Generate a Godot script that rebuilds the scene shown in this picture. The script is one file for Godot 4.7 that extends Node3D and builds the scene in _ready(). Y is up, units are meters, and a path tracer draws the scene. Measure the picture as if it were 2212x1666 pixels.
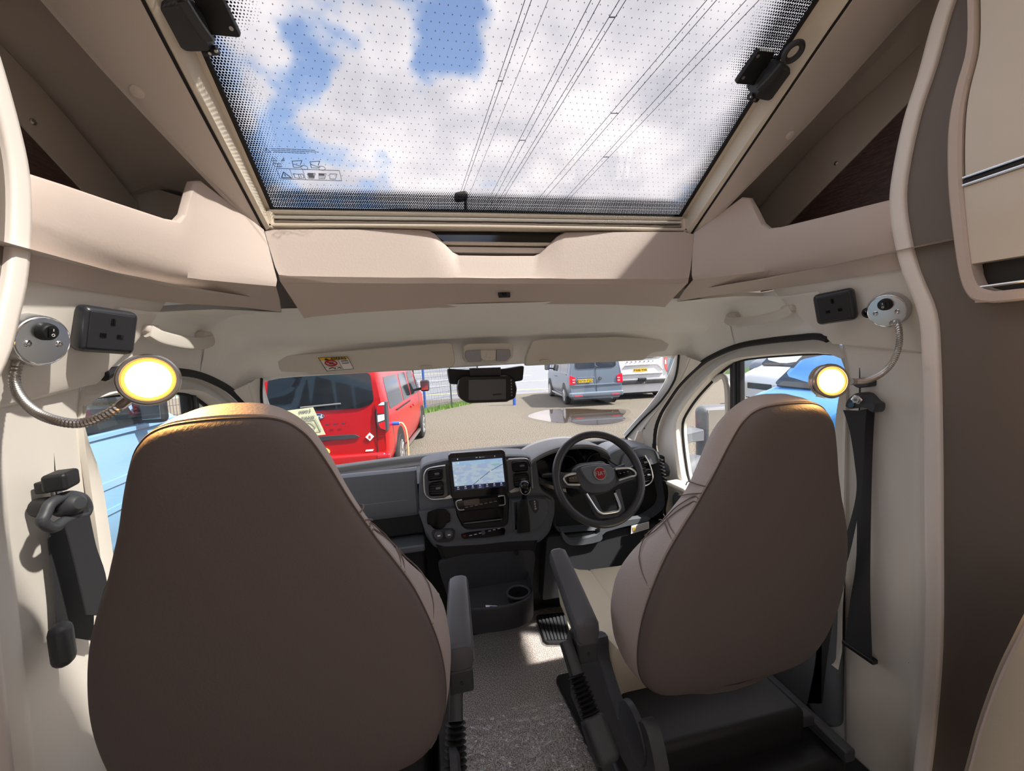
extends Node3D
# Cab of a coachbuilt motorhome, seen from behind the two front seats. Metres, y up, the van's centre line is x = 0, forward is -z, the cab floor is y = 0.

var cam: Camera3D
var off := {}
var used := {}
var M := {}
var rng := RandomNumberGenerator.new()

func _ready() -> void:
	rng.seed = 7
	camera_and_sky()
	make_materials()
	roof()
	walls()
	cab_front()
	living_area()
	seats()
	dashboard()
	fittings()
	outside()

func camera_and_sky() -> void:
	cam = Camera3D.new()
	cam.name = "camera"
	add_child(cam)
	cam.fov = 85.5719
	cam.near = 0.02
	cam.far = 2000.0
	cam.position = Vector3(-0.25, 1.3, 0)
	cam.rotation_order = EULER_ORDER_YXZ
	cam.rotation_degrees = Vector3(-4.5000, -11.6211, -2.8652)
	var e := Environment.new()
	e.tonemap_mode = Environment.TONE_MAPPER_LINEAR
	e.tonemap_exposure = 1.58
	e.background_mode = Environment.BG_SKY
	e.sdfgi_enabled = true
	e.ssao_enabled = true
	e.ssil_enabled = true
	var sk := Sky.new()
	var pm := PanoramaSkyMaterial.new()
	pm.panorama = ImageTexture.create_from_image(cloud_sky())
	pm.energy_multiplier = 1.68
	sk.sky_material = pm
	e.sky = sk
	var we := WorldEnvironment.new()
	we.name = "environment"
	we.environment = e
	add_child(we)
	var sun := DirectionalLight3D.new()
	sun.name = "sun"
	sun.light_energy = 2.6
	sun.light_color = Color(1.0, 0.97, 0.93)
	sun.light_angular_distance = 1.6
	sun.shadow_enabled = true
	add_child(sun)
	sun.look_at_from_position(Vector3(0.57, 0.775, 0.27), Vector3.ZERO, Vector3.UP)

func cloud_sky() -> Image:
	var w := 1600
	var h := 800
	var im := Image.create(w, h, false, Image.FORMAT_RGB8)
	var n1 := FastNoiseLite.new()
	n1.seed = 11
	n1.frequency = 1.0
	n1.fractal_octaves = 6
	n1.fractal_gain = 0.52
	var n2 := FastNoiseLite.new()
	n2.seed = 31
	n2.frequency = 2.6
	n2.fractal_octaves = 4
	# gaps in the cloud, by direction: [direction, half width, strength]
	var gaps := [[Vector3(-0.1675, 0.5153, -0.8405), 0.06, 0.6], [Vector3(-0.1146, 0.5137, -0.8503), 0.05, 0.6], [Vector3(-0.0574, 0.5726, -0.8178), 0.05, 0.4], [Vector3(-0.0245, 0.5129, -0.8581), 0.055, 0.6], [Vector3(0.046, 0.5347, -0.8438), 0.06, 0.65], [Vector3(0.1239, 0.5645, -0.816), 0.06, 0.65], [Vector3(0.0737, 0.5909, -0.8034), 0.05, 0.5], [Vector3(0.0101, 0.608, -0.7939), 0.06, 0.55], [Vector3(0.1147, 0.6112, -0.7831), 0.05, 0.5], [Vector3(-0.1174, 0.5757, -0.8092), 0.06, 0.5], [Vector3(-0.1763, 0.5666, -0.8049), 0.05, 0.3], [Vector3(-0.2326, 0.3841, -0.8935), 0.11, 0.55], [Vector3(-0.1726, 0.3649, -0.9149), 0.10, 0.42], [Vector3(0.0881, 0.4712, -0.8776), 0.09, 0.32], [Vector3(-0.0512, 0.4308, -0.901), 0.06, 0.3], [Vector3(0.5187, 0.3086, -0.7973), 0.14, 0.3], [Vector3(-0.0989, 0.5125, -0.853), 0.05, 0.3], [Vector3(-0.4151, 0.4398, -0.7964), 0.2, 0.3]]
	var puffs := [[Vector3(-0.2413, 0.5242, -0.8167), 0.12, 0.4], [Vector3(-0.0775, 0.4931, -0.8665), 0.09, 0.5], [Vector3(0.1829, 0.5713, -0.8001), 0.07, 0.5], [Vector3(-0.008, 0.5871, -0.8095), 0.05, 0.2], [Vector3(0.3577, 0.5407, -0.7614), 0.25, 0.5], [Vector3(0.4892, 0.451, -0.7465), 0.22, 0.45], [Vector3(-0.0303, 0.4603, -0.8872), 0.10, 0.4], [Vector3(0.2757, 0.4203, -0.8645), 0.18, 0.5], [Vector3(0.0395, 0.4197, -0.9068), 0.08, 0.4]]
	for j in h:
		var th := PI * (j + 0.5) / h
		var y := cos(th)
		var r := sin(th)
		for i in w:
			var ph := TAU * (i + 0.5) / w
			var d := Vector3(sin(ph) * r, y, -cos(ph) * r)
			var c: Color
			if y < 0.0:
				c = Color(0.62, 0.63, 0.64)
			else:
				var k := 1.0 / (y + 0.25)
				var q := Vector3(d.x * k, d.z * k, y * 0.6)
				var f := n1.get_noise_3dv(q * 2.6) * 1.0 + n1.get_noise_3dv(q * 7.0 + Vector3(3, 8, 1)) * 0.45 + 0.36
				var g := n2.get_noise_3dv(q * 1.3 + Vector3(5, 2, 9))
				if d.z < 0.2:
					for a in gaps:
						f -= (0.75 + 0.9 * g) * a[2] * exp(-d.distance_squared_to(a[0]) / (a[1] * a[1]))
					for a in puffs:
						f += a[2] * exp(-d.distance_squared_to(a[0]) / (a[1] * a[1]))
				var cover := smoothstep(-0.24, 0.36, f)
				var blue := Color(0.47, 0.57, 0.75).lerp(Color(0.66, 0.77, 0.93), smoothstep(0.75, 0.15, y))
				var grey := clampf(0.52 + g * 0.95 + (f - 0.3) * 0.12, 0.0, 1.0)
				var cloud := Color(0.74, 0.735, 0.77).lerp(Color(0.965, 0.94, 0.945), grey)
				c = blue.lerp(cloud, cover)
			im.set_pixel(i, j, c)
	return im

# ---------------------------------------------------------------- mesh building
class MB:
	var t := PackedVector3Array()
	func tri(a: Vector3, b: Vector3, c: Vector3) -> void:
		t.append(a)
		t.append(b)
		t.append(c)
	func quad(a: Vector3, b: Vector3, c: Vector3, d: Vector3) -> void:
		tri(a, b, c)
		tri(a, c, d)
	func loft(rows: Array, ring := false, caps := false) -> MB:
		for i in rows.size() - 1:
			var a = rows[i]
			var b = rows[i + 1]
			var n: int = a.size()
			for j in (n if ring else n - 1):
				var k := (j + 1) % n
				quad(a[j], a[k], b[k], b[j])
		if caps:
			fan(rows[0], false)
			fan(rows[rows.size() - 1], true)
		return self
	func fan(r, flip: bool) -> void:
		var c := Vector3.ZERO
		for p in r:
			c += p
		c /= r.size()
		for j in r.size():
			var k: int = (j + 1) % r.size()
			if flip:
				tri(c, r[j], r[k])
			else:
				tri(c, r[k], r[j])
	func poly(p) -> MB:
		var n := Vector3.ZERO
		for i in p.size():
			n += p[i].cross(p[(i + 1) % p.size()])
		n = n.normalized()
		var u := n.cross(Vector3.UP if absf(n.y) < 0.9 else Vector3.RIGHT).normalized()
		var v := n.cross(u)
		var q := PackedVector2Array()
		for a in p:
			q.append(Vector2(a.dot(u), a.dot(v)))
		var ix := Geometry2D.triangulate_polygon(q)
		for i in range(0, ix.size(), 3):
			tri(p[ix[i]], p[ix[i + 1]], p[ix[i + 2]])
		return self
	# polygon pushed along ext, with a bevel on the front edge
	func plate(p, ext: Vector3, bev := 0.0) -> MB:
		var n: int = p.size()
		var e := ext.normalized()
		var back := []
		var front := []
		var mid := []
		for i in n:
			back.append(p[i] + ext)
			var a: Vector3 = (p[i] - p[(i + n - 1) % n]).normalized()
			var b: Vector3 = (p[(i + 1) % n] - p[i]).normalized()
			var na := a.cross(e)
			var nb := b.cross(e)
			var m := (na + nb)
			var l := maxf(0.25, m.length_squared() / 2.0)
			front.append(p[i] + m / 2.0 / l * bev)
			mid.append(p[i] + e * bev)
		# inward or outward?
		var ar := Vector3.ZERO
		for i in n:
			ar += p[i].cross(p[(i + 1) % n])
		if ar.dot(e) > 0.0:
			for i in n:
				front[i] = p[i] * 2.0 - front[i]
		if bev > 0.0:
			poly(front)
			loft([front, mid, back], true)
		else:
			poly(p)
			loft([p, back], true)
		poly(back)
		return self
	func tube(pts, r, sides := 8, closed := false, caps := true) -> MB:
		var n: int = pts.size()
		var rows := []
		var ref := Vector3.UP
		for i in n:
			var a: Vector3 = pts[(i + n - 1) % n] if closed or i > 0 else pts[i]
			var b: Vector3 = pts[(i + 1) % n] if closed or i < n - 1 else pts[i]
			var d := (b - a).normalized()
			if i == 0:
				ref = Vector3.UP if absf(d.y) < 0.9 else Vector3.RIGHT
			var u := (ref - d * ref.dot(d)).normalized()
			ref = u
			var w := d.cross(u)
			var rr: float = r[i] if r is Array else r
			var row := []
			for k in sides:
				var an := TAU * k / sides
				row.append(pts[i] + (u * cos(an) + w * sin(an)) * rr)
			rows.append(row)
		if closed:
			rows.append(rows[0])
		return loft(rows, true, caps and not closed)
	# cross-section (2D points: x along side vector, y along up vector) swept along a path; side vectors given
	func sweep(pts, sec, side: Vector3, ring := true, caps := true) -> MB:
		var rows := []
		var n: int = pts.size()
		for i in n:
			var d: Vector3 = (pts[mini(i + 1, n - 1)] - pts[maxi(i - 1, 0)]).normalized()
			var sd := (side - d * side.dot(d)).normalized()
			var up := sd.cross(d)
			var row := []
			for q in sec:
				row.append(pts[i] + sd * q.x + up * q.y)
			rows.append(row)
		return loft(rows, ring, caps and ring)
	func lathe(prof, x: Transform3D, sides := 24) -> MB:
		var rows := []
		for q in prof:
			var row := []
			for k in sides:
				var an := TAU * k / sides
				row.append(x * Vector3(cos(an) * q.x, q.y, sin(an) * q.x))
			rows.append(row)
		return loft(rows, true, true)
	func rbox(x: Transform3D, s: Vector3, r := 0.005, n := 3) -> MB:
		var rows := []
		r = minf(r, minf(s.x, minf(s.y, s.z)) * 0.499)
		for i in range(n, -1, -1):
			var a := PI / 2 * i / n
			rows.append(rrow(x, s, r, r - r * cos(a), -s.z / 2 + r * (1 - sin(a)), n))
		for i in n + 1:
			var a := PI / 2 * i / n
			rows.append(rrow(x, s, r, r - r * cos(a), s.z / 2 - r * (1 - sin(a)), n))
		return loft(rows, true, true)
	func rrow(x: Transform3D, s: Vector3, r: float, inset: float, z: float, n: int) -> Array:
		var row := []
		var cr := maxf(r - inset, 0.0)
		var hx := s.x / 2 - inset - cr
		var hy := s.y / 2 - inset - cr
		for q in 4:
			var sx := 1.0 if q == 0 or q == 3 else -1.0
			var sy := 1.0 if q < 2 else -1.0
			for i in n + 1:
				var a := PI / 2 * (q + float(i) / n)
				row.append(x * Vector3(sx * hx + cos(a) * cr, sy * hy + sin(a) * cr, z))
		return row
	func quad_big(a: Vector3, b: Vector3, c: Vector3, d: Vector3) -> MB:
		quad(a, b, c, d)
		var k := Vector3(0, -.2, 0)
		loft([[a, b, c, d], [a + k, b + k, c + k, d + k]], true)
		return self
	func box(a: Vector3, b: Vector3) -> MB:
		var c := (a + b) / 2
		return rbox(Transform3D(Basis(), c), (b - a).abs(), 0.0005, 1)
	func mesh(shift: Vector3, angle := 38.0) -> ArrayMesh:
		var n := t.size()
		var fn := PackedVector3Array()
		var at := {}
		var keep := PackedVector3Array()
		for i in range(0, n, 3):
			var c := (t[i + 2] - t[i]).cross(t[i + 1] - t[i])
			if c.length_squared() < 1e-16:
				continue
			for k in 3:
				var key := Vector3i((t[i + k] * 20000.0).round())
				if not at.has(key):
					at[key] = PackedInt32Array()
				var ar: PackedInt32Array = at[key]
				ar.append(fn.size())
				at[key] = ar
				keep.append(t[i + k])
			fn.append(c)
		var un := PackedVector3Array()
		for f in fn:
			un.append(f.normalized())
		var nn := PackedVector3Array()
		var cs := cos(deg_to_rad(angle))
		for i in keep.size():
			var f := i / 3
			var s := Vector3.ZERO
			for o in at[Vector3i((keep[i] * 20000.0).round())]:
				var dt := un[o].dot(un[f])
				if dt > cs:
					s += fn[o]
				elif dt < -cs:
					s -= fn[o]
			nn.append(s.normalized())
		for i in keep.size():
			keep[i] -= shift
		var arr := []
		arr.resize(Mesh.ARRAY_MAX)
		arr[Mesh.ARRAY_VERTEX] = keep
		arr[Mesh.ARRAY_NORMAL] = nn
		var am := ArrayMesh.new()
		am.add_surface_from_arrays(Mesh.PRIMITIVE_TRIANGLES, arr)
		return am

func mb() -> MB:
	return MB.new()

# ---------------------------------------------------------------- curves
func cr(p, n := 6, closed := false) -> Array:
	var out := []
	var c: int = p.size()
	for i in (c if closed else c - 1):
		var a = p[(i + c - 1) % c] if closed else p[maxi(i - 1, 0)]
		var b = p[i]
		var d = p[(i + 1) % c]
		var e = p[(i + 2) % c] if closed else p[mini(i + 2, c - 1)]
		for k in n:
			out.append(b.cubic_interpolate(d, a, e, float(k) / n))
	if not closed:
		out.append(p[c - 1])
	return out

# polygon with rounded corners
func rp(p, r: float, n := 4) -> Array:
	var out := []
	var c: int = p.size()
	for i in c:
		var a: Vector3 = p[(i + c - 1) % c]
		var b: Vector3 = p[i]
		var d: Vector3 = p[(i + 1) % c]
		var ra := minf(r, a.distance_to(b) * 0.48)
		var rd := minf(r, d.distance_to(b) * 0.48)
		var s := b + (a - b).normalized() * ra
		var e := b + (d - b).normalized() * rd
		for k in n + 1:
			var u := float(k) / n
			out.append(s * (1 - u) * (1 - u) + b * 2 * u * (1 - u) + e * u * u)
	return out

func rect(o: Vector3, u: Vector3, v: Vector3) -> Array:
	return [o - u - v, o + u - v, o + u + v, o - u + v]

func mir(p: Array, s: float) -> Array:
	var q := []
	for a in p:
		q.append(Vector3(a.x * s, a.y, a.z))
	return q

func mv(p: Array, d: Vector3) -> Array:
	var q := []
	for a in p:
		q.append(a + d)
	return q

func lerps(a: Array, b: Array, t: float) -> Array:
	var q := []
	for i in a.size():
		q.append(a[i].lerp(b[i], t))
	return q

func resamp(p: Array, n: int) -> Array:
	var len := [0.0]
	for i in p.size() - 1:
		len.append(len[i] + p[i].distance_to(p[i + 1]))
	var out := []
	var k := 0
	for i in n:
		var s: float = len[-1] * i / (n - 1)
		while k < p.size() - 2 and len[k + 1] < s:
			k += 1
		var l: float = maxf(len[k + 1] - len[k], 1e-9)
		out.append(p[k].lerp(p[k + 1], clampf((s - len[k]) / l, 0.0, 1.0)))
	return out

func frame(o: Vector3, y: Vector3, xh := Vector3.RIGHT) -> Transform3D:
	y = y.normalized()
	if absf(xh.dot(y)) > 0.98:
		xh = Vector3.FORWARD
	var x := (xh - y * xh.dot(y)).normalized()
	return Transform3D(Basis(x, y, x.cross(y)), o)

# ---------------------------------------------------------------- nodes
func numbered(called: String) -> String:
	used[called] = used.get(called, 0) + 1
	return called if used[called] == 1 else "%s_%03d" % [called, used[called] - 1]

func tag(o: Node, label: String, category: String, group := "") -> void:
	o.set_meta("label", label)
	o.set_meta("category", category)
	if group != "":
		o.set_meta("group", group)

func thing(called: String, label: String, category: String, group := "", base := Vector3.ZERO) -> Node3D:
	var o := Node3D.new()
	o.name = numbered(called)
	add_child(o)
	o.position = base
	off[o] = base
	tag(o, label, category, group)
	return o

func part(parent: Node, called: String, b: MB, m: Material, label := "", angle := 38.0) -> MeshInstance3D:
	var o := MeshInstance3D.new()
	o.name = called
	var sh: Vector3 = off.get(parent, Vector3.ZERO)
	o.mesh = b.mesh(sh, angle)
	o.material_override = m
	parent.add_child(o, true)
	off[o] = sh
	if label != "":
		o.set_meta("label", label)
	return o

func solo(called: String, label: String, category: String, b: MB, m: Material, group := "", angle := 38.0) -> MeshInstance3D:
	var o := part(self, numbered(called), b, m, "", angle)
	tag(o, label, category, group)
	return o

func struct(called: String, b: MB, m: Material, label := "", angle := 38.0) -> MeshInstance3D:
	var o := part(self, called, b, m, label, angle)
	o.set_meta("kind", "structure")
	return o

func sgroup(called: String, label := "") -> Node3D:
	var o := Node3D.new()
	o.name = called
	add_child(o)
	o.set_meta("kind", "structure")
	if label != "":
		o.set_meta("label", label)
	return o

func words(parent: Node, called: String, s: String, m: Material, o: Vector3, right: Vector3, up: Vector3, size: float, depth := 0.0006, serif := false) -> MeshInstance3D:
	var tm := TextMesh.new()
	var f := SystemFont.new()
	f.font_names = PackedStringArray(["Droid Serif" if serif else "Droid Sans"])
	f.font_weight = 700
	tm.font = f
	tm.text = s
	tm.font_size = 48
	tm.pixel_size = size / 34.0
	tm.depth = depth
	var i := MeshInstance3D.new()
	i.name = called
	i.mesh = tm
	i.material_override = m
	parent.add_child(i, true)
	var r := right.normalized()
	var u := (up - r * up.dot(r)).normalized()
	i.transform = Transform3D(Basis(r, u, r.cross(u)), o - off.get(parent, Vector3.ZERO))
	return i

# textured flat print: corners a (top left), b (top right), c (bottom right), d (bottom left)
func print_quad(parent: Node, called: String, a: Vector3, b: Vector3, c: Vector3, d: Vector3, m: Material) -> MeshInstance3D:
	var st := SurfaceTool.new()
	st.begin(Mesh.PRIMITIVE_TRIANGLES)
	var sh: Vector3 = off.get(parent, Vector3.ZERO)
	var n := (c - a).cross(b - a).normalized()
	for q in [[a, 0, 0], [b, 1, 0], [c, 1, 1], [a, 0, 0], [c, 1, 1], [d, 0, 1]]:
		st.set_uv(Vector2(q[1], q[2]))
		st.set_normal(n)
		st.add_vertex(q[0] - sh)
	var o := MeshInstance3D.new()
	o.name = called
	o.mesh = st.commit()
	o.material_override = m
	parent.add_child(o, true)
	return o

# ---------------------------------------------------------------- materials
func mat(c: Color, rough := 0.6, metal := 0.0, spec := 0.5) -> StandardMaterial3D:
	var m := StandardMaterial3D.new()
	m.albedo_color = c
	m.roughness = rough
	m.metallic = metal
	m.metallic_specular = spec
	m.cull_mode = BaseMaterial3D.CULL_DISABLED
	return m

func c8(r: int, g: int, b: int) -> Color:
	return Color8(r, g, b)

func bumps(freq: float, oct: int, strength: float, size := 512, cell := false) -> NoiseTexture2D:
	var n := FastNoiseLite.new()
	n.seed = 5
	n.frequency = freq
	n.fractal_octaves = oct
	if cell:
		n.noise_type = FastNoiseLite.TYPE_CELLULAR
	var t := NoiseTexture2D.new()
	t.width = size
	t.height = size
	t.seamless = true
	t.noise = n
	t.as_normal_map = true
	t.bump_strength = strength
	return t

func spots(freq: float, oct: int, c0: Color, c1: Color, size := 512, lo := 0.3, hi := 0.7) -> NoiseTexture2D:
	var n := FastNoiseLite.new()
	n.seed = 9
	n.frequency = freq
	n.fractal_octaves = oct
	var t := NoiseTexture2D.new()
	t.width = size
	t.height = size
	t.seamless = true
	t.noise = n
	var g := Gradient.new()
	g.set_color(0, c0)
	g.set_color(1, c1)
	g.set_offset(0, lo)
	g.set_offset(1, hi)
	t.color_ramp = g
	return t

func tri_map(m: StandardMaterial3D, s: float) -> void:
	m.uv1_triplanar = true
	m.uv1_scale = Vector3(s, s, s)

func bumpy(c: Color, rough: float, t: Texture2D, s: float, k: float) -> StandardMaterial3D:
	var m := mat(c, rough)
	m.normal_enabled = true
	m.normal_texture = t
	m.normal_scale = k
	tri_map(m, s)
	return m

func pane(alpha: float, tint := Color(1, 1, 1)) -> StandardMaterial3D:
	var m := mat(Color(tint.r, tint.g, tint.b, alpha), 0.02)
	m.transparency = BaseMaterial3D.TRANSPARENCY_ALPHA
	return m

func glow(c: Color, e: float) -> StandardMaterial3D:
	var m := mat(c, 0.5)
	m.emission_enabled = true
	m.emission = c
	m.emission_energy_multiplier = e
	return m

func make_materials() -> void:
	var leather := bumps(0.045, 3, 5.0, 512, true)
	var fine := bumps(0.12, 3, 4.0, 512)
	var weave := bumps(0.25, 2, 6.0, 512)
	M.beige = bumpy(c8(200, 186, 176), 0.55, leather, 7.0, 0.12)
	M.panel = bumpy(c8(222, 212, 203), 0.6, leather, 7.0, 0.1)
	M.lining = bumpy(c8(204, 195, 187), 0.7, fine, 6.0, 0.1)
	M.cream = bumpy(c8(226, 222, 213), 0.5, fine, 12.0, 0.06)
	M.pillar = bumpy(c8(222, 217, 208), 0.45, fine, 14.0, 0.08)
	M.furniture = bumpy(c8(110, 102, 95), 0.5, fine, 9.0, 0.05)
	M.cabinet = mat(c8(214, 212, 208), 0.6)  # pale neutral tone for the unseen living area, chosen to bounce fill light
	M.door_gloss = mat(c8(214, 206, 192), 0.16)
	M.edge = mat(c8(236, 229, 221), 0.4)
	M.frame = mat(c8(224, 214, 196), 0.4)
	M.frame_white = mat(c8(236, 234, 228), 0.3)
	M.cloth = bumpy(c8(240, 239, 234), 0.95, weave, 9.0, 0.25)
	M.visor = bumpy(c8(206, 202, 192), 0.75, fine, 12.0, 0.1)
	M.seat = bumpy(c8(180, 168, 162), 0.5, leather, 9.0, 0.35)  # lit copy of the seat leather, lightened for the side gussets
	M.seat_shaded = bumpy(c8(102, 94, 91), 0.62, leather, 9.0, 0.35)  # same leather darkened, shade of the seat backs put into the colour
	M.seat_light = bumpy(c8(208, 198, 176), 0.5, leather, 9.0, 0.25)
	M.seam = mat(c8(84, 73, 68), 0.8)
	M.stitch = mat(c8(122, 109, 102), 0.8)
	M.dash = bumpy(c8(90, 95, 101), 0.5, fine, 16.0, 0.25)
	M.dash_light = bumpy(c8(112, 112, 112), 0.5, fine, 16.0, 0.2)
	M.plastic = bumpy(c8(54, 56, 60), 0.5, fine, 16.0, 0.2)
	M.black = mat(c8(20, 21, 23), 0.55)
	M.gloss = mat(c8(12, 12, 14), 0.08)
	M.rubber = mat(c8(24, 24, 26), 0.7)
	M.webbing = bumpy(c8(36, 37, 40), 0.7, weave, 20.0, 0.3)
	M.arm = bumpy(c8(74, 75, 80), 0.42, fine, 16.0, 0.1)
	M.arm_dark = bumpy(c8(44, 45, 48), 0.38, fine, 16.0, 0.12)
	M.chrome = mat(c8(225, 226, 228), 0.12, 1.0)
	M.satin = mat(c8(200, 202, 204), 0.32, 1.0)
	M.steel = mat(c8(190, 188, 184), 0.28, 1.0)
	M.wire = mat(c8(62, 66, 80), 0.6)
	M.slat = mat(c8(170, 204, 172), 0.6)
	M.grey = mat(c8(120, 120, 120), 0.5)
	M.white = mat(c8(235, 235, 232), 0.5)
	M.white_paint = mat(c8(232, 232, 230), 0.25)
	M.wood = mat(Color.WHITE, 0.5)
	M.wood.albedo_texture = wood_image()
	tri_map(M.wood, 2.2)
	M.socket = mat(c8(40, 42, 47), 0.35)
	M.pane = pane(0.10, Color(0.06, 0.08, 0.08))
	M.roof_pane = pane(0.54, Color(0.06, 0.06, 0.08))
	var carpet := mat(Color.WHITE, 1.0)
	carpet.albedo_texture = spots(0.16, 3, c8(120, 109, 104), c8(234, 223, 215), 512, 0.34, 0.68)
	carpet.normal_enabled = true
	carpet.normal_texture = weave
	carpet.normal_scale = 1.0
	tri_map(carpet, 2.2)
	M.carpet = carpet
	var asp := mat(Color.WHITE, 0.95)
	asp.albedo_texture = spots(0.05, 7, c8(62, 58, 50), c8(136, 129, 116), 1024, 0.25, 0.75)
	tri_map(asp, 0.6)
	M.asphalt = asp
	var road := mat(Color.WHITE, 0.9)
	road.albedo_texture = spots(0.12, 5, c8(104, 108, 114), c8(132, 136, 142), 512, 0.25, 0.75)
	tri_map(road, 0.35)
	M.road = road

func wood_image() -> ImageTexture:
	var im := Image.create(512, 512, false, Image.FORMAT_RGB8)
	var n := FastNoiseLite.new()
	n.seed = 3
	n.frequency = 0.02
	n.fractal_octaves = 4
	for j in 512:
		for i in 512:
			var v := n.get_noise_2d(i * 0.5, j * 6.0) * 0.5 + n.get_noise_2d(i * 2.0, j * 20.0) * 0.5 + 0.5
			im.set_pixel(i, j, c8(58, 44, 42).lerp(c8(108, 84, 78), clampf(v, 0, 1)))
	return ImageTexture.create_from_image(im)

# ================================================================ ceiling, roof window, overhead lockers
func vv(x: float, y: float, z: float) -> Vector3:
	return Vector3(x, y, z)

func roof() -> void:
	# paths for x > 0
	var glass := cr([vv(.655, 1.745, -1.332), vv(.657, 1.951, -.993), vv(.66, 2.05, -.825), vv(.665, 2.135, -.65), vv(.67, 2.18, -.48), vv(.67, 2.20, -.32)], 4)
	var lip := cr([vv(.650, 1.672, -1.285), vv(.68, 1.892, -.984), vv(.692, 2.022, -.79), vv(.70, 2.105, -.64), vv(.71, 2.155, -.48), vv(.71, 2.175, -.32)], 4)
	var fold := cr([vv(.705, 1.705, -1.205), vv(.831, 1.891, -1.0), vv(.93, 2.07, -.8), vv(1.01, 2.17, -.64), vv(1.06, 2.21, -.48), vv(1.08, 2.22, -.32)], 4)
	var dline := cr([vv(1.03, 1.80, -1.40), vv(1.04, 1.94, -1.15), vv(1.045, 2.03, -.9), vv(1.06, 2.19, -.64), vv(1.09, 2.23, -.48), vv(1.09, 2.23, -.32)], 4)
	var woodl := cr([vv(.992, 1.62, -1.36), vv(1.0, 1.767, -1.1), vv(1.006, 1.88, -.9), vv(1.017, 2.03, -.64), vv(1.05, 2.07, -.48), vv(1.08, 2.1, -.32)], 4)
	# ---- roof window
	var w1 := sgroup("window_1", "large sloping roof window with a dotted border above the cab")
	var gl := mb()
	gl.loft([glass, mir(glass, -1)])
	part(w1, "pane", gl, M.roof_pane)
	frit(w1, glass)
	for s in [1.0, -1.0]:
		var b := mb()
		var rows := []
		for i in glass.size():
			var g: Vector3 = glass[i]
			var l: Vector3 = lip[i]
			var o := Vector3(0.012, 0.0, 0.0)
			rows.append(mir([g + vv(-.006, .004, 0), g + vv(-.006, -.012, 0), g + vv(.004, -.014, 0), g.lerp(l, .6) + vv(-.002, .0, 0), l + vv(-.006, .004, 0), l + vv(.002, -.004, 0), l + vv(.03, .012, 0), g + vv(.05, .02, 0)], s))
		b.loft(rows, true, true)
		part(w1, "side_rail", b, M.frame)
		# black gasket against the pane
		part(w1, "gasket", mb().tube(mv(mir(glass, s), vv(-.010 * s, -.008, 0)), .006, 6), M.rubber)
		# black strip drawn as the shadow gap between the rail and the roof panel
		part(w1, "shadow_gap_strip", mb().tube(mv(mir(lip, s), vv(.008 * s, -.002, .0)), .004, 6), M.rubber)
	# front rail: gasket, two cream rails, brush strip, lower rail
	var f0 := [Vector3(-0.6476, 1.742, -1.335), Vector3(-0.4451, 1.742, -1.335), Vector3(-0.1038, 1.743, -1.335), Vector3(0.2777, 1.744, -1.335), Vector3(0.6472, 1.744, -1.335)]
	part(w1, "gasket", mb().tube(f0, .006, 6), M.rubber)
	part(w1, "front_rail", mb().sweep([Vector3(-0.653, 1.73, -1.33), Vector3(-0.0616, 1.731, -1.33), Vector3(0.6634, 1.73, -1.33)], sec_rect(.03, .012, .004), Vector3.BACK), M.frame)
	part(w1, "front_rail", mb().sweep([Vector3(-0.6519, 1.712, -1.322), Vector3(-0.0635, 1.714, -1.322), Vector3(0.6612, 1.714, -1.322)], sec_rect(.034, .008, .003), Vector3.BACK), M.frame_white)
	var br := resamp([Vector3(-0.6522, 1.699, -1.312), Vector3(-0.0655, 1.701, -1.312), Vector3(0.6505, 1.7, -1.312)], 60)
	for i in br.size():
		br[i] += vv(0, rng.randf_range(-.0012, .0012), rng.randf_range(-.001, .001))
	part(w1, "brush_strip", mb().tube(br, .0052, 6), mat(c8(150, 140, 130), 1.0), "grey fabric brush strip")
	part(w1, "front_rail", mb().sweep([Vector3(-0.6578, 1.687, -1.315), Vector3(-0.0658, 1.69, -1.315), Vector3(0.6738, 1.687, -1.315)], sec_rect(.04, .010, .003), Vector3.BACK), M.frame)
	for s in [1.0, -1.0]:
		part(w1, "rail_corner", mb().rbox(Transform3D(Basis(), vv(.652 * s, 1.70, -1.315)), vv(.03, .05, .04), .006), M.frame)
	# ---- roof panels beside the window
	for s in [1.0, -1.0]:
		var side := "right" if s > 0 else "left"
		var lining := sgroup("ceiling" if s > 0 else "ceiling_001", "beige roof lining on the %s of the roof window" % side)
		var b := mb()
		var rows := []
		for i in lip.size():
			var l: Vector3 = lip[i] + vv(.006, 0, 0)
			var f: Vector3 = fold[i]
			var m: Vector3 = l.lerp(f, .5) + vv(0, -.008, .0)
			var r: Array = [l + vv(0, .02, 0), l, l + vv(.006, -.006, .0), l.lerp(f, .25) + vv(0, -.008, 0), m, l.lerp(f, .8) + vv(0, -.006, 0), f + vv(-.012, -.002, 0), f, f + vv(.004, .012, 0)]
			rows.append(mir(r, s))
		b.loft(rows)
		part(lining, "roof_panel", b, M.panel)
		var b2 := mb()
		rows = []
		for i in fold.size():
			var f: Vector3 = fold[i] + vv(.003, .01, 0)
			var d: Vector3 = dline[i]
			rows.append(mir([f, f + vv(.004, .012, 0), f.lerp(d, .3) + vv(0, .05, 0), f.lerp(d, .7) + vv(0, .035, 0), d], s))
		rows.push_front(mir([vv(.69, 1.70, -1.47), vv(.70, 1.72, -1.47), vv(.80, 1.78, -1.47), vv(.94, 1.82, -1.47), vv(1.03, 1.80, -1.47)], s))
		b2.loft(rows)
		b2.poly(mir([vv(.55, 1.44, -1.46), vv(1.14, 1.44, -1.46), vv(1.14, 1.98, -1.46), vv(1.04, 1.95, -1.46), vv(.85, 1.83, -1.46), vv(.70, 1.72, -1.46), vv(.55, 1.70, -1.46)], s))
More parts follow.
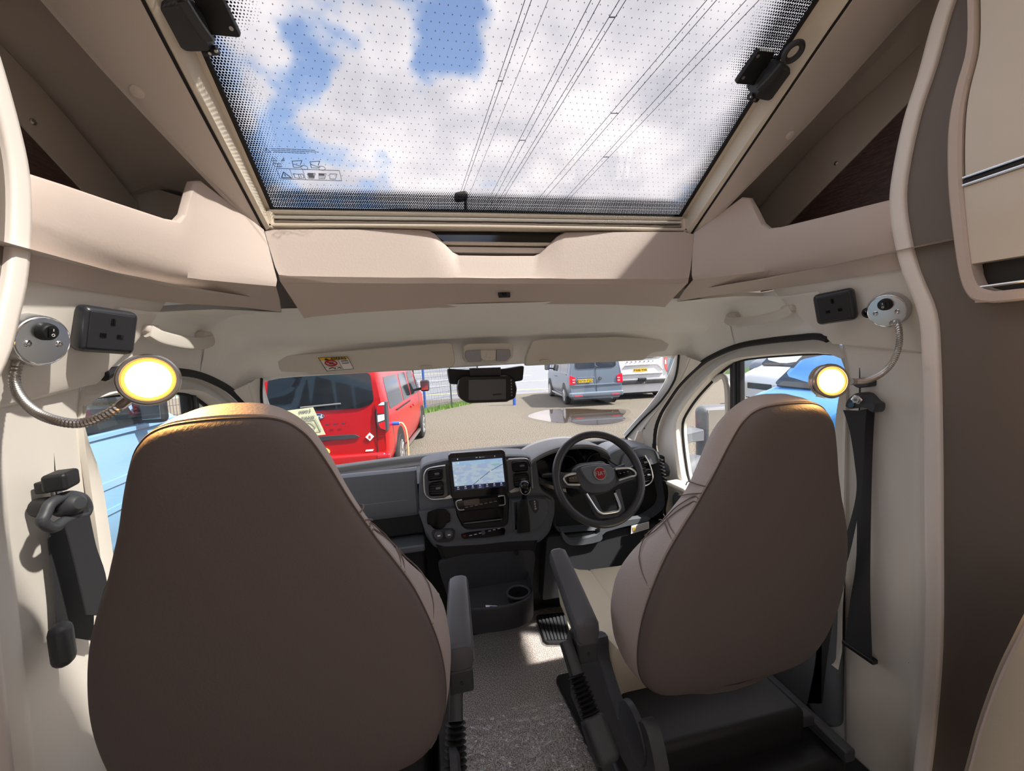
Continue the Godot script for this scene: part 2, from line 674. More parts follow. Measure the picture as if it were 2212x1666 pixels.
		part(lining, "roof_recess", b2, M.lining)
		var b3 := mb()
		rows = []
		for i in dline.size():
			rows.append(mir([dline[i], dline[i].lerp(woodl[i], .15) + vv(-.012, 0, 0), dline[i].lerp(woodl[i], .5) + vv(-.004, 0, 0), woodl[i], woodl[i] + vv(.008, .0, 0)], s))
		b3.loft(rows)
		part(lining, "side_lining", b3, M.lining)
		var cp := vv(.785 * s, 1.8645, -1.02)
		part(lining, "cover_cap", mb().lathe([Vector2(.0, .0045), Vector2(.010, .004), Vector2(.0125, .002), Vector2(.0125, -.004)], frame(cp, vv(-.1 * s, -1, .75)), 20), M.panel)
		part(lining, "screw", mb().lathe([Vector2(0, .003), Vector2(.0035, .003), Vector2(.006, .0015), Vector2(.006, -.004)], frame(vv(1.006 * s, 1.822, -1.075), vv(-s, -.1, .2)), 14), M.steel)
		locker(s, side, woodl)
	for s in [1.0, -1.0]:
		var rs := [mir([vv(.69, 1.69, -1.52), vv(.74, 1.80, -1.52), vv(.95, 1.88, -1.52), vv(1.15, 1.70, -1.52)], s)]
		for g in glass:
			rs.append(mir([g + vv(.05, .022, 0), g + vv(.10, .14, 0), vv(1.0, g.y + .22, g.z), vv(1.16, g.y + .10, g.z)], s))
		struct("roof_001" if s > 0 else "roof_002", mb().loft(rs), M.white_paint, "white outer roof beside the roof window")
	centre_panel()
	# outer roof cap of the van in front of the roof window, and the rear edge above it
	var oc := mb()
	var rows := []
	for k in 7:
		var z := -1.34 - .06 * k
		var y := 1.752 - .012 * k - .0035 * k * k
		rows.append([vv(-.95, y - .10, z), vv(-.7, y - .012, z), vv(-.3, y, z), vv(0, y + .002, z), vv(.3, y, z), vv(.7, y - .012, z), vv(.95, y - .10, z)])
	rows.append([vv(-.95, 1.30, -1.62), vv(-.7, 1.36, -1.72), vv(-.3, 1.38, -1.82), vv(0, 1.39, -1.84), vv(.3, 1.38, -1.82), vv(.7, 1.36, -1.72), vv(.95, 1.30, -1.62)])
	rows.append([vv(-.86, 1.25, -1.60), vv(-.7, 1.26, -1.66), vv(-.3, 1.26, -1.76), vv(0, 1.26, -1.785), vv(.3, 1.26, -1.76), vv(.7, 1.26, -1.66), vv(.86, 1.25, -1.60)])
	oc.loft(rows)
	struct("roof", oc, M.white_paint, "white outer roof of the motorhome in front of the roof window")

func sec_rect(w: float, h: float, r: float) -> Array:
	var out := []
	for q in 4:
		var sx := 1.0 if q == 0 or q == 3 else -1.0
		var sy := 1.0 if q < 2 else -1.0
		for i in 3:
			var a := PI / 2 * (q + i / 2.0)
			out.append(Vector2(sx * (w / 2 - r) + cos(a) * r, sy * (h / 2 - r) + sin(a) * r))
	return out

func locker(s: float, side: String, woodl: Array) -> void:
	var t := thing("overhead_locker", "open beige overhead locker on the %s side of the cab, dark wood inside" % side, "locker", "overhead lockers", vv(.8 * s, 1.45, -1.0))
	# columns [top, crease, bottom]
	var cols := [
		[vv(.850, 1.600, -.740), vv(.850, 1.515, -.740), vv(.865, 1.448, -.740)],
		[vv(.812, 1.600, -.785), vv(.812, 1.515, -.785), vv(.838, 1.448, -.785)],
		[vv(.799, 1.602, -.835), vv(.801, 1.514, -.835), vv(.836, 1.449, -.835)],
		[vv(.784, 1.606, -.92), vv(.793, 1.512, -.92), vv(.838, 1.450, -.92)],
		[vv(.764, 1.613, -1.035), vv(.772, 1.509, -1.04), vv(.832, 1.454, -1.06)],
		[vv(.757, 1.619, -1.068), vv(.764, 1.509, -1.07), vv(.826, 1.456, -1.10)],
		[vv(.753, 1.640, -1.088), vv(.758, 1.509, -1.085), vv(.818, 1.457, -1.14)],
		[vv(.750, 1.690, -1.112), vv(.750, 1.510, -1.10), vv(.805, 1.458, -1.175)],
		[vv(.747, 1.728, -1.132), vv(.742, 1.510, -1.115), vv(.79, 1.460, -1.205)],
		[vv(.738, 1.738, -1.152), vv(.730, 1.511, -1.132), vv(.772, 1.461, -1.235)],
		[vv(.70, 1.704, -1.205), vv(.685, 1.512, -1.182), vv(.725, 1.462, -1.305)],
		[vv(.652, 1.664, -1.264), vv(.622, 1.512, -1.235), vv(.66, 1.455, -1.375)]]
	var rows := []
	for c in cols:
		var T: Vector3 = c[0]
		var K: Vector3 = c[1]
		var B: Vector3 = c[2]
		var back := vv(.022, 0, -.004)
		var r := [T + back + vv(0, -.10, 0), T + back, T + vv(.016, .006, 0), T + vv(.006, .006, 0), T + vv(0, 0, 0), T.lerp(K, .35) + vv(-.004, 0, .002), T.lerp(K, .75) + vv(-.003, 0, .002), K + vv(0, .012, 0), K + vv(.004, -.004, 0), K.lerp(B, .5), B, B + vv(.02, .012, -.01)]
		rows.append(mir(r, s))
	part(t, "front_panel", mb().loft(rows), M.beige, "", 44.0)
	# shelf floor and wood side
	var fl := mb()
	fl.loft([mir([vv(.80, 1.485, -.66), vv(.80, 1.485, -.92), vv(.76, 1.485, -1.10), vv(.68, 1.485, -1.30)], s), mir([vv(1.06, 1.485, -.66), vv(1.06, 1.485, -.92), vv(1.06, 1.485, -1.15), vv(1.06, 1.485, -1.42)], s)])
	part(t, "shelf", fl, M.lining)
	var wp := mb()
	var up := []
	var lo := []
	for p in woodl:
		up.append(p + vv(.004, .004, 0))
		lo.append(vv(1.0, 1.48, p.z))
	wp.loft([mir(up, s), mir(lo, s)])
	part(t, "wood_side", wp, M.wood, "dark brown wood grain panel")
	var fr := mb()
	fr.loft([mir([vv(.66, 1.485, -1.33), vv(1.06, 1.485, -1.42)], s), mir([vv(.66, 1.70, -1.33), vv(1.06, 1.85, -1.42)], s)])
	part(t, "front_wall", fr, M.lining)

func centre_panel() -> void:
	var t := thing("overhead_shelf", "padded beige shelf front below the roof window, notched in the middle", "shelf", "", vv(0, 1.43, -1.3))
	# [x px of the top edge, y px, z] along the top edge, as real points
	var top := [Vector3(-0.6492, 1.659, -1.262), Vector3(-0.6301, 1.665, -1.268), Vector3(-0.505, 1.674, -1.292), Vector3(-0.3152, 1.68, -1.305), Vector3(-0.2416, 1.681, -1.31), Vector3(-0.2144, 1.679, -1.312), Vector3(-0.1944, 1.669, -1.312), Vector3(-0.1447, 1.615, -1.312), Vector3(-0.1254, 1.605, -1.312), Vector3(-0.0054, 1.603, -1.312), Vector3(0.1147, 1.603, -1.312), Vector3(0.1351, 1.611, -1.312), Vector3(0.1948, 1.665, -1.312), Vector3(0.2212, 1.677, -1.31), Vector3(0.2572, 1.678, -1.309), Vector3(0.4207, 1.676, -1.295), Vector3(0.6234, 1.67, -1.268), Vector3(0.6502, 1.662, -1.262)]
	var kre := [Vector3(-0.6166, 1.527, -1.235), Vector3(-0.5932, 1.524, -1.24), Vector3(-0.4728, 1.523, -1.256), Vector3(-0.2978, 1.521, -1.27), Vector3(-0.225, 1.521, -1.273), Vector3(-0.202, 1.521, -1.274), Vector3(-0.183, 1.52, -1.275), Vector3(-0.1432, 1.52, -1.275), Vector3(-0.1223, 1.52, -1.276), Vector3(-0.0233, 1.517, -1.277), Vector3(0.0787, 1.516, -1.276), Vector3(0.1007, 1.515, -1.275), Vector3(0.1561, 1.514, -1.274), Vector3(0.1831, 1.513, -1.273), Vector3(0.2131, 1.511, -1.271), Vector3(0.373, 1.507, -1.259), Vector3(0.5757, 1.5, -1.24), Vector3(0.6112, 1.504, -1.235)]
	var bot := [Vector3(-0.5887, 1.431, -1.335), Vector3(-0.5706, 1.435, -1.34), Vector3(-0.4579, 1.445, -1.355), Vector3(-0.3003, 1.452, -1.368), Vector3(-0.2211, 1.455, -1.371), Vector3(-0.1991, 1.456, -1.372), Vector3(-0.18, 1.455, -1.373), Vector3(-0.1397, 1.457, -1.374), Vector3(-0.1171, 1.458, -1.374), Vector3(-0.0177, 1.459, -1.375), Vector3(0.0844, 1.459, -1.374), Vector3(0.1084, 1.458, -1.374), Vector3(0.1645, 1.458, -1.372), Vector3(0.1969, 1.457, -1.371), Vector3(0.2296, 1.456, -1.37), Vector3(0.3764, 1.45, -1.358), Vector3(0.5515, 1.437, -1.342), Vector3(0.586, 1.432, -1.337)]
	var rows := []
	for i in top.size():
		var T: Vector3 = top[i]
		var K: Vector3 = kre[i]
		var B: Vector3 = bot[i]
		rows.append([T + vv(0, -.03, -.06), T + vv(0, .0, -.025), T + vv(0, .003, -.008), T, T.lerp(K, .3) + vv(0, 0, .003), T.lerp(K, .75) + vv(0, 0, .003), K + vv(0, .012, .001), K + vv(0, -.004, -.004), K.lerp(B, .5), B, B + vv(0, .02, -.02)])
	var b := mb().loft(rows)
	part(t, "cushion", b, M.beige, "", 30.0)
	# slot behind the notch
	part(t, "slot_back", mb().plate([Vector3(-0.2069, 1.684, -1.335), Vector3(0.2192, 1.688, -1.335), Vector3(0.178, 1.652, -1.335), Vector3(-0.1665, 1.654, -1.335)], vv(0, 0, -.02)), M.gloss, "black gloss strip in the notch")
	part(t, "slot_rail", mb().sweep([Vector3(-0.1882, 1.647, -1.332), Vector3(0.1925, 1.644, -1.332)], sec_rect(.02, .010, .003), Vector3.BACK), M.frame)
	part(t, "slot_rail", mb().sweep([Vector3(-0.1821, 1.629, -1.338), Vector3(0.1777, 1.625, -1.338)], sec_rect(.02, .018, .003), Vector3.BACK), M.panel)
	part(t, "slot_back", mb().plate([Vector3(-0.2066, 1.687, -1.345), Vector3(0.2308, 1.691, -1.345), Vector3(0.1629, 1.601, -1.345), Vector3(-0.1548, 1.602, -1.345)], vv(0, 0, -.01)), M.grey)
	# small dark push switch in the lower face
	var q := Vector3(0.0103, 1.485, -1.318)
	part(t, "switch", mb().rbox(Transform3D(Basis(Vector3.RIGHT, -.55), q), vv(.038, .020, .008), .002), M.black)
	part(t, "switch_rocker", mb().rbox(Transform3D(Basis(Vector3.RIGHT, -.55), q + vv(0, .001, .004)), vv(.012, .010, .004), .001), M.gloss)
	part(t, "switch_rocker", mb().rbox(Transform3D(Basis(Vector3.RIGHT, -.55), q + vv(.014, .001, .004)), vv(.010, .010, .004), .001), M.plastic)
	part(t, "switch_rocker", mb().rbox(Transform3D(Basis(Vector3.RIGHT, -.55), q + vv(-.013, .001, .004)), vv(.010, .010, .004), .001), M.plastic)

# dots, border and pictograms printed on the roof window
func frit(w1: Node, glass: Array) -> void:
	var W := 2048
	var im := Image.create(W, W, false, Image.FORMAT_RGBA8)
	im.fill(Color(0.07, 0.07, 0.12, 0.0))
	var ink := Color(0.07, 0.07, 0.12, 1.0)
	# u across the width (1.31 m), v along the slope from the front edge (v = 1) up (v = 0): 1.31 m too
	var px := W / 1.31
	var pitch := 0.0062 * px
	var n := int(W / pitch) + 1
	# catches stand at 0.50 m from the front edge; the border widens round them
	for j in range(0, int(n * 1.16)):
		for i in n:
			var x := (i + (0.5 if j % 2 else 0.0)) * pitch
			var y := j * pitch * 0.866
			if y > W:
				continue
			var dx := minf(x, W - x) / px
			var dy := (W - y) / px
			var e := minf(dx / 0.092, .1 + .9 * smoothstep(.048, .088, dy))
			if dx < 0.2 and dy < 0.25:
				e = minf(e, 1.0 - Vector2(maxf(0.0, 1.0 - dx / 0.105), maxf(0.0, 1.0 - dy / 0.095)).length() if dx < 0.105 and dy < 0.095 else e)
			var bump := smoothstep(0.19, 0.14, absf(dy - 0.60))
			e = minf(e, (dx - 0.055 * bump) / 0.085)
			if e < 1.0:
				var r := pitch * lerpf(0.455, 0.10, smoothstep(0.10, 1.0, e))
				disc(im, x, y, r, ink)
	# widely spaced fine dots over the rest
	var p2 := 0.0175 * px
	for j in int(W / p2 * 1.16) + 1:
		for i in int(W / p2) + 1:
			var x := (i + (0.5 if j % 2 else 0.0)) * p2
			var y := j * p2 * 0.866
			if minf(x, W - x) / px > 0.06 and (W - y) / px > 0.08:
				disc(im, x, y, 2.0, Color(0.12, 0.13, 0.2, 0.8))
	# warning pictograms, lower left: offset in metres from the front left corner
	var L := func(ax: float, ay: float, bx: float, by: float, wd: float) -> void:
		var a := Vector2((.060 + (ax - .125) * .72) * px, W - (.097 + (ay - .118) * .5) * px)
		var b := Vector2((.060 + (bx - .125) * .72) * px, W - (.097 + (by - .118) * .5) * px)
		var k := int(a.distance_to(b)) + 1
		for q in k + 1:
			disc(im, lerpf(a.x, b.x, float(q) / k), lerpf(a.y, b.y, float(q) / k), wd, Color(0.1, 0.1, 0.16, 0.85))
	var T := func(x: float, y: float, w: float, wd: float) -> void:
		L.call(x, y, x + w, y, wd)
		L.call(x, y, x + w * 0.42, y + w * 1.0, wd)
		L.call(x + w, y, x + w * 0.42, y + w * 1.0, wd)
		L.call(x + w * 0.45, y + w * 0.62, x + w * 0.47, y + w * 0.3, wd)
	var B := func(x: float, y: float, w: float, wd: float) -> void:
		for q in [[0.0, 0.0, 0.5, -0.08], [0.5, -0.08, 1.0, 0.0], [0.0, 0.75, 0.5, 0.67], [0.5, 0.67, 1.0, 0.75], [0.0, 0.0, 0.0, 0.75], [1.0, 0.0, 1.0, 0.75], [0.5, -0.08, 0.5, 0.67], [0.72, 0.15, 0.72, 0.5]]:
			L.call(x + q[0] * w, y + q[1] * w, x + q[2] * w, y + q[3] * w, wd)
	# framed row
	var fx := 0.125
	var fy := 0.118
	for q in [[0.0, 0.0, 0.215, 0.0], [0.0, 0.062, 0.215, 0.062], [0.0, 0.0, 0.0, 0.062], [0.215, 0.0, 0.215, 0.062], [0.045, 0.0, 0.045, 0.062], [0.088, 0.0, 0.088, 0.062]]:
		L.call(fx + q[0], fy + q[1], fx + q[2], fy + q[3], 1.0)
	T.call(fx + 0.006, fy + 0.008, 0.034, 2.2)
	B.call(fx + 0.052, fy + 0.01, 0.032, 1.5)
	for k in 3:
		var bx := fx + 0.098 + k * 0.038
		for q in [[0.0, 0.0, 0.02, 0.0], [0.0, 0.0, 0.004, 0.03], [0.004, 0.03, 0.03, 0.03], [0.02, 0.0, 0.03, 0.03]]:
			L.call(bx + q[0], fy + 0.01 + q[1], bx + q[2], fy + 0.01 + q[3], 1.0)
		if k < 2:
			for q in 8:
				L.call(bx + 0.004, fy + 0.014 + q * 0.0032, bx + 0.022, fy + 0.014 + q * 0.0032, 1.6 if k == 0 or q > 4 else 0.7)
	# middle row
	T.call(0.118, 0.222, 0.02, 1.2)
	B.call(0.122, 0.19, 0.024, 1.2)
	for k in 2:
		var bx := 0.185 + k * 0.06
		for q in [[0.0, 0.0, 0.022, 0.0], [0.0, 0.0, 0.002, 0.034], [0.002, 0.034, 0.036, 0.04], [0.036, 0.04, 0.026, 0.016], [0.004, 0.018, 0.03, 0.004]]:
			L.call(bx + q[0], 0.19 + q[1], bx + q[2], 0.19 + q[3], 1.6)
		for q in 12:
			var a := TAU * q / 12.0
			L.call(bx + 0.036 + cos(a) * 0.012, 0.19 + sin(a) * 0.012, bx + 0.036 + cos(a + 0.53) * 0.012, 0.19 + sin(a + 0.53) * 0.012, 1.2)
	for k in 3:
		L.call(0.15 + 0.004 * k, 0.222 + k * 0.006, 0.163, 0.226 + k * 0.005, 1.0)
	# three lines of small print
	T.call(0.108, 0.268, 0.02, 1.0)
	rng.seed = 21
	for k in 3:
		var x := 0.132 + k * 0.003
		var e := [0.275, 0.285, 0.24][k] as float
		while x < e:
			var wl := rng.randf_range(0.006, 0.016)
			L.call(x, 0.288 - k * 0.0085, minf(x + wl, e), 0.288 - k * 0.0085, 1.5)
			x += wl + 0.0035
	var m := mat(Color.WHITE, 0.6)
	m.albedo_texture = ImageTexture.create_from_image(im)
	m.transparency = BaseMaterial3D.TRANSPARENCY_ALPHA
	m.texture_repeat = false
	var st := SurfaceTool.new()
	st.begin(Mesh.PRIMITIVE_TRIANGLES)
	var len := 0.0
	for i in glass.size() - 1:
		var a: Vector3 = glass[i]
		var b: Vector3 = glass[i + 1]
		var l2 := len + a.distance_to(b)
		if l2 > 1.31:
			break
		var va := 1.0 - len / 1.31
		var vb := 1.0 - l2 / 1.31
		var dn := vv(0, -.003, .001)
		for q in [[a, 1, va], [b, 1, vb], [b, 0, vb], [a, 1, va], [b, 0, vb], [a, 0, va]]:
			var p: Vector3 = q[0]
			st.set_uv(Vector2(q[1], q[2]))
			st.set_normal(vv(0, -.85, .5))
			st.add_vertex(vv(p.x if q[1] == 1 else -p.x, p.y, p.z) + dn)
		len = l2
	var o := MeshInstance3D.new()
	o.name = "dot_print"
	o.mesh = st.commit()
	o.material_override = m
	w1.add_child(o)
	o.set_meta("label", "black dot border and warning pictograms printed on the roof window")

func disc(im: Image, x: float, y: float, r: float, c: Color) -> void:
	var k := int(ceil(r))
	for j in range(-k, k + 1):
		var h := r * r - j * j
		if h < 0.0:
			continue
		var w := maxi(1, int(round(sqrt(h) * 2.0)))
		im.fill_rect(Rect2i(int(round(x - w / 2.0)), int(round(y)) + j, w, 1), c)

# ================================================================ side walls, doors, trims
func seal_path() -> Array:
	return cr([vv(.89, .30, -.955), vv(.89, .9, -.955), vv(.89, 1.2, -.955), vv(.89, 1.275, -.975), vv(.89, 1.302, -1.02), vv(.89, 1.302, -1.1), vv(.89, 1.297, -1.208), vv(.89, 1.285, -1.332), vv(.89, 1.257, -1.446), vv(.89, 1.212, -1.562), vv(.89, 1.122, -1.705), vv(.89, 1.033, -1.804), vv(.89, .955, -1.88), vv(.89, .866, -1.931), vv(.89, .771, -1.944), vv(.89, .70, -1.91), vv(.89, .5, -1.88), vv(.89, .30, -1.86)], 4)

func opening() -> Array:
	return cr([vv(.925, .64, -.995), vv(.925, 1.053, -.985), vv(.925, 1.173, -.959), vv(.925, 1.218, -.956), vv(.925, 1.240, -.975), vv(.925, 1.250, -1.02), vv(.925, 1.251, -1.09), vv(.925, 1.246, -1.2), vv(.925, 1.24, -1.29), vv(.925, 1.229, -1.39), vv(.925, 1.202, -1.465), vv(.925, 1.155, -1.54), vv(.925, 1.055, -1.668), vv(.925, .957, -1.762), vv(.925, .905, -1.783), vv(.925, .824, -1.778), vv(.925, .728, -1.761), vv(.925, .66, -1.74), vv(.925, .63, -1.69), vv(.925, .62, -1.4), vv(.925, .62, -1.05)], 4, true)

# points where rays from c in the side plane cross a closed loop
func spokes(loop: Array, c: Vector3, n: int) -> Array:
	var out := []
	for k in n:
		var a := TAU * k / n
		var d := Vector2(cos(a), sin(a))
		var best := 0.0
		var hit: Vector3 = loop[0]
		for i in loop.size():
			var p: Vector3 = loop[i]
			var q: Vector3 = loop[(i + 1) % loop.size()]
			var p2 := Vector2(p.z - c.z, p.y - c.y)
			var e := Vector2(q.z - p.z, q.y - p.y)
			var den := d.cross(e)
			if absf(den) < 1e-9:
				continue
			var t := p2.cross(e) / den
			var u := p2.cross(d) / den
			if u >= -1e-6 and u <= 1.000001 and t > best:
				best = t
				hit = p.lerp(q, u)
		out.append(hit)
	return out

func walls() -> void:
	var sp := seal_path()
	var op := opening()
	var c := vv(.9, .92, -1.38)
	var n := 96
	for s in [1.0, -1.0]:
		var side := "right" if s > 0 else "left"
		# ---- door: frame round the glass, seal
		var d := sgroup("door_%d" % (1 if s > 0 else 2), "cream cab door frame with its window on the %s side" % side)
		var o := spokes(sp, c, n)
		var i0 := spokes(op, c, n)
		var rows := []
		for k in [[0.0, .006], [.06, .016], [.16, .020], [.55, .018], [.80, .008], [.90, .004], [1.0, .012]]:
			var r := []
			for q in n:
				var p: Vector3 = o[q].lerp(i0[q], k[0])
				p.x = .90 + k[1]
				r.append(p)
			rows.append(mir(r, s))
		var deep := []
		for q in n:
			deep.append(i0[q] + vv(.045, 0, 0))
		rows.append(mir(deep, s))
		for r in rows:
			r.append(r[0])
		part(d, "door_panel", mb().loft(rows), M.cream)
		var sl := mir(sp, s)
		part(d, "door_seal", mb().tube(mv(sl.slice(14), vv(-.002 * s, 0, 0)), .011, 8), M.rubber, "black rubber seal")
		var w := sgroup("window_%d" % (2 if s > 0 else 3), "side window of the %s cab door" % side)
		var gp := mb()
		var ring := []
		for q in n:
			ring.append(i0[q] + vv(.03, 0, 0))
		gp.poly(mir(ring, s))
		part(w, "pane", gp, M.pane)
		part(w, "gasket", mb().tube(mir(mv(i0, vv(.022, 0, 0)), s), .007, 6, true), M.rubber)
		part(w, "divider_post", mb().rbox(Transform3D(Basis(), vv(.955 * s, .92, -1.43)), vv(.03, .66, .055), .008), M.black)
		part(w, "divider_post", mb().rbox(Transform3D(Basis(), vv(.94 * s, .92, -1.425)), vv(.012, .64, .012), .004), M.plastic)
		part(w, "quarter_frame", mb().tube(mir(cr([vv(.945, .64, -1.47), vv(.945, 1.0, -1.47), vv(.945, 1.12, -1.475), vv(.945, 1.16, -1.50), vv(.945, 1.14, -1.55)], 4), s), .012, 8), M.cream)
		part(w, "sill", mb().rbox(Transform3D(Basis(), vv(.915 * s, .618, -1.38)), vv(.05, .03, .74), .012), M.cream)
		# door pocket and lower door
		part(d, "lower_panel", mb().rbox(Transform3D(Basis(), vv(.93 * s, .33, -1.40)), vv(.07, .50, .84), .03), M.dash)
		part(d, "outer_skin", mb().box(vv(.962 * s, -.05, -1.95), vv(.99 * s, .60, -.93)), M.white_paint)
		part(d, "door_ledge", mb().rbox(Transform3D(Basis(Vector3.UP, .1 * s), vv(.875 * s, .645, -1.70)), vv(.07, .022, .13), .01), M.cream)
		# ---- pillar between the door and the furniture
		var wl := sgroup("wall_%s" % side, "cream pillar lining behind the %s door" % side)
		var rr := []
		for k in [[1.50, -1.20, .822], [1.47, -1.14, .830], [1.41, -1.095, .845], [1.36, -1.055, .862], [1.31, -1.005, .880], [1.285, -.985, .888]]:
			var y: float = k[0]
			var zf: float = k[1]
			var x: float = k[2]
			# the lower edge of the upper panel drops towards the back
			var yb := y if y > 1.4 else lerpf(1.235, 1.41, (y - 1.285) / .125)
			rr.append(mir([vv(x + .07, y, zf - .004), vv(x, y, zf), vv(x - .001, y, zf + .01), vv(x + .004, lerpf(y, yb, .35), lerpf(zf, -.62, .35)), vv(x + .012, lerpf(y, yb, .7), lerpf(zf, -.62, .7)), vv(x + .03, yb, -.62)], s))
		var le: Array = rr[-1]
		rr.append(mv(le, vv(.008 * s, -.006, 0)))
		rr.append(mv(le, vv(.022 * s, -.008, 0)))
		part(wl, "upper_panel", mb().loft(rr), M.pillar)
		rr = []
		for k in [[1.32, -.975, .905], [1.2, -.955, .912], [1.05, -.96, .918], [.8, -.965, .925], [.55, -.97, .932], [.42, -.97, .936], [.2, -.97, .94], [0.0, -.97, .945]]:
			var y: float = k[0]
			var x: float = k[2]
			var zf: float = k[1]
			rr.append(mir([vv(x + .10, y, zf - .006), vv(x + .006, y, zf - .004), vv(x, y, zf + .012), vv(x - .002, y, -.88), vv(x - .002, y, -.80), vv(x - .02 if y < 1.15 else x - .004, y, -.775), vv(x - .03 if y < 1.15 else x - .008, y, -.755), vv(x - .03, y, -.70), vv(x - .022, y, -.62)], s))
		part(wl, "pillar_panel", mb().loft(rr), M.pillar)
		part(wl, "outer_post", mb().box(vv(.966 * s, 0, -.952), vv(1.0 * s, 1.36, -.6)), M.white_paint)
		part(wl, "panel_joint", mb().sweep([vv(.9365 * s, .46, -.965), vv(.934 * s, .44, -.78)], sec_rect(.002, .003, .0008), vv(1, 0, 0)), M.plastic)
		for p in [vv(.892, .985, -.72), vv(.898, .45, -.715)]:
			var scp := vv(p.x * s, p.y, p.z)
			part(wl, "screw", mb().lathe([Vector2(0, .001), Vector2(.003, .0015), Vector2(.005, .0005), Vector2(.009, .003), Vector2(.011, .0005), Vector2(.011, -.003)], frame(scp, vv(-s, 0, 0)), 16), M.pillar)
		# ---- curved furniture edging
		var tp := cr([vv(.80, 2.24, -.50), vv(.805, 2.08, -.62), vv(.81, 1.96, -.69), vv(.81, 1.845, -.723), vv(.81, 1.765, -.749), vv(.81, 1.66, -.769), vv(.81, 1.59, -.773), vv(.81, 1.505, -.761), vv(.81, 1.43, -.742), vv(.812, 1.34, -.712), vv(.815, 1.25, -.705), vv(.818, 1.10, -.700), vv(.822, .9, -.696), vv(.83, .6, -.694), vv(.835, .35, -.706), vv(.838, .15, -.722), vv(.838, .0, -.725)], 4)
		if s < 0:
			for q in tp.size():
				tp[q].z += .05 * smoothstep(1.36, 1.22, tp[q].y)
		var tr := mb()
		var trows := []
		for q in tp.size():
			var p: Vector3 = tp[q]
			trows.append(mir([p + vv(.05, 0, -.014), p + vv(.010, 0, -.012), p + vv(.002, 0, -.008), p, p + vv(0, 0, .016), p + vv(.002, 0, .020), p + vv(.006, 0, .022), p + vv(.05, 0, .022)], s))
		tr.loft(trows)
		part(self, "trim_%d" % (1 if s > 0 else 2), tr, M.edge, "pale curved furniture edging on the %s" % side, 50.0).set_meta("kind", "structure")
		# ---- furniture side panel behind the edging
		var fp := mb()
		var prow := []
		for q in tp.size():
			var p: Vector3 = tp[q]
			prow.append(mir([p + vv(.010, 0, .015), p + vv(.016, 0, .08), vv(.84, p.y, -.3), vv(.85, p.y, .1), vv(.86, p.y, .6), vv(1.12, p.y, .62)], s))
		fp.loft(prow)
		struct("wall_%s_rear" % side, fp, M.furniture, "brown-beige furniture side panel on the %s" % side)
		# outer skin of the cab side: white body behind the linings
		var sk := mb()
		sk.loft([mir([vv(.96, 1.5, -.4), vv(1.0, 1.42, -.98), vv(1.0, 1.34, -1.0)], s), mir([vv(1.14, 1.4, -.4), vv(1.02, 1.38, -.98), vv(1.01, 1.32, -1.0)], s)])
		struct("wall_%s_skin" % side, sk, M.white_paint)

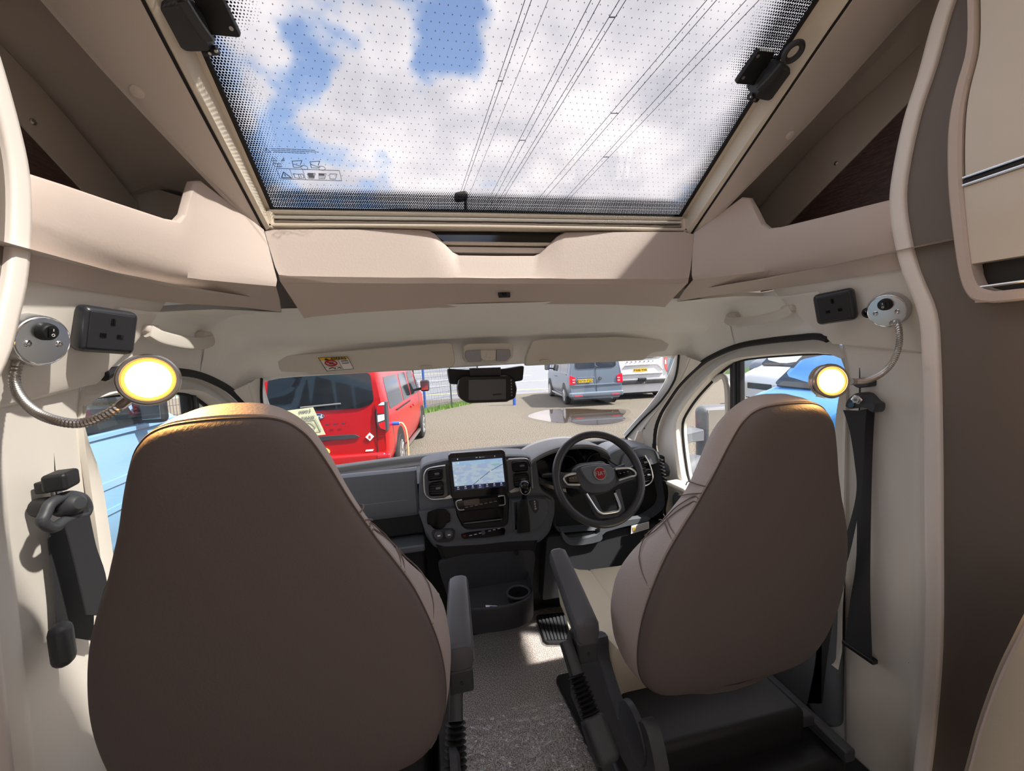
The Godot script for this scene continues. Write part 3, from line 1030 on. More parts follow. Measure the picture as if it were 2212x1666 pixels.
# ================================================================ windscreen, pillars, headlining, visors
func cab_front() -> void:
	# headlining
	var ceil := sgroup("ceiling_002", "grey cloth headlining of the cab")
	var prof := [[-.98, 1.47], [-1.06, 1.47], [-1.14, 1.47], [-1.22, 1.47], [-1.30, 1.47], [-1.36, 1.464], [-1.385, 1.452], [-1.44, 1.425], [-1.50, 1.398], [-1.56, 1.378], [-1.615, 1.366], [-1.65, 1.362], [-1.672, 1.345], [-1.69, 1.30], [-1.72, 1.254], [-1.76, 1.25]]
	var sealz := [[-.98, 1.305], [-1.1, 1.309], [-1.2, 1.304], [-1.33, 1.293], [-1.42, 1.272], [-1.50, 1.248], [-1.56, 1.222], [-1.62, 1.19], [-1.7, 1.15], [-1.8, 1.12]]
	var ys_at := func(z: float) -> float:
		for i in sealz.size() - 1:
			if z <= sealz[i][0] and z >= sealz[i + 1][0]:
				return lerpf(sealz[i][1], sealz[i + 1][1], (z - sealz[i][0]) / (sealz[i + 1][0] - sealz[i][0]))
		return 1.30
	var rows := []
	for q in prof:
		if q[0] > -1.35:
			continue
		var r := []
		for k in 49:
			var x := -.886 + 1.772 * k / 48
			var u := absf(x) / .8
			var z: float = q[0] + .09 * u * u * smoothstep(-1.40, -1.6, q[0])
			var ys: float = ys_at.call(z)
			var w := clampf((absf(x) - .68) / .206, 0, 1)
			var yc: float = q[1]
			r.append(vv(x, ys + (yc - ys) * sqrt(maxf(0.0, 1.0 - pow(w, 4.0))) if yc > ys else yc, z))
		rows.append(r)
	part(ceil, "roof_cloth", mb().loft(rows), M.cloth)
	var edge := [[-.98, .832], [-1.06, .832], [-1.10, .828], [-1.175, .806], [-1.235, .773], [-1.305, .726], [-1.345, .69], [-1.385, .655]]
	for s in [1.0, -1.0]:
		var rr := []
		for q in edge:
			var ys: float = ys_at.call(q[0])
			var r := []
			for k in 13:
				var f := k / 12.0
				var x: float = lerpf(q[1] + .003, .886, f)
				var w := clampf((x - .68) / .206, 0, 1)
				r.append(vv(x, ys + (1.455 - ys) * sqrt(maxf(0.0, 1.0 - pow(w, 4.0))), q[0]))
			rr.append(mir(r, s))
		part(ceil, "roof_cloth", mb().loft(rr), M.cloth)
	# windscreen
	var ws := sgroup("window_4", "curved windscreen in front of the dashboard")
	var gl := mb()
	rows = []
	for j in 9:
		var v := j / 8.0
		var r := []
		for k in 17:
			var u := k / 8.0 - 1.0
			var side := vv(.811, 1.252, -1.60).lerp(vv(.811, .795, -2.10), v) + vv(.045 * sin(PI * v), 0, 0)
			var mid := vv(0, 1.252, -1.77).lerp(vv(0, .765, -2.33), v)
			r.append(vv(side.x * u, lerpf(mid.y, side.y, u * u), lerpf(mid.z, side.z, u * u)))
		rows.append(r)
	gl.loft(rows)
	part(ws, "pane", gl, M.pane)
	var low: Array = rows[8]
	part(ws, "lower_gasket", mb().sweep(mv(low, vv(0, -.012, .02)), sec_rect(.05, .035, .008), Vector3.BACK), M.plastic)
	part(ws, "scuttle", mb().sweep(mv(low, vv(0, -.03, .08)), sec_rect(.09, .02, .006), Vector3.BACK), M.black)
	# A pillars
	for s in [1.0, -1.0]:
		var side := "right" if s > 0 else "left"
		var e1 := resamp(cr([Vector3(0.8113, 1.253, -1.6), Vector3(0.8328, 1.182, -1.68), Vector3(0.8406, 1.095, -1.77), Vector3(0.8324, 0.9948, -1.88), Vector3(0.8191, 0.9131, -1.98), Vector3(0.8038, 0.8162, -2.1)], 4), 24)
		var e2 := resamp(cr([Vector3(0.8134, 1.253, -1.59), Vector3(0.8505, 1.143, -1.68), Vector3(0.86, 1.025, -1.82), Vector3(0.8372, 0.9171, -1.96), Vector3(0.8093, 0.802, -2.09)], 4), 24)
		var se := resamp(cr([vv(.884, 1.22, -1.54), vv(.886, 1.122, -1.70), vv(.886, 1.033, -1.80), vv(.886, .955, -1.875), vv(.886, .866, -1.925), vv(.886, .76, -1.94)], 4), 24)
		var ap := sgroup("trim_%d" % (3 if s > 0 else 4), "cream windscreen pillar on the %s" % side)
		var wp := []
		var cp := []
		for i in 24:
			wp.append(mir([e1[i] + vv(.004, 0, -.03), e1[i] + vv(0, 0, -.02), e2[i] + vv(.004, 0, -.012)], s))
			var a: Vector3 = e2[i]
			var b: Vector3 = se[i]
			cp.append(mir([a + vv(-.004, 0, -.02), a, a + vv(.006, .002, .012), a.lerp(b, .3) + vv(-.004, 0, .012), a.lerp(b, .36) + vv(.002, 0, .010), a.lerp(b, .42) + vv(-.004, 0, .012), a.lerp(b, .75) + vv(-.004, 0, .006), b + vv(-.004, 0, 0), b + vv(.01, 0, -.006)], s))
		part(ap, "outer_pillar", mb().loft(wp), M.white_paint, "white painted outer pillar")
		part(ap, "pillar_cover", mb().loft(cp), M.cream, "", 25.0)
		part(ap, "gasket", mb().tube(mv(mir(e2, s), vv(-.004 * s, 0, -.006)), .005, 6), M.rubber)
		part(ap, "speaker_grille", mb().plate(rp(mir([Vector3(0.8229, 0.8579, -1.985), Vector3(0.8761, 0.8508, -1.985), Vector3(0.8742, 0.7815, -1.985), Vector3(0.7974, 0.7986, -1.985)], s), .006), vv(0, 0, -.01), .003), M.panel)
		part(ap, "screw_cover", mb().lathe([Vector2(0, .002), Vector2(.004, .002), Vector2(.005, 0), Vector2(.005, -.004)], frame(Vector3(Vector3(0.8493, 0.8714, -1.965).x * s, Vector3(0.8493, 0.8714, -1.965).y, -1.965), vv(-.6 * s, 0, 1)), 12), M.black)
		# solid pillar body between seal and glass, so no light leaks
		var sb := mb()
		var sr := []
		for i in 24:
			sr.append(mir([e1[i] + vv(.03, 0, -.05), se[i] + vv(.06, 0, -.05), se[i] + vv(.07, 0, .0)], s))
		sb.loft(sr)
		part(ap, "pillar_skin", sb, M.white_paint)
	# sun visors
	var v1 := thing("sun_visor", "left sun visor with an airbag warning label", "sun visor", "sun visors", vv(-.45, 1.26, -1.62))
	part(v1, "flap", mb().plate(rp([Vector3(-0.7612, 1.33, -1.605), Vector3(-0.7525, 1.274, -1.605), Vector3(-0.6682, 1.268, -1.605), Vector3(-0.6568, 1.257, -1.605), Vector3(-0.2737, 1.252, -1.605), Vector3(-0.1472, 1.255, -1.605), Vector3(-0.1352, 1.279, -1.605), Vector3(-0.1433, 1.348, -1.605), Vector3(-0.1727, 1.351, -1.605)], .012), vv(0, .0, -.02), .007), M.visor)
	part(v1, "pull_grip", mb().rbox(Transform3D(Basis(), Vector3(-0.2473, 1.264, -1.6)), vv(.045, .008, .008), .003), M.lining)
	airbag_label(v1)
	var v2 := thing("sun_visor", "right sun visor above the steering wheel", "sun visor", "sun visors", vv(.45, 1.26, -1.62))
	part(v2, "flap", mb().plate(rp([Vector3(0.1714, 1.345, -1.605), Vector3(0.2288, 1.35, -1.605), Vector3(0.5475, 1.345, -1.605), Vector3(0.7831, 1.321, -1.605), Vector3(0.758, 1.275, -1.605), Vector3(0.6886, 1.269, -1.605), Vector3(0.6537, 1.241, -1.605), Vector3(0.1363, 1.245, -1.605), Vector3(0.1419, 1.283, -1.605)], .012), vv(0, 0, -.02), .007), M.visor)
	part(v2, "pull_grip", mb().rbox(Transform3D(Basis(), Vector3(0.2195, 1.262, -1.6)), vv(.045, .008, .008), .003), M.lining)
	# courtesy lamp
	var dl := thing("courtesy_light", "courtesy light with two grey lenses between the sun visors", "light", "", vv(0, 1.27, -1.64))
	part(dl, "housing", mb().plate(rp([Vector3(-0.1023, 1.336, -1.6), Vector3(-0.0823, 1.344, -1.6), Vector3(0.0728, 1.339, -1.6), Vector3(0.0945, 1.329, -1.6), Vector3(0.0884, 1.282, -1.6), Vector3(0.0633, 1.262, -1.6), Vector3(-0.0869, 1.266, -1.6), Vector3(-0.1035, 1.285, -1.6)], .008), vv(0, .0, -.05), .006), M.visor)
	part(dl, "lens", mb().plate(rp([Vector3(-0.0971, 1.316, -1.592), Vector3(-0.035, 1.317, -1.592), Vector3(-0.0375, 1.272, -1.592), Vector3(-0.0873, 1.273, -1.592), Vector3(-0.1003, 1.292, -1.592)], .006), vv(0, 0, -.008), .003), mat(c8(150, 152, 156), 0.15))
	part(dl, "lens", mb().plate(rp([Vector3(0.0226, 1.316, -1.592), Vector3(0.0772, 1.313, -1.592), Vector3(0.0795, 1.286, -1.592), Vector3(0.0603, 1.269, -1.592), Vector3(0.0201, 1.269, -1.592)], .006), vv(0, 0, -.008), .003), mat(c8(150, 152, 156), 0.15))
	part(dl, "button", mb().plate(rp([Vector3(-0.0392, 1.315, -1.588), Vector3(0.0218, 1.314, -1.588), Vector3(0.0181, 1.278, -1.588), Vector3(0.0015, 1.272, -1.588), Vector3(-0.0272, 1.274, -1.588), Vector3(-0.0392, 1.283, -1.588)], .006), vv(0, 0, -.012), .003), M.visor)
	part(dl, "button", mb().plate(rp([Vector3(-0.0168, 1.308, -1.585), Vector3(-0.0007, 1.308, -1.585), Vector3(-0.0018, 1.286, -1.585), Vector3(-0.0179, 1.287, -1.585)], .002), vv(0, 0, -.01), .001), M.lining)
	# camera housing and rear-view monitor
	var rm := thing("rear_view_monitor", "black rear-view camera monitor hanging below the courtesy light", "monitor", "", vv(0, 1.1, -1.70))
	part(rm, "bracket_cover", mb().plate(rp([Vector3(-0.1619, 1.247, -1.735), Vector3(-0.0784, 1.238, -1.735), Vector3(0.0784, 1.233, -1.735), Vector3(0.1657, 1.242, -1.735), Vector3(0.1565, 1.179, -1.735), Vector3(0.1156, 1.174, -1.735), Vector3(0.0866, 1.198, -1.735), Vector3(-0.0901, 1.202, -1.735), Vector3(-0.1203, 1.179, -1.735), Vector3(-0.1563, 1.183, -1.735)], .01), vv(0, 0, -.05), .006), M.black)
	part(rm, "stem", mb().plate([Vector3(-0.0705, 1.244, -1.715), Vector3(0.0592, 1.241, -1.715), Vector3(0.057, 1.198, -1.715), Vector3(-0.073, 1.202, -1.715)], vv(0, 0, -.03), .004), M.plastic)
	part(rm, "case", mb().plate(rp([Vector3(-0.1222, 1.207, -1.69), Vector3(-0.1031, 1.215, -1.69), Vector3(0.088, 1.207, -1.69), Vector3(0.1108, 1.192, -1.69), Vector3(0.1205, 1.149, -1.69), Vector3(0.1104, 1.107, -1.69), Vector3(0.0825, 1.101, -1.69), Vector3(0.0764, 1.096, -1.69), Vector3(-0.0871, 1.102, -1.69), Vector3(-0.1089, 1.115, -1.69), Vector3(-0.1267, 1.132, -1.69), Vector3(-0.1298, 1.173, -1.69)], .012), vv(0, 0, -.028), .008), M.gloss)
	part(rm, "display", mb().plate([Vector3(-0.0817, 1.199, -1.688), Vector3(0.0732, 1.193, -1.688), Vector3(0.0688, 1.108, -1.688), Vector3(-0.0865, 1.116, -1.688)], vv(0, 0, -.004), .001), mat(c8(84, 86, 90), 0.12), "dark grey glass display")
	for k in 6:
		part(rm, "key", mb().rbox(Transform3D(Basis(), Vector3(0.0945, 1.186, -1.689) - vv(0, .0124 * k, 0)), vv(.005, .007, .003), .001), M.grey)
	part(rm, "key_strip", mb().rbox(Transform3D(Basis(), Vector3(0.0328, 1.132, -1.687)), vv(.036, .006, .001), .0003), M.black)
	# grab handles
	for s in [1.0, -1.0]:
		var gh := thing("grab_handle", "beige folding grab handle above the %s door" % ("right" if s > 0 else "left"), "handle", "grab handles", vv(.845 * s, 1.38, -1.2))
		var hp := mir(cr([vv(.842, 1.388, -1.07), vv(.836, 1.375, -1.10), vv(.832, 1.366, -1.18), vv(.832, 1.366, -1.26), vv(.836, 1.374, -1.32), vv(.842, 1.384, -1.345)], 5), s)
		part(gh, "grip", mb().sweep(hp, sec_rect(.016, .032, .006), vv(1, 0, 0)), M.visor)
		part(gh, "hinge", mb().rbox(Transform3D(Basis(), vv(.85 * s, 1.392, -1.325)), vv(.03, .022, .045), .008), M.lining)
		part(gh, "hinge", mb().rbox(Transform3D(Basis(), vv(.85 * s, 1.392, -1.085)), vv(.03, .022, .045), .008), M.lining)

func airbag_label(p: Node) -> void:
	var z := -1.600
	var q := [Vector3(-0.622, 1.317, -1.602), Vector3(-0.5218, 1.316, -1.602), Vector3(-0.5031, 1.27, -1.602), Vector3(-0.5965, 1.267, -1.602)]
	part(p, "warning_label", mb().plate(q, vv(0, 0, -.004)), M.white, "white and yellow airbag warning label")
	var a: Vector3 = q[0]
	var b: Vector3 = q[1]
	var c: Vector3 = q[2]
	var d: Vector3 = q[3]
	var P := func(u: float, v: float, k := 0.0015) -> Vector3:
		return a.lerp(b, u).lerp(d.lerp(c, u), v) + vv(0, 0, k)
	var lab: Node = p
	part(lab, "label_band", mb().poly([P.call(.02, .02), P.call(.98, .02), P.call(.98, .22), P.call(.02, .22)]), mat(c8(232, 190, 30), 0.5))
	for e in [[0.0, 0.0, 1.0, 0.03], [0.0, .97, 1.0, 1.0], [0.0, 0.0, .02, 1.0], [.98, 0.0, 1.0, 1.0], [.60, .22, .615, 1.0], [0.0, .70, .6, .715]]:
		part(lab, "label_line", mb().poly([P.call(e[0], e[1], .002), P.call(e[2], e[1], .002), P.call(e[2], e[3], .002), P.call(e[0], e[3], .002)]), M.black)
	words(lab, "label_text", "AIRBAG", M.black, P.call(.66, .125, .003), b - a, a - d, .0105, .0004)
	part(lab, "label_sign", mb().poly([P.call(.24, .05, .003), P.call(.34, .21, .003), P.call(.16, .21, .003)]), M.black)
	var ring := []
	for k in 20:
		var an := TAU * k / 20
		ring.append(P.call(.32 + cos(an) * .20, .45 + sin(an) * .19, .003))
	part(lab, "label_sign", mb().tube(ring, .0022, 6, true), mat(c8(190, 30, 40), 0.5))
	part(lab, "label_sign", mb().tube([P.call(.18, .32, .003), P.call(.46, .58, .003)], .002, 6), mat(c8(190, 30, 40), 0.5))
	part(lab, "label_sign", mb().poly([P.call(.22, .5, .002), P.call(.32, .38, .002), P.call(.42, .42, .002), P.call(.36, .52, .002)]), M.black)
	part(lab, "label_sign", mb().tube([P.call(.70, .33, .002), P.call(.92, .33, .002), P.call(.93, .50, .002), P.call(.71, .52, .002)], .0012, 6, true), M.black)
	part(lab, "label_sign", mb().tube([P.call(.12, .86, .002), P.call(.25, .78, .002), P.call(.38, .84, .002), P.call(.32, .92, .002)], .0014, 6), M.black)
	part(lab, "label_sign", mb().tube([P.call(.44, .86, .002), P.call(.50, .79, .002), P.call(.57, .88, .002)], .0014, 6), M.black)

# ================================================================ the living area behind the camera
func living_area() -> void:
	var fl := mb().box(vv(-1.1, -.05, -2.2), vv(1.1, 0, 3.2))
	struct("floor", fl, M.carpet, "speckled grey-brown cab carpet")
	var ce := mb()  # unseen rooflight opening, added and enlarged for fill light
	ce.box(vv(-1.15, 2.26, .0), vv(-.40, 2.30, 3.2))
	ce.box(vv(.40, 2.26, .0), vv(1.15, 2.30, 3.2))
	ce.box(vv(-.40, 2.26, .0), vv(.40, 2.30, .40))
	ce.box(vv(-.40, 2.26, 1.60), vv(.40, 2.30, 3.2))
	ce.box(vv(-1.15, 2.19, -.33), vv(1.15, 2.31, .02))
	struct("ceiling_003", ce, M.cabinet, "ceiling of the unseen living area with a rooflight added for fill light")
	for s in [1.0, -1.0]:
		var w := mb()  # unseen side openings, enlarged to add fill light
		w.box(vv(1.10 * s, 0, .55), vv(1.14 * s, .85, 3.2))
		w.box(vv(1.10 * s, 1.75, .0), vv(1.14 * s, 2.3, 3.2))
		w.box(vv(1.10 * s, .85, .55), vv(1.14 * s, 1.75, .70))
		w.box(vv(1.10 * s, .85, 2.4), vv(1.14 * s, 1.75, 3.2))
		w.box(vv(1.10 * s, 1.4, -1.5), vv(1.14 * s, 2.3, .6))
		struct("wall_%s_living" % ("right" if s > 0 else "left"), w, M.cabinet)
	struct("wall_back", mb().box(vv(-1.15, 0, 3.2), vv(1.15, 2.3, 3.24)), M.cabinet)
	# overhead cabinet on the right
	var ca := thing("overhead_cabinet", "gloss cream overhead cabinet at the upper right with a chrome line across its doors", "cabinet", "", vv(.85, 1.36, -.3))
	var outer := [Vector3(0.79, 1.953, -0.6412), Vector3(0.79, 1.839, -0.6374), Vector3(0.79, 1.769, -0.6524), Vector3(0.79, 1.714, -0.6612), Vector3(0.79, 1.653, -0.6626), Vector3(0.79, 1.571, -0.6582), Vector3(0.79, 1.478, -0.6475), Vector3(0.79, 1.417, -0.6385), Vector3(0.79, 1.38, -0.6288), Vector3(0.79, 1.357, -0.614), Vector3(0.79, 1.348, -0.5868)]
	var inner := [Vector3(0.79, 1.941, -0.6267), Vector3(0.79, 1.827, -0.6234), Vector3(0.79, 1.759, -0.6351), Vector3(0.79, 1.711, -0.6401), Vector3(0.79, 1.643, -0.6403), Vector3(0.79, 1.581, -0.6372), Vector3(0.79, 1.499, -0.6292), Vector3(0.79, 1.431, -0.621), Vector3(0.79, 1.395, -0.613), Vector3(0.79, 1.379, -0.6036), Vector3(0.79, 1.369, -0.5841)]
	outer = cr(outer, 4)
	inner = cr(inner, 4)
	outer.append(vv(.79, outer[-1].y - .012, .25))
	inner.append(vv(.79, inner[-1].y - .012, .25))
	var rows := []
	rows.append(mv(outer, vv(.036, 0, -.008)))
	rows.append(mv(outer, vv(.012, 0, -.002)))
	rows.append(mv(outer, vv(.003, 0, 0)))
	rows.append(lerps(outer, inner, .15))
	rows.append(lerps(outer, inner, .8))
	rows.append(mv(inner, vv(.004, 0, 0)))
	rows.append(mv(inner, vv(.03, 0, .002)))
	part(ca, "surround", mb().loft(rows), M.beige)
	var zr := .25
	var d1 := []
	for i in range(0, 29):
		if inner[i].y > Vector3(0.79, 1.593, -0.6375).y:
			d1.append(inner[i] + vv(.006, 0, .004))
	d1.append(Vector3(0.796, 1.595, -0.6412))
	var ye := Vector3(0.79, 1.595, -0.5507)
	var y0 := Vector3(0.79, 1.593, -0.6375)
	var sl := (ye.y - y0.y) / (ye.z - y0.z)
	d1.append(vv(.796, y0.y + sl * (zr - y0.z), zr))
	d1.append(vv(.796, d1[0].y, zr))
	part(ca, "door", mb().plate(d1, vv(.03, 0, 0)), M.door_gloss)
	for k in [[.004, .003], [-.010, .003]]:
		part(ca, "chrome_strip", mb().sweep([vv(.793, y0.y + k[0] - .004, y0.z + .002), vv(.793, y0.y + k[0] - .004 + sl * (zr - y0.z), zr)], sec_rect(.008, .005, .002), vv(1, 0, 0)), M.chrome)
	part(ca, "strip_groove", mb().sweep([vv(.797, y0.y - .007, y0.z + .002), vv(.797, y0.y - .007 + sl * (zr - y0.z), zr)], sec_rect(.006, .010, .002), vv(1, 0, 0)), M.black)
	var d2 := [y0 + vv(.006, -.016, .0)]
	for q in [Vector3(0.796, 1.5, -0.6329), Vector3(0.796, 1.437, -0.6254), Vector3(0.796, 1.426, -0.623)]:
		d2.append(q)
	var yb: Vector3 = Vector3(0.796, 1.425, -0.5481)
	var ya: Vector3 = Vector3(0.796, 1.426, -0.623)
	d2.append(vv(.796, ya.y + (yb.y - ya.y) / (yb.z - ya.z) * (zr - ya.z), zr))
	d2.append(vv(.796, y0.y - .016 + sl * (zr - y0.z), zr))
	part(ca, "door", mb().plate(d2, vv(.03, 0, 0), .002), M.door_gloss)
	# dark open niche with a chrome lip
	var ny: float = ya.y
	part(ca, "niche", mb().box(vv(.818, ny - .075, ya.z + .008), vv(.83, ny + .02, zr)), M.black)
	part(ca, "niche_floor", mb().box(vv(.795, ny - .075, ya.z + .01), vv(.88, ny - .068, zr)), M.beige)
	part(ca, "chrome_lip", mb().tube([vv(.797, Vector3(0.797, 1.38, -0.6153).y, Vector3(0.797, 1.38, -0.6153).z), vv(.797, Vector3(0.797, 1.381, -0.5472).y, Vector3(0.797, 1.381, -0.5472).z), vv(.797, Vector3(0.797, 1.381, -0.5472).y + .01, zr)], .003, 8), M.chrome)
	# lounge seat cushion at the lower right
	var be := thing("bench_cushion", "greyish leather bench cushion at the lower right corner", "cushion", "", vv(.7, .0, -.3))
	var ed := [Vector3(0.66, 0.8765, -0.4499), Vector3(0.66, 0.8023, -0.4686), Vector3(0.66, 0.7184, -0.4886), Vector3(0.66, 0.6119, -0.5084), Vector3(0.66, 0.5295, -0.5202), Vector3(0.66, 0.4661, -0.5284), Vector3(0.66, 0.3637, -0.5359)]
	ed = cr(ed, 4)
	var br := []
	for p in ed:
		br.append([p + vv(.16, 0, -.02), p + vv(.04, 0, -.012), p + vv(.012, 0, -.004), p, p + vv(-.006, 0, .012), p + vv(-.01, 0, .05), p + vv(-.01, 0, .4)])
	part(be, "cushion", mb().loft(br), M.seat_light)
	part(be, "piping", mb().tube(mv(ed, vv(-.004, 0, .008)), .003, 6), M.seat)

# ================================================================ seats
func seats() -> void:
	seat("left", vv(-.515, 1.222, -.560))
	seat("right", vv(.44, 1.162, -.640))
	# black floor tray under the right seat and rubber matting
	var tray := thing("floor_tray", "black plastic floor tray and seat plinth under the right front seat", "tray", "", vv(.55, 0, -.9))
	part(tray, "plinth", mb().rbox(Transform3D(Basis(), vv(.46, .13, -1.02)), vv(.50, .26, .50), .02), M.black)
	part(tray, "mat", mb().plate(rp([vv(.17, .02, -1.5), vv(.94, .02, -1.5), vv(.94, .05, -.5), vv(.22, .05, -.5)], .03), vv(0, -.03, 0), .006), M.black)
	for x in [.21, .70]:
		part(tray, "slide_rail", mb().rbox(Transform3D(Basis(), vv(x, .28, -1.02)), vv(.03, .03, .52), .004), M.plastic)
	part(tray, "cross_bar", mb().rbox(Transform3D(Basis(), vv(.46, .30, -.86)), vv(.46, .03, .03), .006), M.plastic)
	part(tray, "cross_bar", mb().rbox(Transform3D(Basis(), vv(.46, .22, -.755)), vv(.40, .06, .02), .006), M.plastic)
	var tl := thing("floor_tray", "black seat plinth under the left front seat", "tray", "", vv(-.52, 0, -.9))
	part(tl, "plinth", mb().rbox(Transform3D(Basis(), vv(-.52, .15, -.98)), vv(.50, .30, .50), .02), M.black)

func seat(side: String, base: Vector3) -> void:
	var s := 1.0 if side == "right" else -1.0
	var t := thing("captain_seat", "taupe leather captain's seat on the %s seen from behind" % side, "seat", "front seats", vv(base.x, 0, base.z - .3))
	var a := deg_to_rad(14)
	var up := vv(0, cos(a), sin(a))
	var fw := vv(0, sin(a), -cos(a))
	var P := func(x: float, tt: float, d: float) -> Vector3:
		return base + vv(x, 0, 0) + up * tt + fw * d
	# outline of the rear seam, then of the front edge: [x, t] and [x, t, depth]
	var half := [[0.0, .001, 0.0, -.004, .112], [.030, .000, .026, -.007, .113], [.056, -.003, .047, -.016, .115], [.076, -.010, .064, -.032, .119], [.090, -.021, .078, -.050, .123], [.104, -.040, .090, -.072, .126], [.122, -.082, .102, -.110, .13], [.143, -.140, .115, -.165, .132], [.164, -.190, .128, -.208, .132], [.176, -.218, .140, -.232, .130], [.194, -.254, .160, -.265, .132], [.223, -.320, .198, -.330, .140], [.246, -.400, .245, -.405, .155], [.259, -.470, .267, -.470, .165], [.2635, -.540, .274, -.540, .168], [.260, -.600, .272, -.600, .165], [.248, -.655, .262, -.655, .15], [.226, -.695, .24, -.690, .13], [.19, -.720, .20, -.712, .11], [.12, -.734, .13, -.726, .10], [0.0, -.740, 0.0, -.732, .10]]
	var rim := []
	var fro := []
	var ha := []
	var hb := []
	for k in half:
		ha.append(Vector2(k[0], k[1]))
		hb.append(vv(k[2], k[3], k[4]))
	ha = cr(ha, 4)
	hb = cr(hb, 4)
	for i in ha.size():
		rim.append(ha[i])
		fro.append(hb[i])
	for i in range(ha.size() - 2, 0, -1):
		rim.append(Vector2(-ha[i].x, ha[i].y))
		fro.append(vv(-hb[i].x, hb[i].y, hb[i].z))
	var cen := Vector2(0, -.40)
	var rear := []
	for k in [[1.0, .040], [.992, .032], [.975, .024], [.94, .016], [.86, .010], [.7, .005], [.45, .001], [.2, -.001], [.02, -.001]]:
		var r := []
		for p in rim:
			var q: Vector2 = cen + (p - cen) * k[0]
			# the panel keeps its width near the top
			r.append(P.call(q.x, q.y, k[1]))
		rear.append(r)
	var bc := mb().loft(rear, true)
	bc.fan(rear[-1], true)
	part(t, "back_cover", bc, M.seat_shaded, "leather back panel in a shaded copy of the seat leather")
	var gus := []
	for k in [[0.0, 0.0], [.04, .004], [.3, .009], [.6, .010], [.85, .005], [1.0, -.004]]:
		var r := []
		for i in rim.size():
			var a2 := vv(rim[i].x, rim[i].y, .044)
			var p: Vector3 = a2.lerp(fro[i], k[0])
			var o: Vector2 = Vector2(p.x, p.y + .40).normalized() * k[1]
			r.append(P.call(p.x + o.x, p.y + o.y, p.z))
		gus.append(r)
	for k in [[.93, .010], [.7, .006], [.4, -.006], [.05, -.008]]:
		var r := []
		for i in rim.size():
			var p: Vector3 = fro[i]
			r.append(P.call(p.x * k[0], -.40 + (p.y + .40) * k[0], p.z + k[1]))
		gus.append(r)
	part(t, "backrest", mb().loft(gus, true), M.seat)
	var seam := []
	for p in rim:
		seam.append(P.call(p.x, p.y, .042))
	part(t, "piping_seam", mb().tube(seam, .0022, 6, true), M.seam)
	# bottom skirt
	var sk := []
	for dt in [0.0, -.012, -.024]:
		var r := []
		for q in [-1.0, -.9, -.6, -.3, 0.0, .3, .6, .9, 1.0]:
			r.append(P.call(.215 * q * (1.0 + dt), -.712 + dt * 1.3 + .03 * q * q, .012 + .03 * q * q - dt * .3))
		sk.append(r)
	part(t, "skirt", mb().loft(sk), M.seat_shaded)
	# stitched lines on the side gussets
	for sd in [1.0, -1.0]:
		var G := func(T: float, w: float) -> Vector3:
			var q := Vector4(T, .2, .2, .13)
			for i in ha.size() - 1:
				if ha[i].y >= T and ha[i + 1].y <= T:
					var u: float = (ha[i].y - T) / maxf(ha[i].y - ha[i + 1].y, 1e-6)
					q = Vector4(T, lerpf(ha[i].x, ha[i + 1].x, u), lerpf(hb[i].x, hb[i + 1].x, u), lerpf(hb[i].z, hb[i + 1].z, u))
			var prof := [[q.y + .001, .046], [lerpf(q.y, q.z, .3) + .009, lerpf(.044, q.w, .3)], [lerpf(q.y, q.z, .6) + .010, lerpf(.044, q.w, .6)], [lerpf(q.y, q.z, .85) + .005, lerpf(.044, q.w, .85)], [q.z - .004, q.w]]
			var f := clampf(w, 0, 1) * 4.0
			var k := mini(int(f), 3)
			var x := lerpf(prof[k][0], prof[k + 1][0], f - k)
			var d := lerpf(prof[k][1], prof[k + 1][1], f - k)
			return P.call(sd * (x + .0008), T, d)
		var lines := [[[-.165, 0.0], [-.185, .5], [-.215, 1.0]], [[-.18, .0], [-.20, .3], [-.222, .6], [-.24, 1.0]], [[-.20, .0], [-.207, .12], [-.25, .4], [-.31, .62], [-.36, .9]], [[-.192, .0], [-.197, .16], [-.24, .47], [-.30, .7], [-.35, 1.0]], [[-.275, .0], [-.275, .5], [-.29, 1.0]], [[-.287, .0], [-.283, .5], [-.305, 1.0]], [[-.405, .0], [-.375, .5], [-.335, 1.0]]]
		for l in lines:
			var pts := []
			for q in l:
				pts.append(Vector2(q[0], q[1]))
			var pp := []
			for q in cr(pts, 6):
				pp.append(G.call(q.x, q.y))
			part(t, "stitch_line", mb().tube(pp, .0013, 5), M.stitch)
	# cushion
	var cy := base.y - .70
	var cu := mb()
	var rows := []
	for k in [[-.06, .20, -.04], [-.05, .235, .0], [.02, .262, .02], [.15, .268, .02], [.30, .268, .028], [.42, .262, .03], [.47, .245, .012], [.485, .22, -.03]]:
		var z: float = base.z - .42 - k[0] * .82
		var w: float = k[1]
		var y: float = cy + k[2]
		var r := []
		for q in [[-1.0, -.12], [-1.02, -.06], [-1.0, -.02], [-.93, .005], [-.82, .008], [-.70, -.006], [-.55, -.014], [-.52, -.018], [-.49, -.014], [0.0, -.018], [.49, -.014], [.52, -.018], [.55, -.014], [.70, -.006], [.82, .008], [.93, .005], [1.0, -.02], [1.02, -.06], [1.0, -.12]]:
			r.append(vv(base.x + q[0] * w, y + q[1], z))
		rows.append(r)
	cu.loft(rows, true, true)
	part(t, "cushion", cu, M.seat_light, "cream leather seat cushion")
	# side valances
	var inner: float = -s
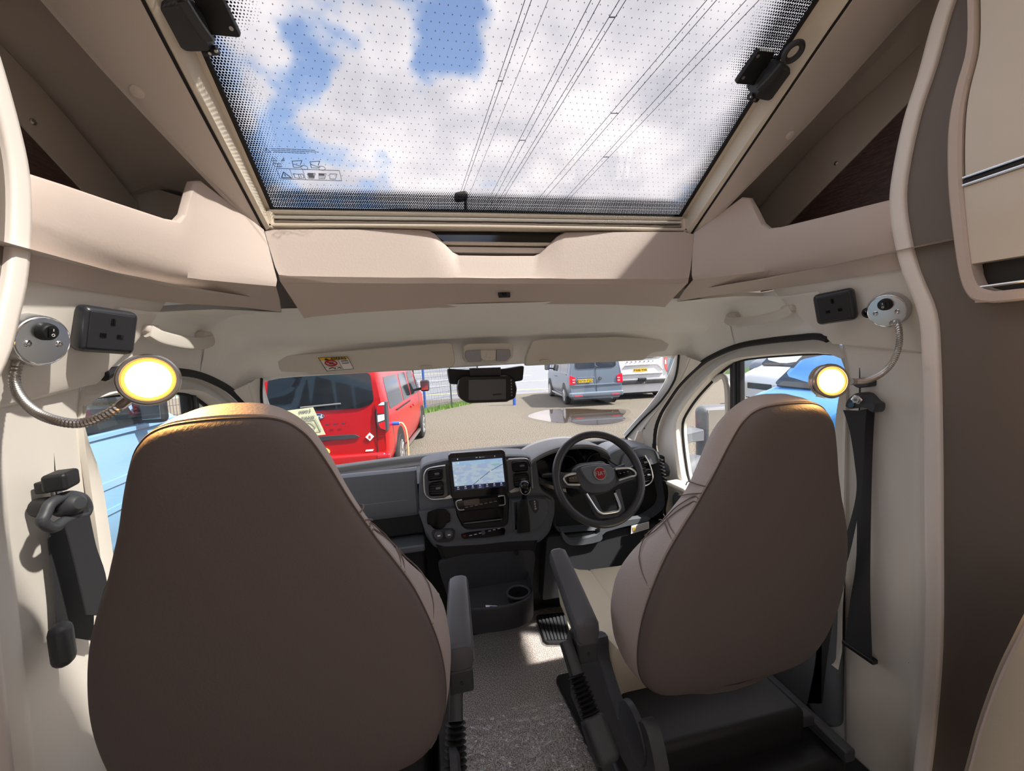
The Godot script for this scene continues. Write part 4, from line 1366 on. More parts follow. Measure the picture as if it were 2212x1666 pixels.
	for sd in [inner]:
		var x: float = base.x + sd * .272
		var o := [[.03, .06], [.02, .0], [-.06, -.06], [-.10, -.07], [-.16, -.03], [-.20, .03], [-.24, .02], [-.27, -.06], [-.25, -.15], [-.12, -.17], [.1, -.19], [.3, -.19], [.30, -.10], [.2, -.04], [.1, .03]]
		var pl := []
		for q in o:
			pl.append(vv(x, cy - .02 + q[1], base.z - .36 - q[0]))
		part(t, "valance", mb().plate(cr(pl, 3, true), vv(-sd * .03, 0, 0), .008), M.plastic)
		if sd == inner:
			part(t, "recliner_cover", mb().lathe([Vector2(0, .012), Vector2(.05, .010), Vector2(.062, .004), Vector2(.064, -.01)], frame(vv(x, cy - .06, base.z - .20), vv(sd, 0, 0)), 24), M.plastic)
	part(t, "pedestal", mb().rbox(Transform3D(Basis(), vv(base.x, cy - .20, base.z - .42)), vv(.44, .16, .44), .02), M.black)
	# lever with a bellows boot on the aisle side
	var lx: float = base.x + inner * (.292 if s > 0 else .29)
	var g0 := Vector3(0.0428, 0.5905, -0.9273) if s > 0 else Vector3(-0.2291, 0.5734, -0.8795)
	var g1 := Vector3(0.0507, 0.538, -0.8805) if s > 0 else Vector3(-0.2359, 0.5291, -0.8364)
	var g2 := Vector3(0.0659, 0.47, -0.8207) if s > 0 else Vector3(-0.245, 0.4341, -0.7896)
	part(t, "lever_grip", mb().sweep([g0, g0.lerp(g1, .1), g0.lerp(g1, .5), g1], sec_rect(.030, .036, .010), vv(1, 0, 0)), M.plastic, "black lever grip")
	var be := []
	var br := []
	for i in 41:
		be.append(g1.lerp(g2, i / 40.0))
		br.append(.0175 + .0045 * sin(i * TAU / 4.0) + .003 * i / 40.0)
	part(t, "lever_bellows", mb().tube(be, br, 14), M.black, "ribbed black rubber boot")
	part(t, "lever_base", mb().rbox(frame(g2 + (g2 - g1).normalized() * .03, g2 - g1), vv(.055, .09, .055), .016), M.plastic)
	part(t, "side_rail", mb().sweep([vv(lx - inner * .02, cy - .28, base.z - .62), vv(lx - inner * .02, cy - .30, base.z - .02)], sec_rect(.02, .10, .008), vv(1, 0, 0)), M.plastic)
	# armrest on the aisle side
	var far := Vector3(0.0922, 0.7309, -1.13) if s > 0 else Vector3(-0.1996, 0.7122, -1.1)
	var near := Vector3(0.0873, 0.6559, -0.9) if s > 0 else Vector3(-0.2171, 0.682, -0.86)
	var ax := (near - far).normalized()
	var n := near + ax * .012
	var pts := [far - ax * .008, far - ax * .004, far + ax * .01, far.lerp(n, .3), far.lerp(n, .7), n - ax * .012, n - ax * .003, n]
	var scl := [.35, .72, .93, 1.0, 1.08, 1.12, 1.02, .8]
	var arows := []
	for i in pts.size():
		var k: float = scl[i]
		var r := []
		for q in sec_rect(.056 * k, .052 * k, .016 * k):
			r.append(pts[i] + vv(1, 0, 0) * q.x + vv(0, 1, 0) * (q.y - .026 - (1.0 - k) * .01))
		arows.append(r)
	part(t, "armrest", mb().loft(arows, true, true), M.arm, "dark grey padded armrest")
	part(t, "armrest_bracket", mb().rbox(Transform3D(Basis(Vector3.RIGHT, .12), near + vv(0, -.078, -.022)), vv(.052, .06, .06), .006), M.plastic)
	part(t, "armrest_bolt", mb().lathe([Vector2(0, .001), Vector2(.004, .001), Vector2(.004, -.004)], frame(near + vv(0, -.082, .009), vv(0, .1, 1)), 10), M.black)
	part(t, "armrest_bolt", mb().lathe([Vector2(0, .002), Vector2(.012, .001), Vector2(.013, -.004)], frame(near + vv(inner * .027, -.06, -.03), vv(inner, 0, 0)), 16), M.black)

# ================================================================ dashboard, console, steering wheel
func vent(p: Node, o: Array, n: Vector3, rows_n := 4) -> void:
	# o: four corners (top left, top right, bottom right, bottom left), n: towards the viewer
	var ring := rp(o, .012, 4)
	var c := Vector3.ZERO
	for q in o:
		c += q / 4.0
	var inn := []
	for q in ring:
		inn.append(q.lerp(c, .13))
	var v := part(p, "air_vent", mb().loft([mv(ring, -n * .012) , ring, mv(lerps(ring, inn, .5), n * .004), inn, mv(inn, -n * .025)], true).poly(mv(inn, -n * .025)), M.black)
	for i in rows_n:
		var f := (i + .8) / (rows_n + .6)
		var a: Vector3 = o[0].lerp(o[3], f).lerp(c, .12) - n * .006
		var b: Vector3 = o[1].lerp(o[2], f).lerp(c, .12) - n * .006
		part(v, "slat", mb().sweep([a, b], sec_rect(.010, .0035, .001), n + vv(0, -.5, 0)), M.plastic)
	part(v, "tab", mb().rbox(frame(c + vv(.008, .004, 0), vv(0, 1, 0)), vv(.020, .009, .012), .002), M.dash_light)

func dashboard() -> void:
	var d := thing("dashboard", "dark grey dashboard across the front of the cab", "dashboard", "", vv(0, .1, -1.9))
	# upper tray and main body
	var body := mb()
	var rows := []
	for x in [-.93, -.90, -.6, -.3, .0, .3, .6, .88, .92]:
		var e := absf(x) / .9
		var zf := .16 * e * e
		rows.append([vv(x, .74, -2.34 + zf * 1.3), vv(x, .745, -2.15 + zf), vv(x, .735, -2.0 + zf * .5), vv(x, .73, -1.90), vv(x, .55, -1.87), vv(x, .10, -1.90), vv(x, .0, -1.95)])
	body.loft(rows)
	part(d, "main_body", body, M.black)
	# passenger side: padded top panel and shelf
	var pp := mb()
	rows = []
	for q in [[-.92, .0], [-.88, .0], [-.60, .0], [-.38, .0], [-.325, .0], [-.315, .004]]:
		var x: float = q[0]
		var dz: float = -q[1] * 2.0
		rows.append([vv(x, .80, -1.93), vv(x, .822, -1.85 + dz), vv(x, .826, -1.82 + dz), vv(x, .818, -1.80 + dz), vv(x, .78, -1.785 + dz), vv(x, .70, -1.775 + dz), vv(x, .648, -1.78 + dz), vv(x, .628, -1.792 + dz), vv(x, .622, -1.82), vv(x, .625, -1.88)])
	pp.loft(rows)
	part(d, "passenger_panel", pp, M.dash)
	part(d, "panel_groove", mb().sweep([vv(-.85, .704, -1.7745), vv(-.36, .704, -1.7745)], sec_rect(.003, .0022, .0006), Vector3.BACK), M.grey)
	part(d, "glovebox", mb().rbox(Transform3D(Basis(), vv(-.60, .58, -1.87)), vv(.60, .10, .10), .01), M.black)
	part(d, "shelf_edge", mb().rbox(Transform3D(Basis(), vv(-.60, .50, -1.82)), vv(.60, .03, .16), .008), M.dash)
	part(d, "lower_panel", mb().rbox(Transform3D(Basis(), vv(-.60, .29, -1.85)), vv(.60, .38, .08), .02), M.black)
	# ---- centre stack
	part(d, "centre_stack", mb().plate(rp([Vector3(-0.2972, 0.8405, -1.775), Vector3(-0.2637, 0.853, -1.775), Vector3(-0.1795, 0.8624, -1.775), Vector3(0.0869, 0.8519, -1.775), Vector3(0.1748, 0.841, -1.775), Vector3(0.2119, 0.812, -1.775), Vector3(0.2192, 0.7392, -1.775), Vector3(0.2232, 0.6855, -1.775), Vector3(0.2907, 0.6323, -1.775), Vector3(0.2875, 0.5591, -1.775), Vector3(0.2618, 0.4755, -1.775), Vector3(0.216, 0.434, -1.775), Vector3(0.1503, 0.4219, -1.775), Vector3(-0.1407, 0.4481, -1.775), Vector3(-0.2626, 0.4747, -1.775), Vector3(-0.2941, 0.5328, -1.775), Vector3(-0.3144, 0.6375, -1.775), Vector3(-0.3161, 0.6983, -1.775)], .02), vv(0, 0, -.14), .012), M.dash)
	part(d, "lower_fascia", mb().plate(rp([Vector3(-0.3187, 0.6547, -1.752), Vector3(-0.1603, 0.6525, -1.752), Vector3(-0.1566, 0.6154, -1.752), Vector3(-0.1358, 0.5655, -1.752), Vector3(-0.1128, 0.55, -1.752), Vector3(0.0456, 0.5428, -1.752), Vector3(0.0608, 0.5554, -1.752), Vector3(0.0705, 0.6628, -1.752), Vector3(0.2409, 0.6525, -1.752), Vector3(0.266, 0.6346, -1.752), Vector3(0.268, 0.581, -1.752), Vector3(0.2422, 0.488, -1.752), Vector3(0.1997, 0.4553, -1.752), Vector3(0.0418, 0.4697, -1.752), Vector3(-0.0608, 0.4721, -1.752), Vector3(-0.2195, 0.4872, -1.752), Vector3(-0.2668, 0.5084, -1.752), Vector3(-0.2922, 0.5627, -1.752)], .008), vv(0, 0, -.05), .005), M.dash)
	for k in [[[Vector3(-0.1936, 0.838, -1.758), Vector3(-0.2594, 0.833, -1.758), Vector3(-0.2797, 0.8154, -1.758), Vector3(-0.285, 0.7921, -1.758), Vector3(-0.2851, 0.7323, -1.758), Vector3(-0.2749, 0.7111, -1.758), Vector3(-0.2527, 0.6984, -1.758), Vector3(-0.1828, 0.6959, -1.758)], [Vector3(-0.2651, 0.8331, -1.76), Vector3(-0.1935, 0.8375, -1.76), Vector3(-0.1903, 0.7002, -1.76), Vector3(-0.2679, 0.7015, -1.76)]], [[Vector3(0.0786, 0.8361, -1.758), Vector3(0.1491, 0.833, -1.758), Vector3(0.1715, 0.8183, -1.758), Vector3(0.1786, 0.7904, -1.758), Vector3(0.1799, 0.7274, -1.758), Vector3(0.1805, 0.6958, -1.758)], [Vector3(0.0706, 0.8344, -1.76), Vector3(0.162, 0.8292, -1.76), Vector3(0.172, 0.6856, -1.76), Vector3(0.0753, 0.6846, -1.76)]]]:
		part(d, "vent_surround", mb().plate(rp(k[1], .01), vv(0, 0, -.03), .004), M.dash_light)
		part(d, "chrome_line", mb().tube(cr(k[0], 4), .0036, 8), M.satin, "bright silver trim line")
	part(d, "chrome_line", mb().plate([Vector3(-0.2103, 0.6999, -1.75), Vector3(-0.1823, 0.7126, -1.75), Vector3(-0.1734, 0.6974, -1.75), Vector3(-0.2067, 0.6955, -1.75)], vv(0, 0, -.006)), M.satin)
	part(d, "chrome_line", mb().plate([Vector3(0.0739, 0.6963, -1.75), Vector3(0.0993, 0.7078, -1.75), Vector3(0.1264, 0.7068, -1.75), Vector3(0.1194, 0.693, -1.75), Vector3(0.0818, 0.6891, -1.75)], vv(0, 0, -.006)), M.satin)
	vent(d, [Vector3(-0.2692, 0.8308, -1.748), Vector3(-0.206, 0.832, -1.748), Vector3(-0.2072, 0.7823, -1.748), Vector3(-0.2706, 0.7796, -1.748)], Vector3.BACK)
	vent(d, [Vector3(-0.2692, 0.7715, -1.748), Vector3(-0.2058, 0.7742, -1.748), Vector3(-0.2057, 0.7121, -1.748), Vector3(-0.269, 0.7158, -1.748)], Vector3.BACK)
	vent(d, [Vector3(0.0925, 0.8269, -1.748), Vector3(0.1609, 0.8239, -1.748), Vector3(0.1629, 0.7781, -1.748), Vector3(0.0942, 0.7794, -1.748)], Vector3.BACK)
	vent(d, [Vector3(0.0959, 0.7709, -1.748), Vector3(0.1646, 0.7696, -1.748), Vector3(0.1658, 0.707, -1.748), Vector3(0.0969, 0.7088, -1.748)], Vector3.BACK)
	# touch screen
	var scr := [Vector3(-0.1817, 0.8893, -1.705), Vector3(-0.1698, 0.8977, -1.705), Vector3(0.0469, 0.8921, -1.705), Vector3(0.0584, 0.883, -1.705), Vector3(0.0635, 0.7121, -1.705), Vector3(0.0531, 0.7052, -1.705), Vector3(-0.1678, 0.712, -1.705), Vector3(-0.1787, 0.7212, -1.705)]
	for i in scr.size():
		scr[i].z -= (scr[i].y - .80) * .12
	part(d, "touch_screen", mb().plate(rp(scr, .005), vv(0, 0, -.02), .003), M.gloss, "wide black touch screen showing a map")
	var q4 := [Vector3(-0.171, 0.8808, -1.704), Vector3(0.0458, 0.8766, -1.704), Vector3(0.0505, 0.7383, -1.704), Vector3(-0.1661, 0.7418, -1.704)]
	for i in 4:
		q4[i].z = -1.7035 - (q4[i].y - .80) * .12 + .002
	var mm := mat(Color(.02, .02, .02), 0.15)
	mm.emission_enabled = true
	mm.emission_texture = map_image()
	mm.emission_energy_multiplier = 0.62
	mm.texture_repeat = false
	print_quad(d, "screen_picture", q4[0], q4[1], q4[2], q4[3], mm)
	# climate panel and cubby
	part(d, "stack_recess", mb().plate(rp([Vector3(-0.1722, 0.6909, -1.745), Vector3(0.0681, 0.6841, -1.745), Vector3(0.0598, 0.5625, -1.745), Vector3(0.0445, 0.5479, -1.745), Vector3(-0.1172, 0.5556, -1.745), Vector3(-0.136, 0.5725, -1.745), Vector3(-0.1532, 0.6156, -1.745)], .01), vv(0, 0, -.02), .003), M.black)
	part(d, "climate_panel", mb().plate(rp([Vector3(-0.1593, 0.6857, -1.738), Vector3(0.0502, 0.6824, -1.738), Vector3(0.0505, 0.6494, -1.738), Vector3(-0.1323, 0.646, -1.738), Vector3(-0.1517, 0.6505, -1.738)], .004), vv(0, 0, -.015), .002), M.gloss)
	part(d, "chrome_line", mb().tube(cr([Vector3(-0.1339, 0.6896, -1.735), Vector3(-0.1536, 0.688, -1.735), Vector3(-0.16, 0.6788, -1.735), Vector3(-0.1537, 0.6538, -1.735), Vector3(-0.1443, 0.6466, -1.735), Vector3(-0.1267, 0.6463, -1.735)], 3), .0024, 6), M.satin)
	part(d, "chrome_line", mb().tube(cr([Vector3(0.0213, 0.6849, -1.735), Vector3(0.0437, 0.6863, -1.735), Vector3(0.0495, 0.6794, -1.735), Vector3(0.05, 0.6505, -1.735), Vector3(0.0436, 0.6452, -1.735), Vector3(0.0233, 0.6457, -1.735)], 3), .0024, 6), M.satin)
	part(d, "climate_display", mb().plate([Vector3(-0.1281, 0.6862, -1.737), Vector3(-0.0608, 0.6861, -1.737), Vector3(-0.0603, 0.6595, -1.737), Vector3(-0.1256, 0.6617, -1.737)], vv(0, 0, -.002)), mat(c8(74, 62, 58), 0.2))
	for k in 7:
		part(d, "climate_key", mb().rbox(Transform3D(Basis(), Vector3(-0.1162, 0.6548, -1.736) + vv(.0208 * k, .0018 * k, 0)), vv(.013, .004, .002), .0006), M.grey)
	part(d, "cubby", mb().plate(rp([Vector3(-0.1465, 0.6373, -1.739), Vector3(0.0438, 0.6334, -1.739), Vector3(0.0369, 0.5804, -1.739), Vector3(0.0241, 0.5718, -1.739), Vector3(-0.1244, 0.5775, -1.739), Vector3(-0.1394, 0.5917, -1.739)], .006), vv(0, 0, -.004), .001), M.gloss)
	part(d, "cubby_lip", mb().tube([Vector3(-0.1304, 0.5868, -1.733), Vector3(0.0318, 0.5835, -1.733)], .003, 6), M.dash)
	# cup holder
	var cu := [Vector3(-0.2794, 0.6431, -1.748), Vector3(-0.2636, 0.6511, -1.748), Vector3(-0.2402, 0.6561, -1.748), Vector3(-0.2094, 0.6522, -1.748), Vector3(-0.1985, 0.6407, -1.748), Vector3(-0.1876, 0.6271, -1.748), Vector3(-0.1893, 0.5989, -1.748), Vector3(-0.2034, 0.5927, -1.748), Vector3(-0.214, 0.5779, -1.748), Vector3(-0.2339, 0.5705, -1.748), Vector3(-0.2568, 0.5757, -1.748), Vector3(-0.2711, 0.5938, -1.748), Vector3(-0.2839, 0.6036, -1.748)]
	var cc := mb()
	var cr1 := cr(cu, 3, true)
	cc.loft([mv(cr1, vv(0, 0, .0)), mv(cr1, vv(0, .004, .006)), mv(cr1, vv(0, .0, -.01))], true).poly(mv(cr1, vv(0, 0, .003)))
	part(d, "cup_holder", cc, M.gloss, "black recessed cup holder")
	# two capped power sockets
	part(d, "socket_plate", mb().plate(rp([Vector3(-0.2692, 0.5638, -1.742), Vector3(-0.2534, 0.5716, -1.742), Vector3(-0.18, 0.5655, -1.742), Vector3(-0.1692, 0.5498, -1.742), Vector3(-0.1768, 0.5202, -1.742), Vector3(-0.1952, 0.5086, -1.742), Vector3(-0.2493, 0.5144, -1.742), Vector3(-0.2653, 0.535, -1.742)], .008), vv(0, 0, -.02), .004), M.plastic)
	for q in [Vector3(-0.2396, 0.5485, -1.735), Vector3(-0.1972, 0.5465, -1.735)]:
		part(d, "socket_cap", mb().lathe([Vector2(0, .006), Vector2(.015, .005), Vector2(.018, .002), Vector2(.019, -.006)], frame(q, vv(0, .1, 1)), 20), M.arm)
		part(d, "socket_mark", mb().rbox(Transform3D(Basis(), q + vv(0, .001, .006)), vv(.012, .006, .001), .0003), M.white)
	# switch strip
	part(d, "switch_strip", mb().plate(rp([Vector3(-0.1465, 0.5343, -1.742), Vector3(-0.1185, 0.5386, -1.742), Vector3(0.0434, 0.5367, -1.742), Vector3(0.047, 0.5279, -1.742), Vector3(0.0419, 0.5077, -1.742), Vector3(-0.04, 0.5068, -1.742), Vector3(-0.1358, 0.5143, -1.742), Vector3(-0.1452, 0.5218, -1.742)], .004), vv(0, 0, -.012), .002), M.gloss)
	part(d, "switch_light", mb().rbox(Transform3D(Basis(), Vector3(-0.1311, 0.5285, -1.741)), vv(.008, .004, .001), .0003), mat(c8(170, 60, 40), .5))
	for k in 7:
		if k != 3:
			part(d, "switch_icon", mb().rbox(Transform3D(Basis(), Vector3(-0.1053, 0.5269, -1.741) + vv(.0205 * k, .0022 * k, 0)), vv(.012, .0026, .001), .0003), M.white)
	part(d, "switch_knob", mb().lathe([Vector2(0, .003), Vector2(.008, .003), Vector2(.0095, .001), Vector2(.0095, -.003)], frame(Vector3(-0.051, 0.532, -1.74), vv(0, .1, 1)), 20), M.arm)
	# gear selector
	part(d, "gear_plate", mb().plate(rp([Vector3(0.0772, 0.6595, -1.735), Vector3(0.1937, 0.6577, -1.735), Vector3(0.2357, 0.6484, -1.735), Vector3(0.2473, 0.6217, -1.735), Vector3(0.2365, 0.5702, -1.735), Vector3(0.198, 0.5225, -1.735), Vector3(0.1657, 0.5101, -1.735), Vector3(0.1027, 0.5105, -1.735), Vector3(0.0823, 0.5175, -1.735)], .012), vv(0, 0, -.02), .005), M.dash)
	var gb := [Vector3(0.1258, 0.5115, -1.735), Vector3(0.1234, 0.6031, -1.715), Vector3(0.1252, 0.6773, -1.69)]
	part(d, "gear_boot", mb().loft([ring_at(gb[0], .030, .018, 16), ring_at(gb[0].lerp(gb[1], .5), .030, .020, 16), ring_at(gb[1], .026, .018, 16), ring_at(gb[2], .014, .014, 16)], true, true), M.black)
	part(d, "gear_stalk", mb().tube([gb[2], Vector3(0.125, 0.7065, -1.675)], .010, 10), M.gloss)
	var kn := Vector3(0.123, 0.7394, -1.66)
	part(d, "gear_knob", mb().lathe([Vector2(.0, -.032), Vector2(.012, -.030), Vector2(.019, -.020), Vector2(.0245, -.004), Vector2(.0255, .006), Vector2(.023, .018), Vector2(.015, .026), Vector2(0, .029)], frame(kn, vv(0, 1, .35)), 24), M.gloss, "glossy black gear knob")
	part(d, "knob_ring", mb().tube(cr([kn + vv(-.020, .012, .010), kn + vv(-.022, -.006, .014), kn + vv(-.012, -.024, .012), kn + vv(.004, -.029, .013), kn + vv(.018, -.018, .014), kn + vv(.023, 0, .011)], 4), .0016, 6), M.chrome)
	part(d, "gear_slot", mb().plate([Vector3(0.0898, 0.6497, -1.729), Vector3(0.1001, 0.6505, -1.729), Vector3(0.0963, 0.5327, -1.729), Vector3(0.0878, 0.5297, -1.729)], vv(0, 0, -.004)), M.gloss)
	part(d, "gear_labels", mb().plate(rp([Vector3(0.1561, 0.6498, -1.729), Vector3(0.1876, 0.6521, -1.729), Vector3(0.1998, 0.6423, -1.729), Vector3(0.1981, 0.6049, -1.729), Vector3(0.1847, 0.5898, -1.729), Vector3(0.1746, 0.5995, -1.729)], .006), vv(0, 0, -.004), .001), M.plastic)
	for k in 4:
		words(d, "gear_letter", ["R", "N", "A", "M"][k], M.white, Vector3(0.1806, 0.6452, -1.728) + vv(.0008 * k, -.0108 * k, 0), Vector3.RIGHT, Vector3.UP, .0075, .0004)
	# ---- instrument binnacle
	var hood := cr([Vector3(0.174, 0.8176, -1.735), Vector3(0.1852, 0.8329, -1.735), Vector3(0.241, 0.8582, -1.735), Vector3(0.3097, 0.8743, -1.735), Vector3(0.3811, 0.8779, -1.735), Vector3(0.4444, 0.8719, -1.735), Vector3(0.4971, 0.8563, -1.735), Vector3(0.5322, 0.8338, -1.735), Vector3(0.545, 0.8111, -1.735)], 4)
	rows = []
	for i in hood.size():
		var h: Vector3 = hood[i]
		rows.append([h + vv(0, -.01, -.24), h + vv(0, .0, -.12), h + vv(0, .004, -.02), h, h + vv(0, -.010, .004), h + vv(0, -.020, -.002), h + vv(0, -.024, -.03), h + vv(0, -.03, -.12)])
	part(d, "binnacle_hood", mb().loft(rows), M.dash_light)
	part(d, "instrument_cluster", mb().plate(cr([Vector3(0.205, 0.7616, -1.84), Vector3(0.2743, 0.8136, -1.84), Vector3(0.4118, 0.8376, -1.84), Vector3(0.5277, 0.8174, -1.84), Vector3(0.5784, 0.7717, -1.84), Vector3(0.5737, 0.6354, -1.84), Vector3(0.38, 0.6241, -1.84), Vector3(0.2349, 0.6857, -1.84)], 3, true), vv(0, 0, -.02), .002), M.gloss)
	for q in [Vector3(0.3651, 0.7503, -1.835), Vector3(0.523, 0.747, -1.835)]:
		part(d, "dial_ring", mb().tube(ring_at2(q, .055, 24), .003, 6, true), M.plastic)
	part(d, "driver_fascia", mb().plate(cr([Vector3(0.1939, 0.8016, -1.79), Vector3(0.2096, 0.768, -1.79), Vector3(0.2293, 0.7252, -1.79), Vector3(0.2653, 0.6996, -1.79), Vector3(0.2979, 0.6872, -1.79), Vector3(0.3638, 0.6643, -1.79), Vector3(0.5227, 0.6346, -1.79), Vector3(0.5942, 0.6709, -1.79), Vector3(0.6334, 0.7893, -1.79), Vector3(0.7056, 0.8201, -1.79), Vector3(0.7778, 0.8131, -1.79), Vector3(0.8138, 0.787, -1.79), Vector3(0.8316, 0.7125, -1.79), Vector3(0.8487, 0.596, -1.79), Vector3(0.8521, 0.5263, -1.79), Vector3(0.8187, 0.4842, -1.79), Vector3(0.7315, 0.4495, -1.79), Vector3(0.5865, 0.435, -1.79), Vector3(0.4233, 0.4465, -1.79), Vector3(0.2993, 0.4638, -1.79), Vector3(0.2819, 0.576, -1.79), Vector3(0.2864, 0.6277, -1.79), Vector3(0.2267, 0.6696, -1.79)], 3, true), vv(0, 0, -.12), .012), M.dash)
	part(d, "driver_top", mb().plate(cr([Vector3(0.5604, 0.7832, -1.8), Vector3(0.6038, 0.8188, -1.8), Vector3(0.6872, 0.8264, -1.8), Vector3(0.7837, 0.8149, -1.8), Vector3(0.8246, 0.7837, -1.8), Vector3(0.8308, 0.7329, -1.8), Vector3(0.7203, 0.7217, -1.8), Vector3(0.6247, 0.7319, -1.8)], 3, true), vv(0, .0, -.16), .01), M.dash)
	part(d, "column_shroud", mb().rbox(Transform3D(Basis(Vector3.RIGHT, -.4), vv(.42, .72, -1.72)), vv(.15, .13, .22), .03), M.black)
	part(d, "knee_panel", mb().plate(rp([Vector3(0.2458, 0.445, -1.8), Vector3(0.836, 0.4314, -1.8), Vector3(0.8546, 0.1443, -1.8), Vector3(0.2095, 0.138, -1.8)], .02), vv(0, 0, -.06), .01), M.plastic)
	part(d, "knee_panel", mb().plate(cr([Vector3(0.3122, 0.4773, -1.78), Vector3(0.3398, 0.4403, -1.78), Vector3(0.3729, 0.4223, -1.78), Vector3(0.4878, 0.4305, -1.78), Vector3(0.5241, 0.4703, -1.78), Vector3(0.7268, 0.4817, -1.78), Vector3(0.7506, 0.4602, -1.78), Vector3(0.5346, 0.4352, -1.78), Vector3(0.5051, 0.3943, -1.78), Vector3(0.3717, 0.3913, -1.78), Vector3(0.3234, 0.425, -1.78)], 3, true), vv(0, 0, -.03), .004), M.dash)
	# side vents on the right
	vent(d, [Vector3(0.7015, 0.7667, -1.772), Vector3(0.7473, 0.7799, -1.772), Vector3(0.7628, 0.7291, -1.772), Vector3(0.7193, 0.7203, -1.772)], Vector3.BACK)
	vent(d, [Vector3(0.7237, 0.7086, -1.772), Vector3(0.7673, 0.7174, -1.772), Vector3(0.7708, 0.6652, -1.772), Vector3(0.7294, 0.6542, -1.772)], Vector3.BACK)
	part(d, "chrome_line", mb().tube(cr([Vector3(0.7339, 0.7873, -1.765), Vector3(0.7544, 0.7496, -1.765), Vector3(0.77, 0.6988, -1.765), Vector3(0.7691, 0.6652, -1.765), Vector3(0.7517, 0.647, -1.765), Vector3(0.7227, 0.6391, -1.765)], 4), .0034, 8), M.satin)
	for k in 7:
		part(d, "demister_slat", mb().rbox(Transform3D(Basis(), Vector3(0.8313, 0.7511, -1.8) + vv(.003 * k, -.018 * k, .01)), vv(.012, .006, .03), .001), M.black)
	# stalks
	part(d, "stalk", mb().tube([Vector3(0.2723, 0.763, -1.7), Vector3(0.2331, 0.7709, -1.68), Vector3(0.2058, 0.7748, -1.67)], [.009, .010, .007], 10), M.black)
	part(d, "stalk", mb().tube([Vector3(0.5423, 0.7565, -1.7), Vector3(0.5888, 0.7758, -1.68)], [.008, .010], 10), M.plastic)
	# notice sticker under the wheel
	var st := [Vector3(0.662, 0.4478, -1.778), Vector3(0.7543, 0.4582, -1.778), Vector3(0.7534, 0.4238, -1.778), Vector3(0.6584, 0.4095, -1.778)]
	part(d, "notice_sticker", mb().plate(st, vv(0, 0, -.003)), M.white, "white notice sticker")
	part(d, "notice_mark", mb().rbox(Transform3D(Basis(), st[0].lerp(st[3], .5) + vv(.014, .003, .001)), vv(.012, .018, .001), .0003), mat(c8(200, 170, 70), .5))
	for k in 4:
		part(d, "notice_line", mb().sweep([st[0].lerp(st[3], .2 + k * .2) + vv(.026, .004, .0006), st[1].lerp(st[2], .2 + k * .2) + vv(-.006, 0, .0006)], sec_rect(.0015, .0006, .0002), Vector3.UP), M.grey)
	# ---- centre console down to the floor
	var co := mb()
	rows = []
	for k in [[.56, -1.765, .245], [.50, -1.755, .235], [.44, -1.752, .215], [.38, -1.75, .20], [.33, -1.75, .185], [.27, -1.75, .175], [.16, -1.80, .16], [.0, -1.85, .15]]:
		var xc := -.022
		var w: float = k[2]
		rows.append([vv(xc - w, k[0], -1.9), vv(xc - w, k[0], k[1] - .02), vv(xc - w + .02, k[0], k[1]), vv(xc + w - .02, k[0], k[1]), vv(xc + w, k[0], k[1] - .02), vv(xc + w, k[0], -1.9)])
	co.loft(rows)
	part(d, "console", co, M.black)
	part(d, "console_panel", mb().plate(rp([Vector3(-0.2527, 0.4295, -1.742), Vector3(-0.1439, 0.4435, -1.742), Vector3(0.1631, 0.4182, -1.742), Vector3(0.1791, 0.3944, -1.742), Vector3(0.1555, 0.2583, -1.742), Vector3(0.1423, 0.2064, -1.742), Vector3(-0.2151, 0.2479, -1.742), Vector3(-0.2463, 0.3773, -1.742)], .02), vv(0, 0, -.02), .006), M.plastic)
	part(d, "console_button", mb().lathe([Vector2(0, .002), Vector2(.010, .001), Vector2(.011, -.004)], frame(Vector3(0.0906, 0.4204, -1.738), vv(0, 0, 1)), 16), M.black)
	# tray with cup ring
	var tr := cr([vv(-.20, .33, -1.74), vv(-.19, .33, -1.60), vv(-.15, .33, -1.54), vv(-.04, .33, -1.515), vv(.06, .33, -1.525), vv(.115, .33, -1.57), vv(.13, .33, -1.66), vv(.135, .33, -1.74)], 5)
	rows = []
	rows.append(mv(lerps(tr, [], 0.0) if false else tr, vv(0, -.05, -.02)))
	rows = [mv(tr, vv(0, -.13, -.05)), mv(tr, vv(0, -.105, -.01)), mv(tr, vv(0, -.06, -.002)), mv(tr, vv(0, -.055, .0)), mv(tr, vv(0, -.008, 0)), mv(tr, vv(0, 0, -.006)), mv(tr, vv(0, -.003, -.014)), mv(tr, vv(0, -.04, -.02))]
	var tb := mb().loft(rows)
	tb.poly(mv(tr, vv(0, -.04, -.018)))
	part(d, "console_tray", tb, M.plastic)
	part(d, "cup_ring", mb().tube(ring_flat(vv(.062, .325, -1.60), .046, 28), .005, 8, true), M.plastic)
	part(d, "cup_well", mb().lathe([Vector2(.044, .03), Vector2(.042, .0), Vector2(0, -.005)], Transform3D(Basis(), vv(.062, .295, -1.60)), 24), M.gloss)
	var lf := solo("leaflet", "small printed leaflet lying in the console tray", "leaflet", mb().plate([vv(-.075, .294, -1.60), vv(.0, .294, -1.57), vv(-.01, .294, -1.545), vv(-.075, .294, -1.555)], vv(0, -.002, 0)), M.white)
	part(lf, "leaflet_print", mb().plate([vv(-.06, .2952, -1.588), vv(-.02, .2952, -1.572), vv(-.025, .2952, -1.556), vv(-.06, .2952, -1.56)], vv(0, -.0008, 0)), mat(c8(70, 110, 170), .5))
	steering_wheel()
	# foot rest pad on the floor
	var fp := thing("pedal_pad", "black ribbed rubber foot pad on the carpet by the right seat", "pad", "", vv(.25, 0, -1.85))
	var o := [Vector3(0.1997, 0.018, -1.892), Vector3(0.3474, 0.018, -1.872), Vector3(0.3016, 0.018, -1.66), Vector3(0.1885, 0.018, -1.686)]
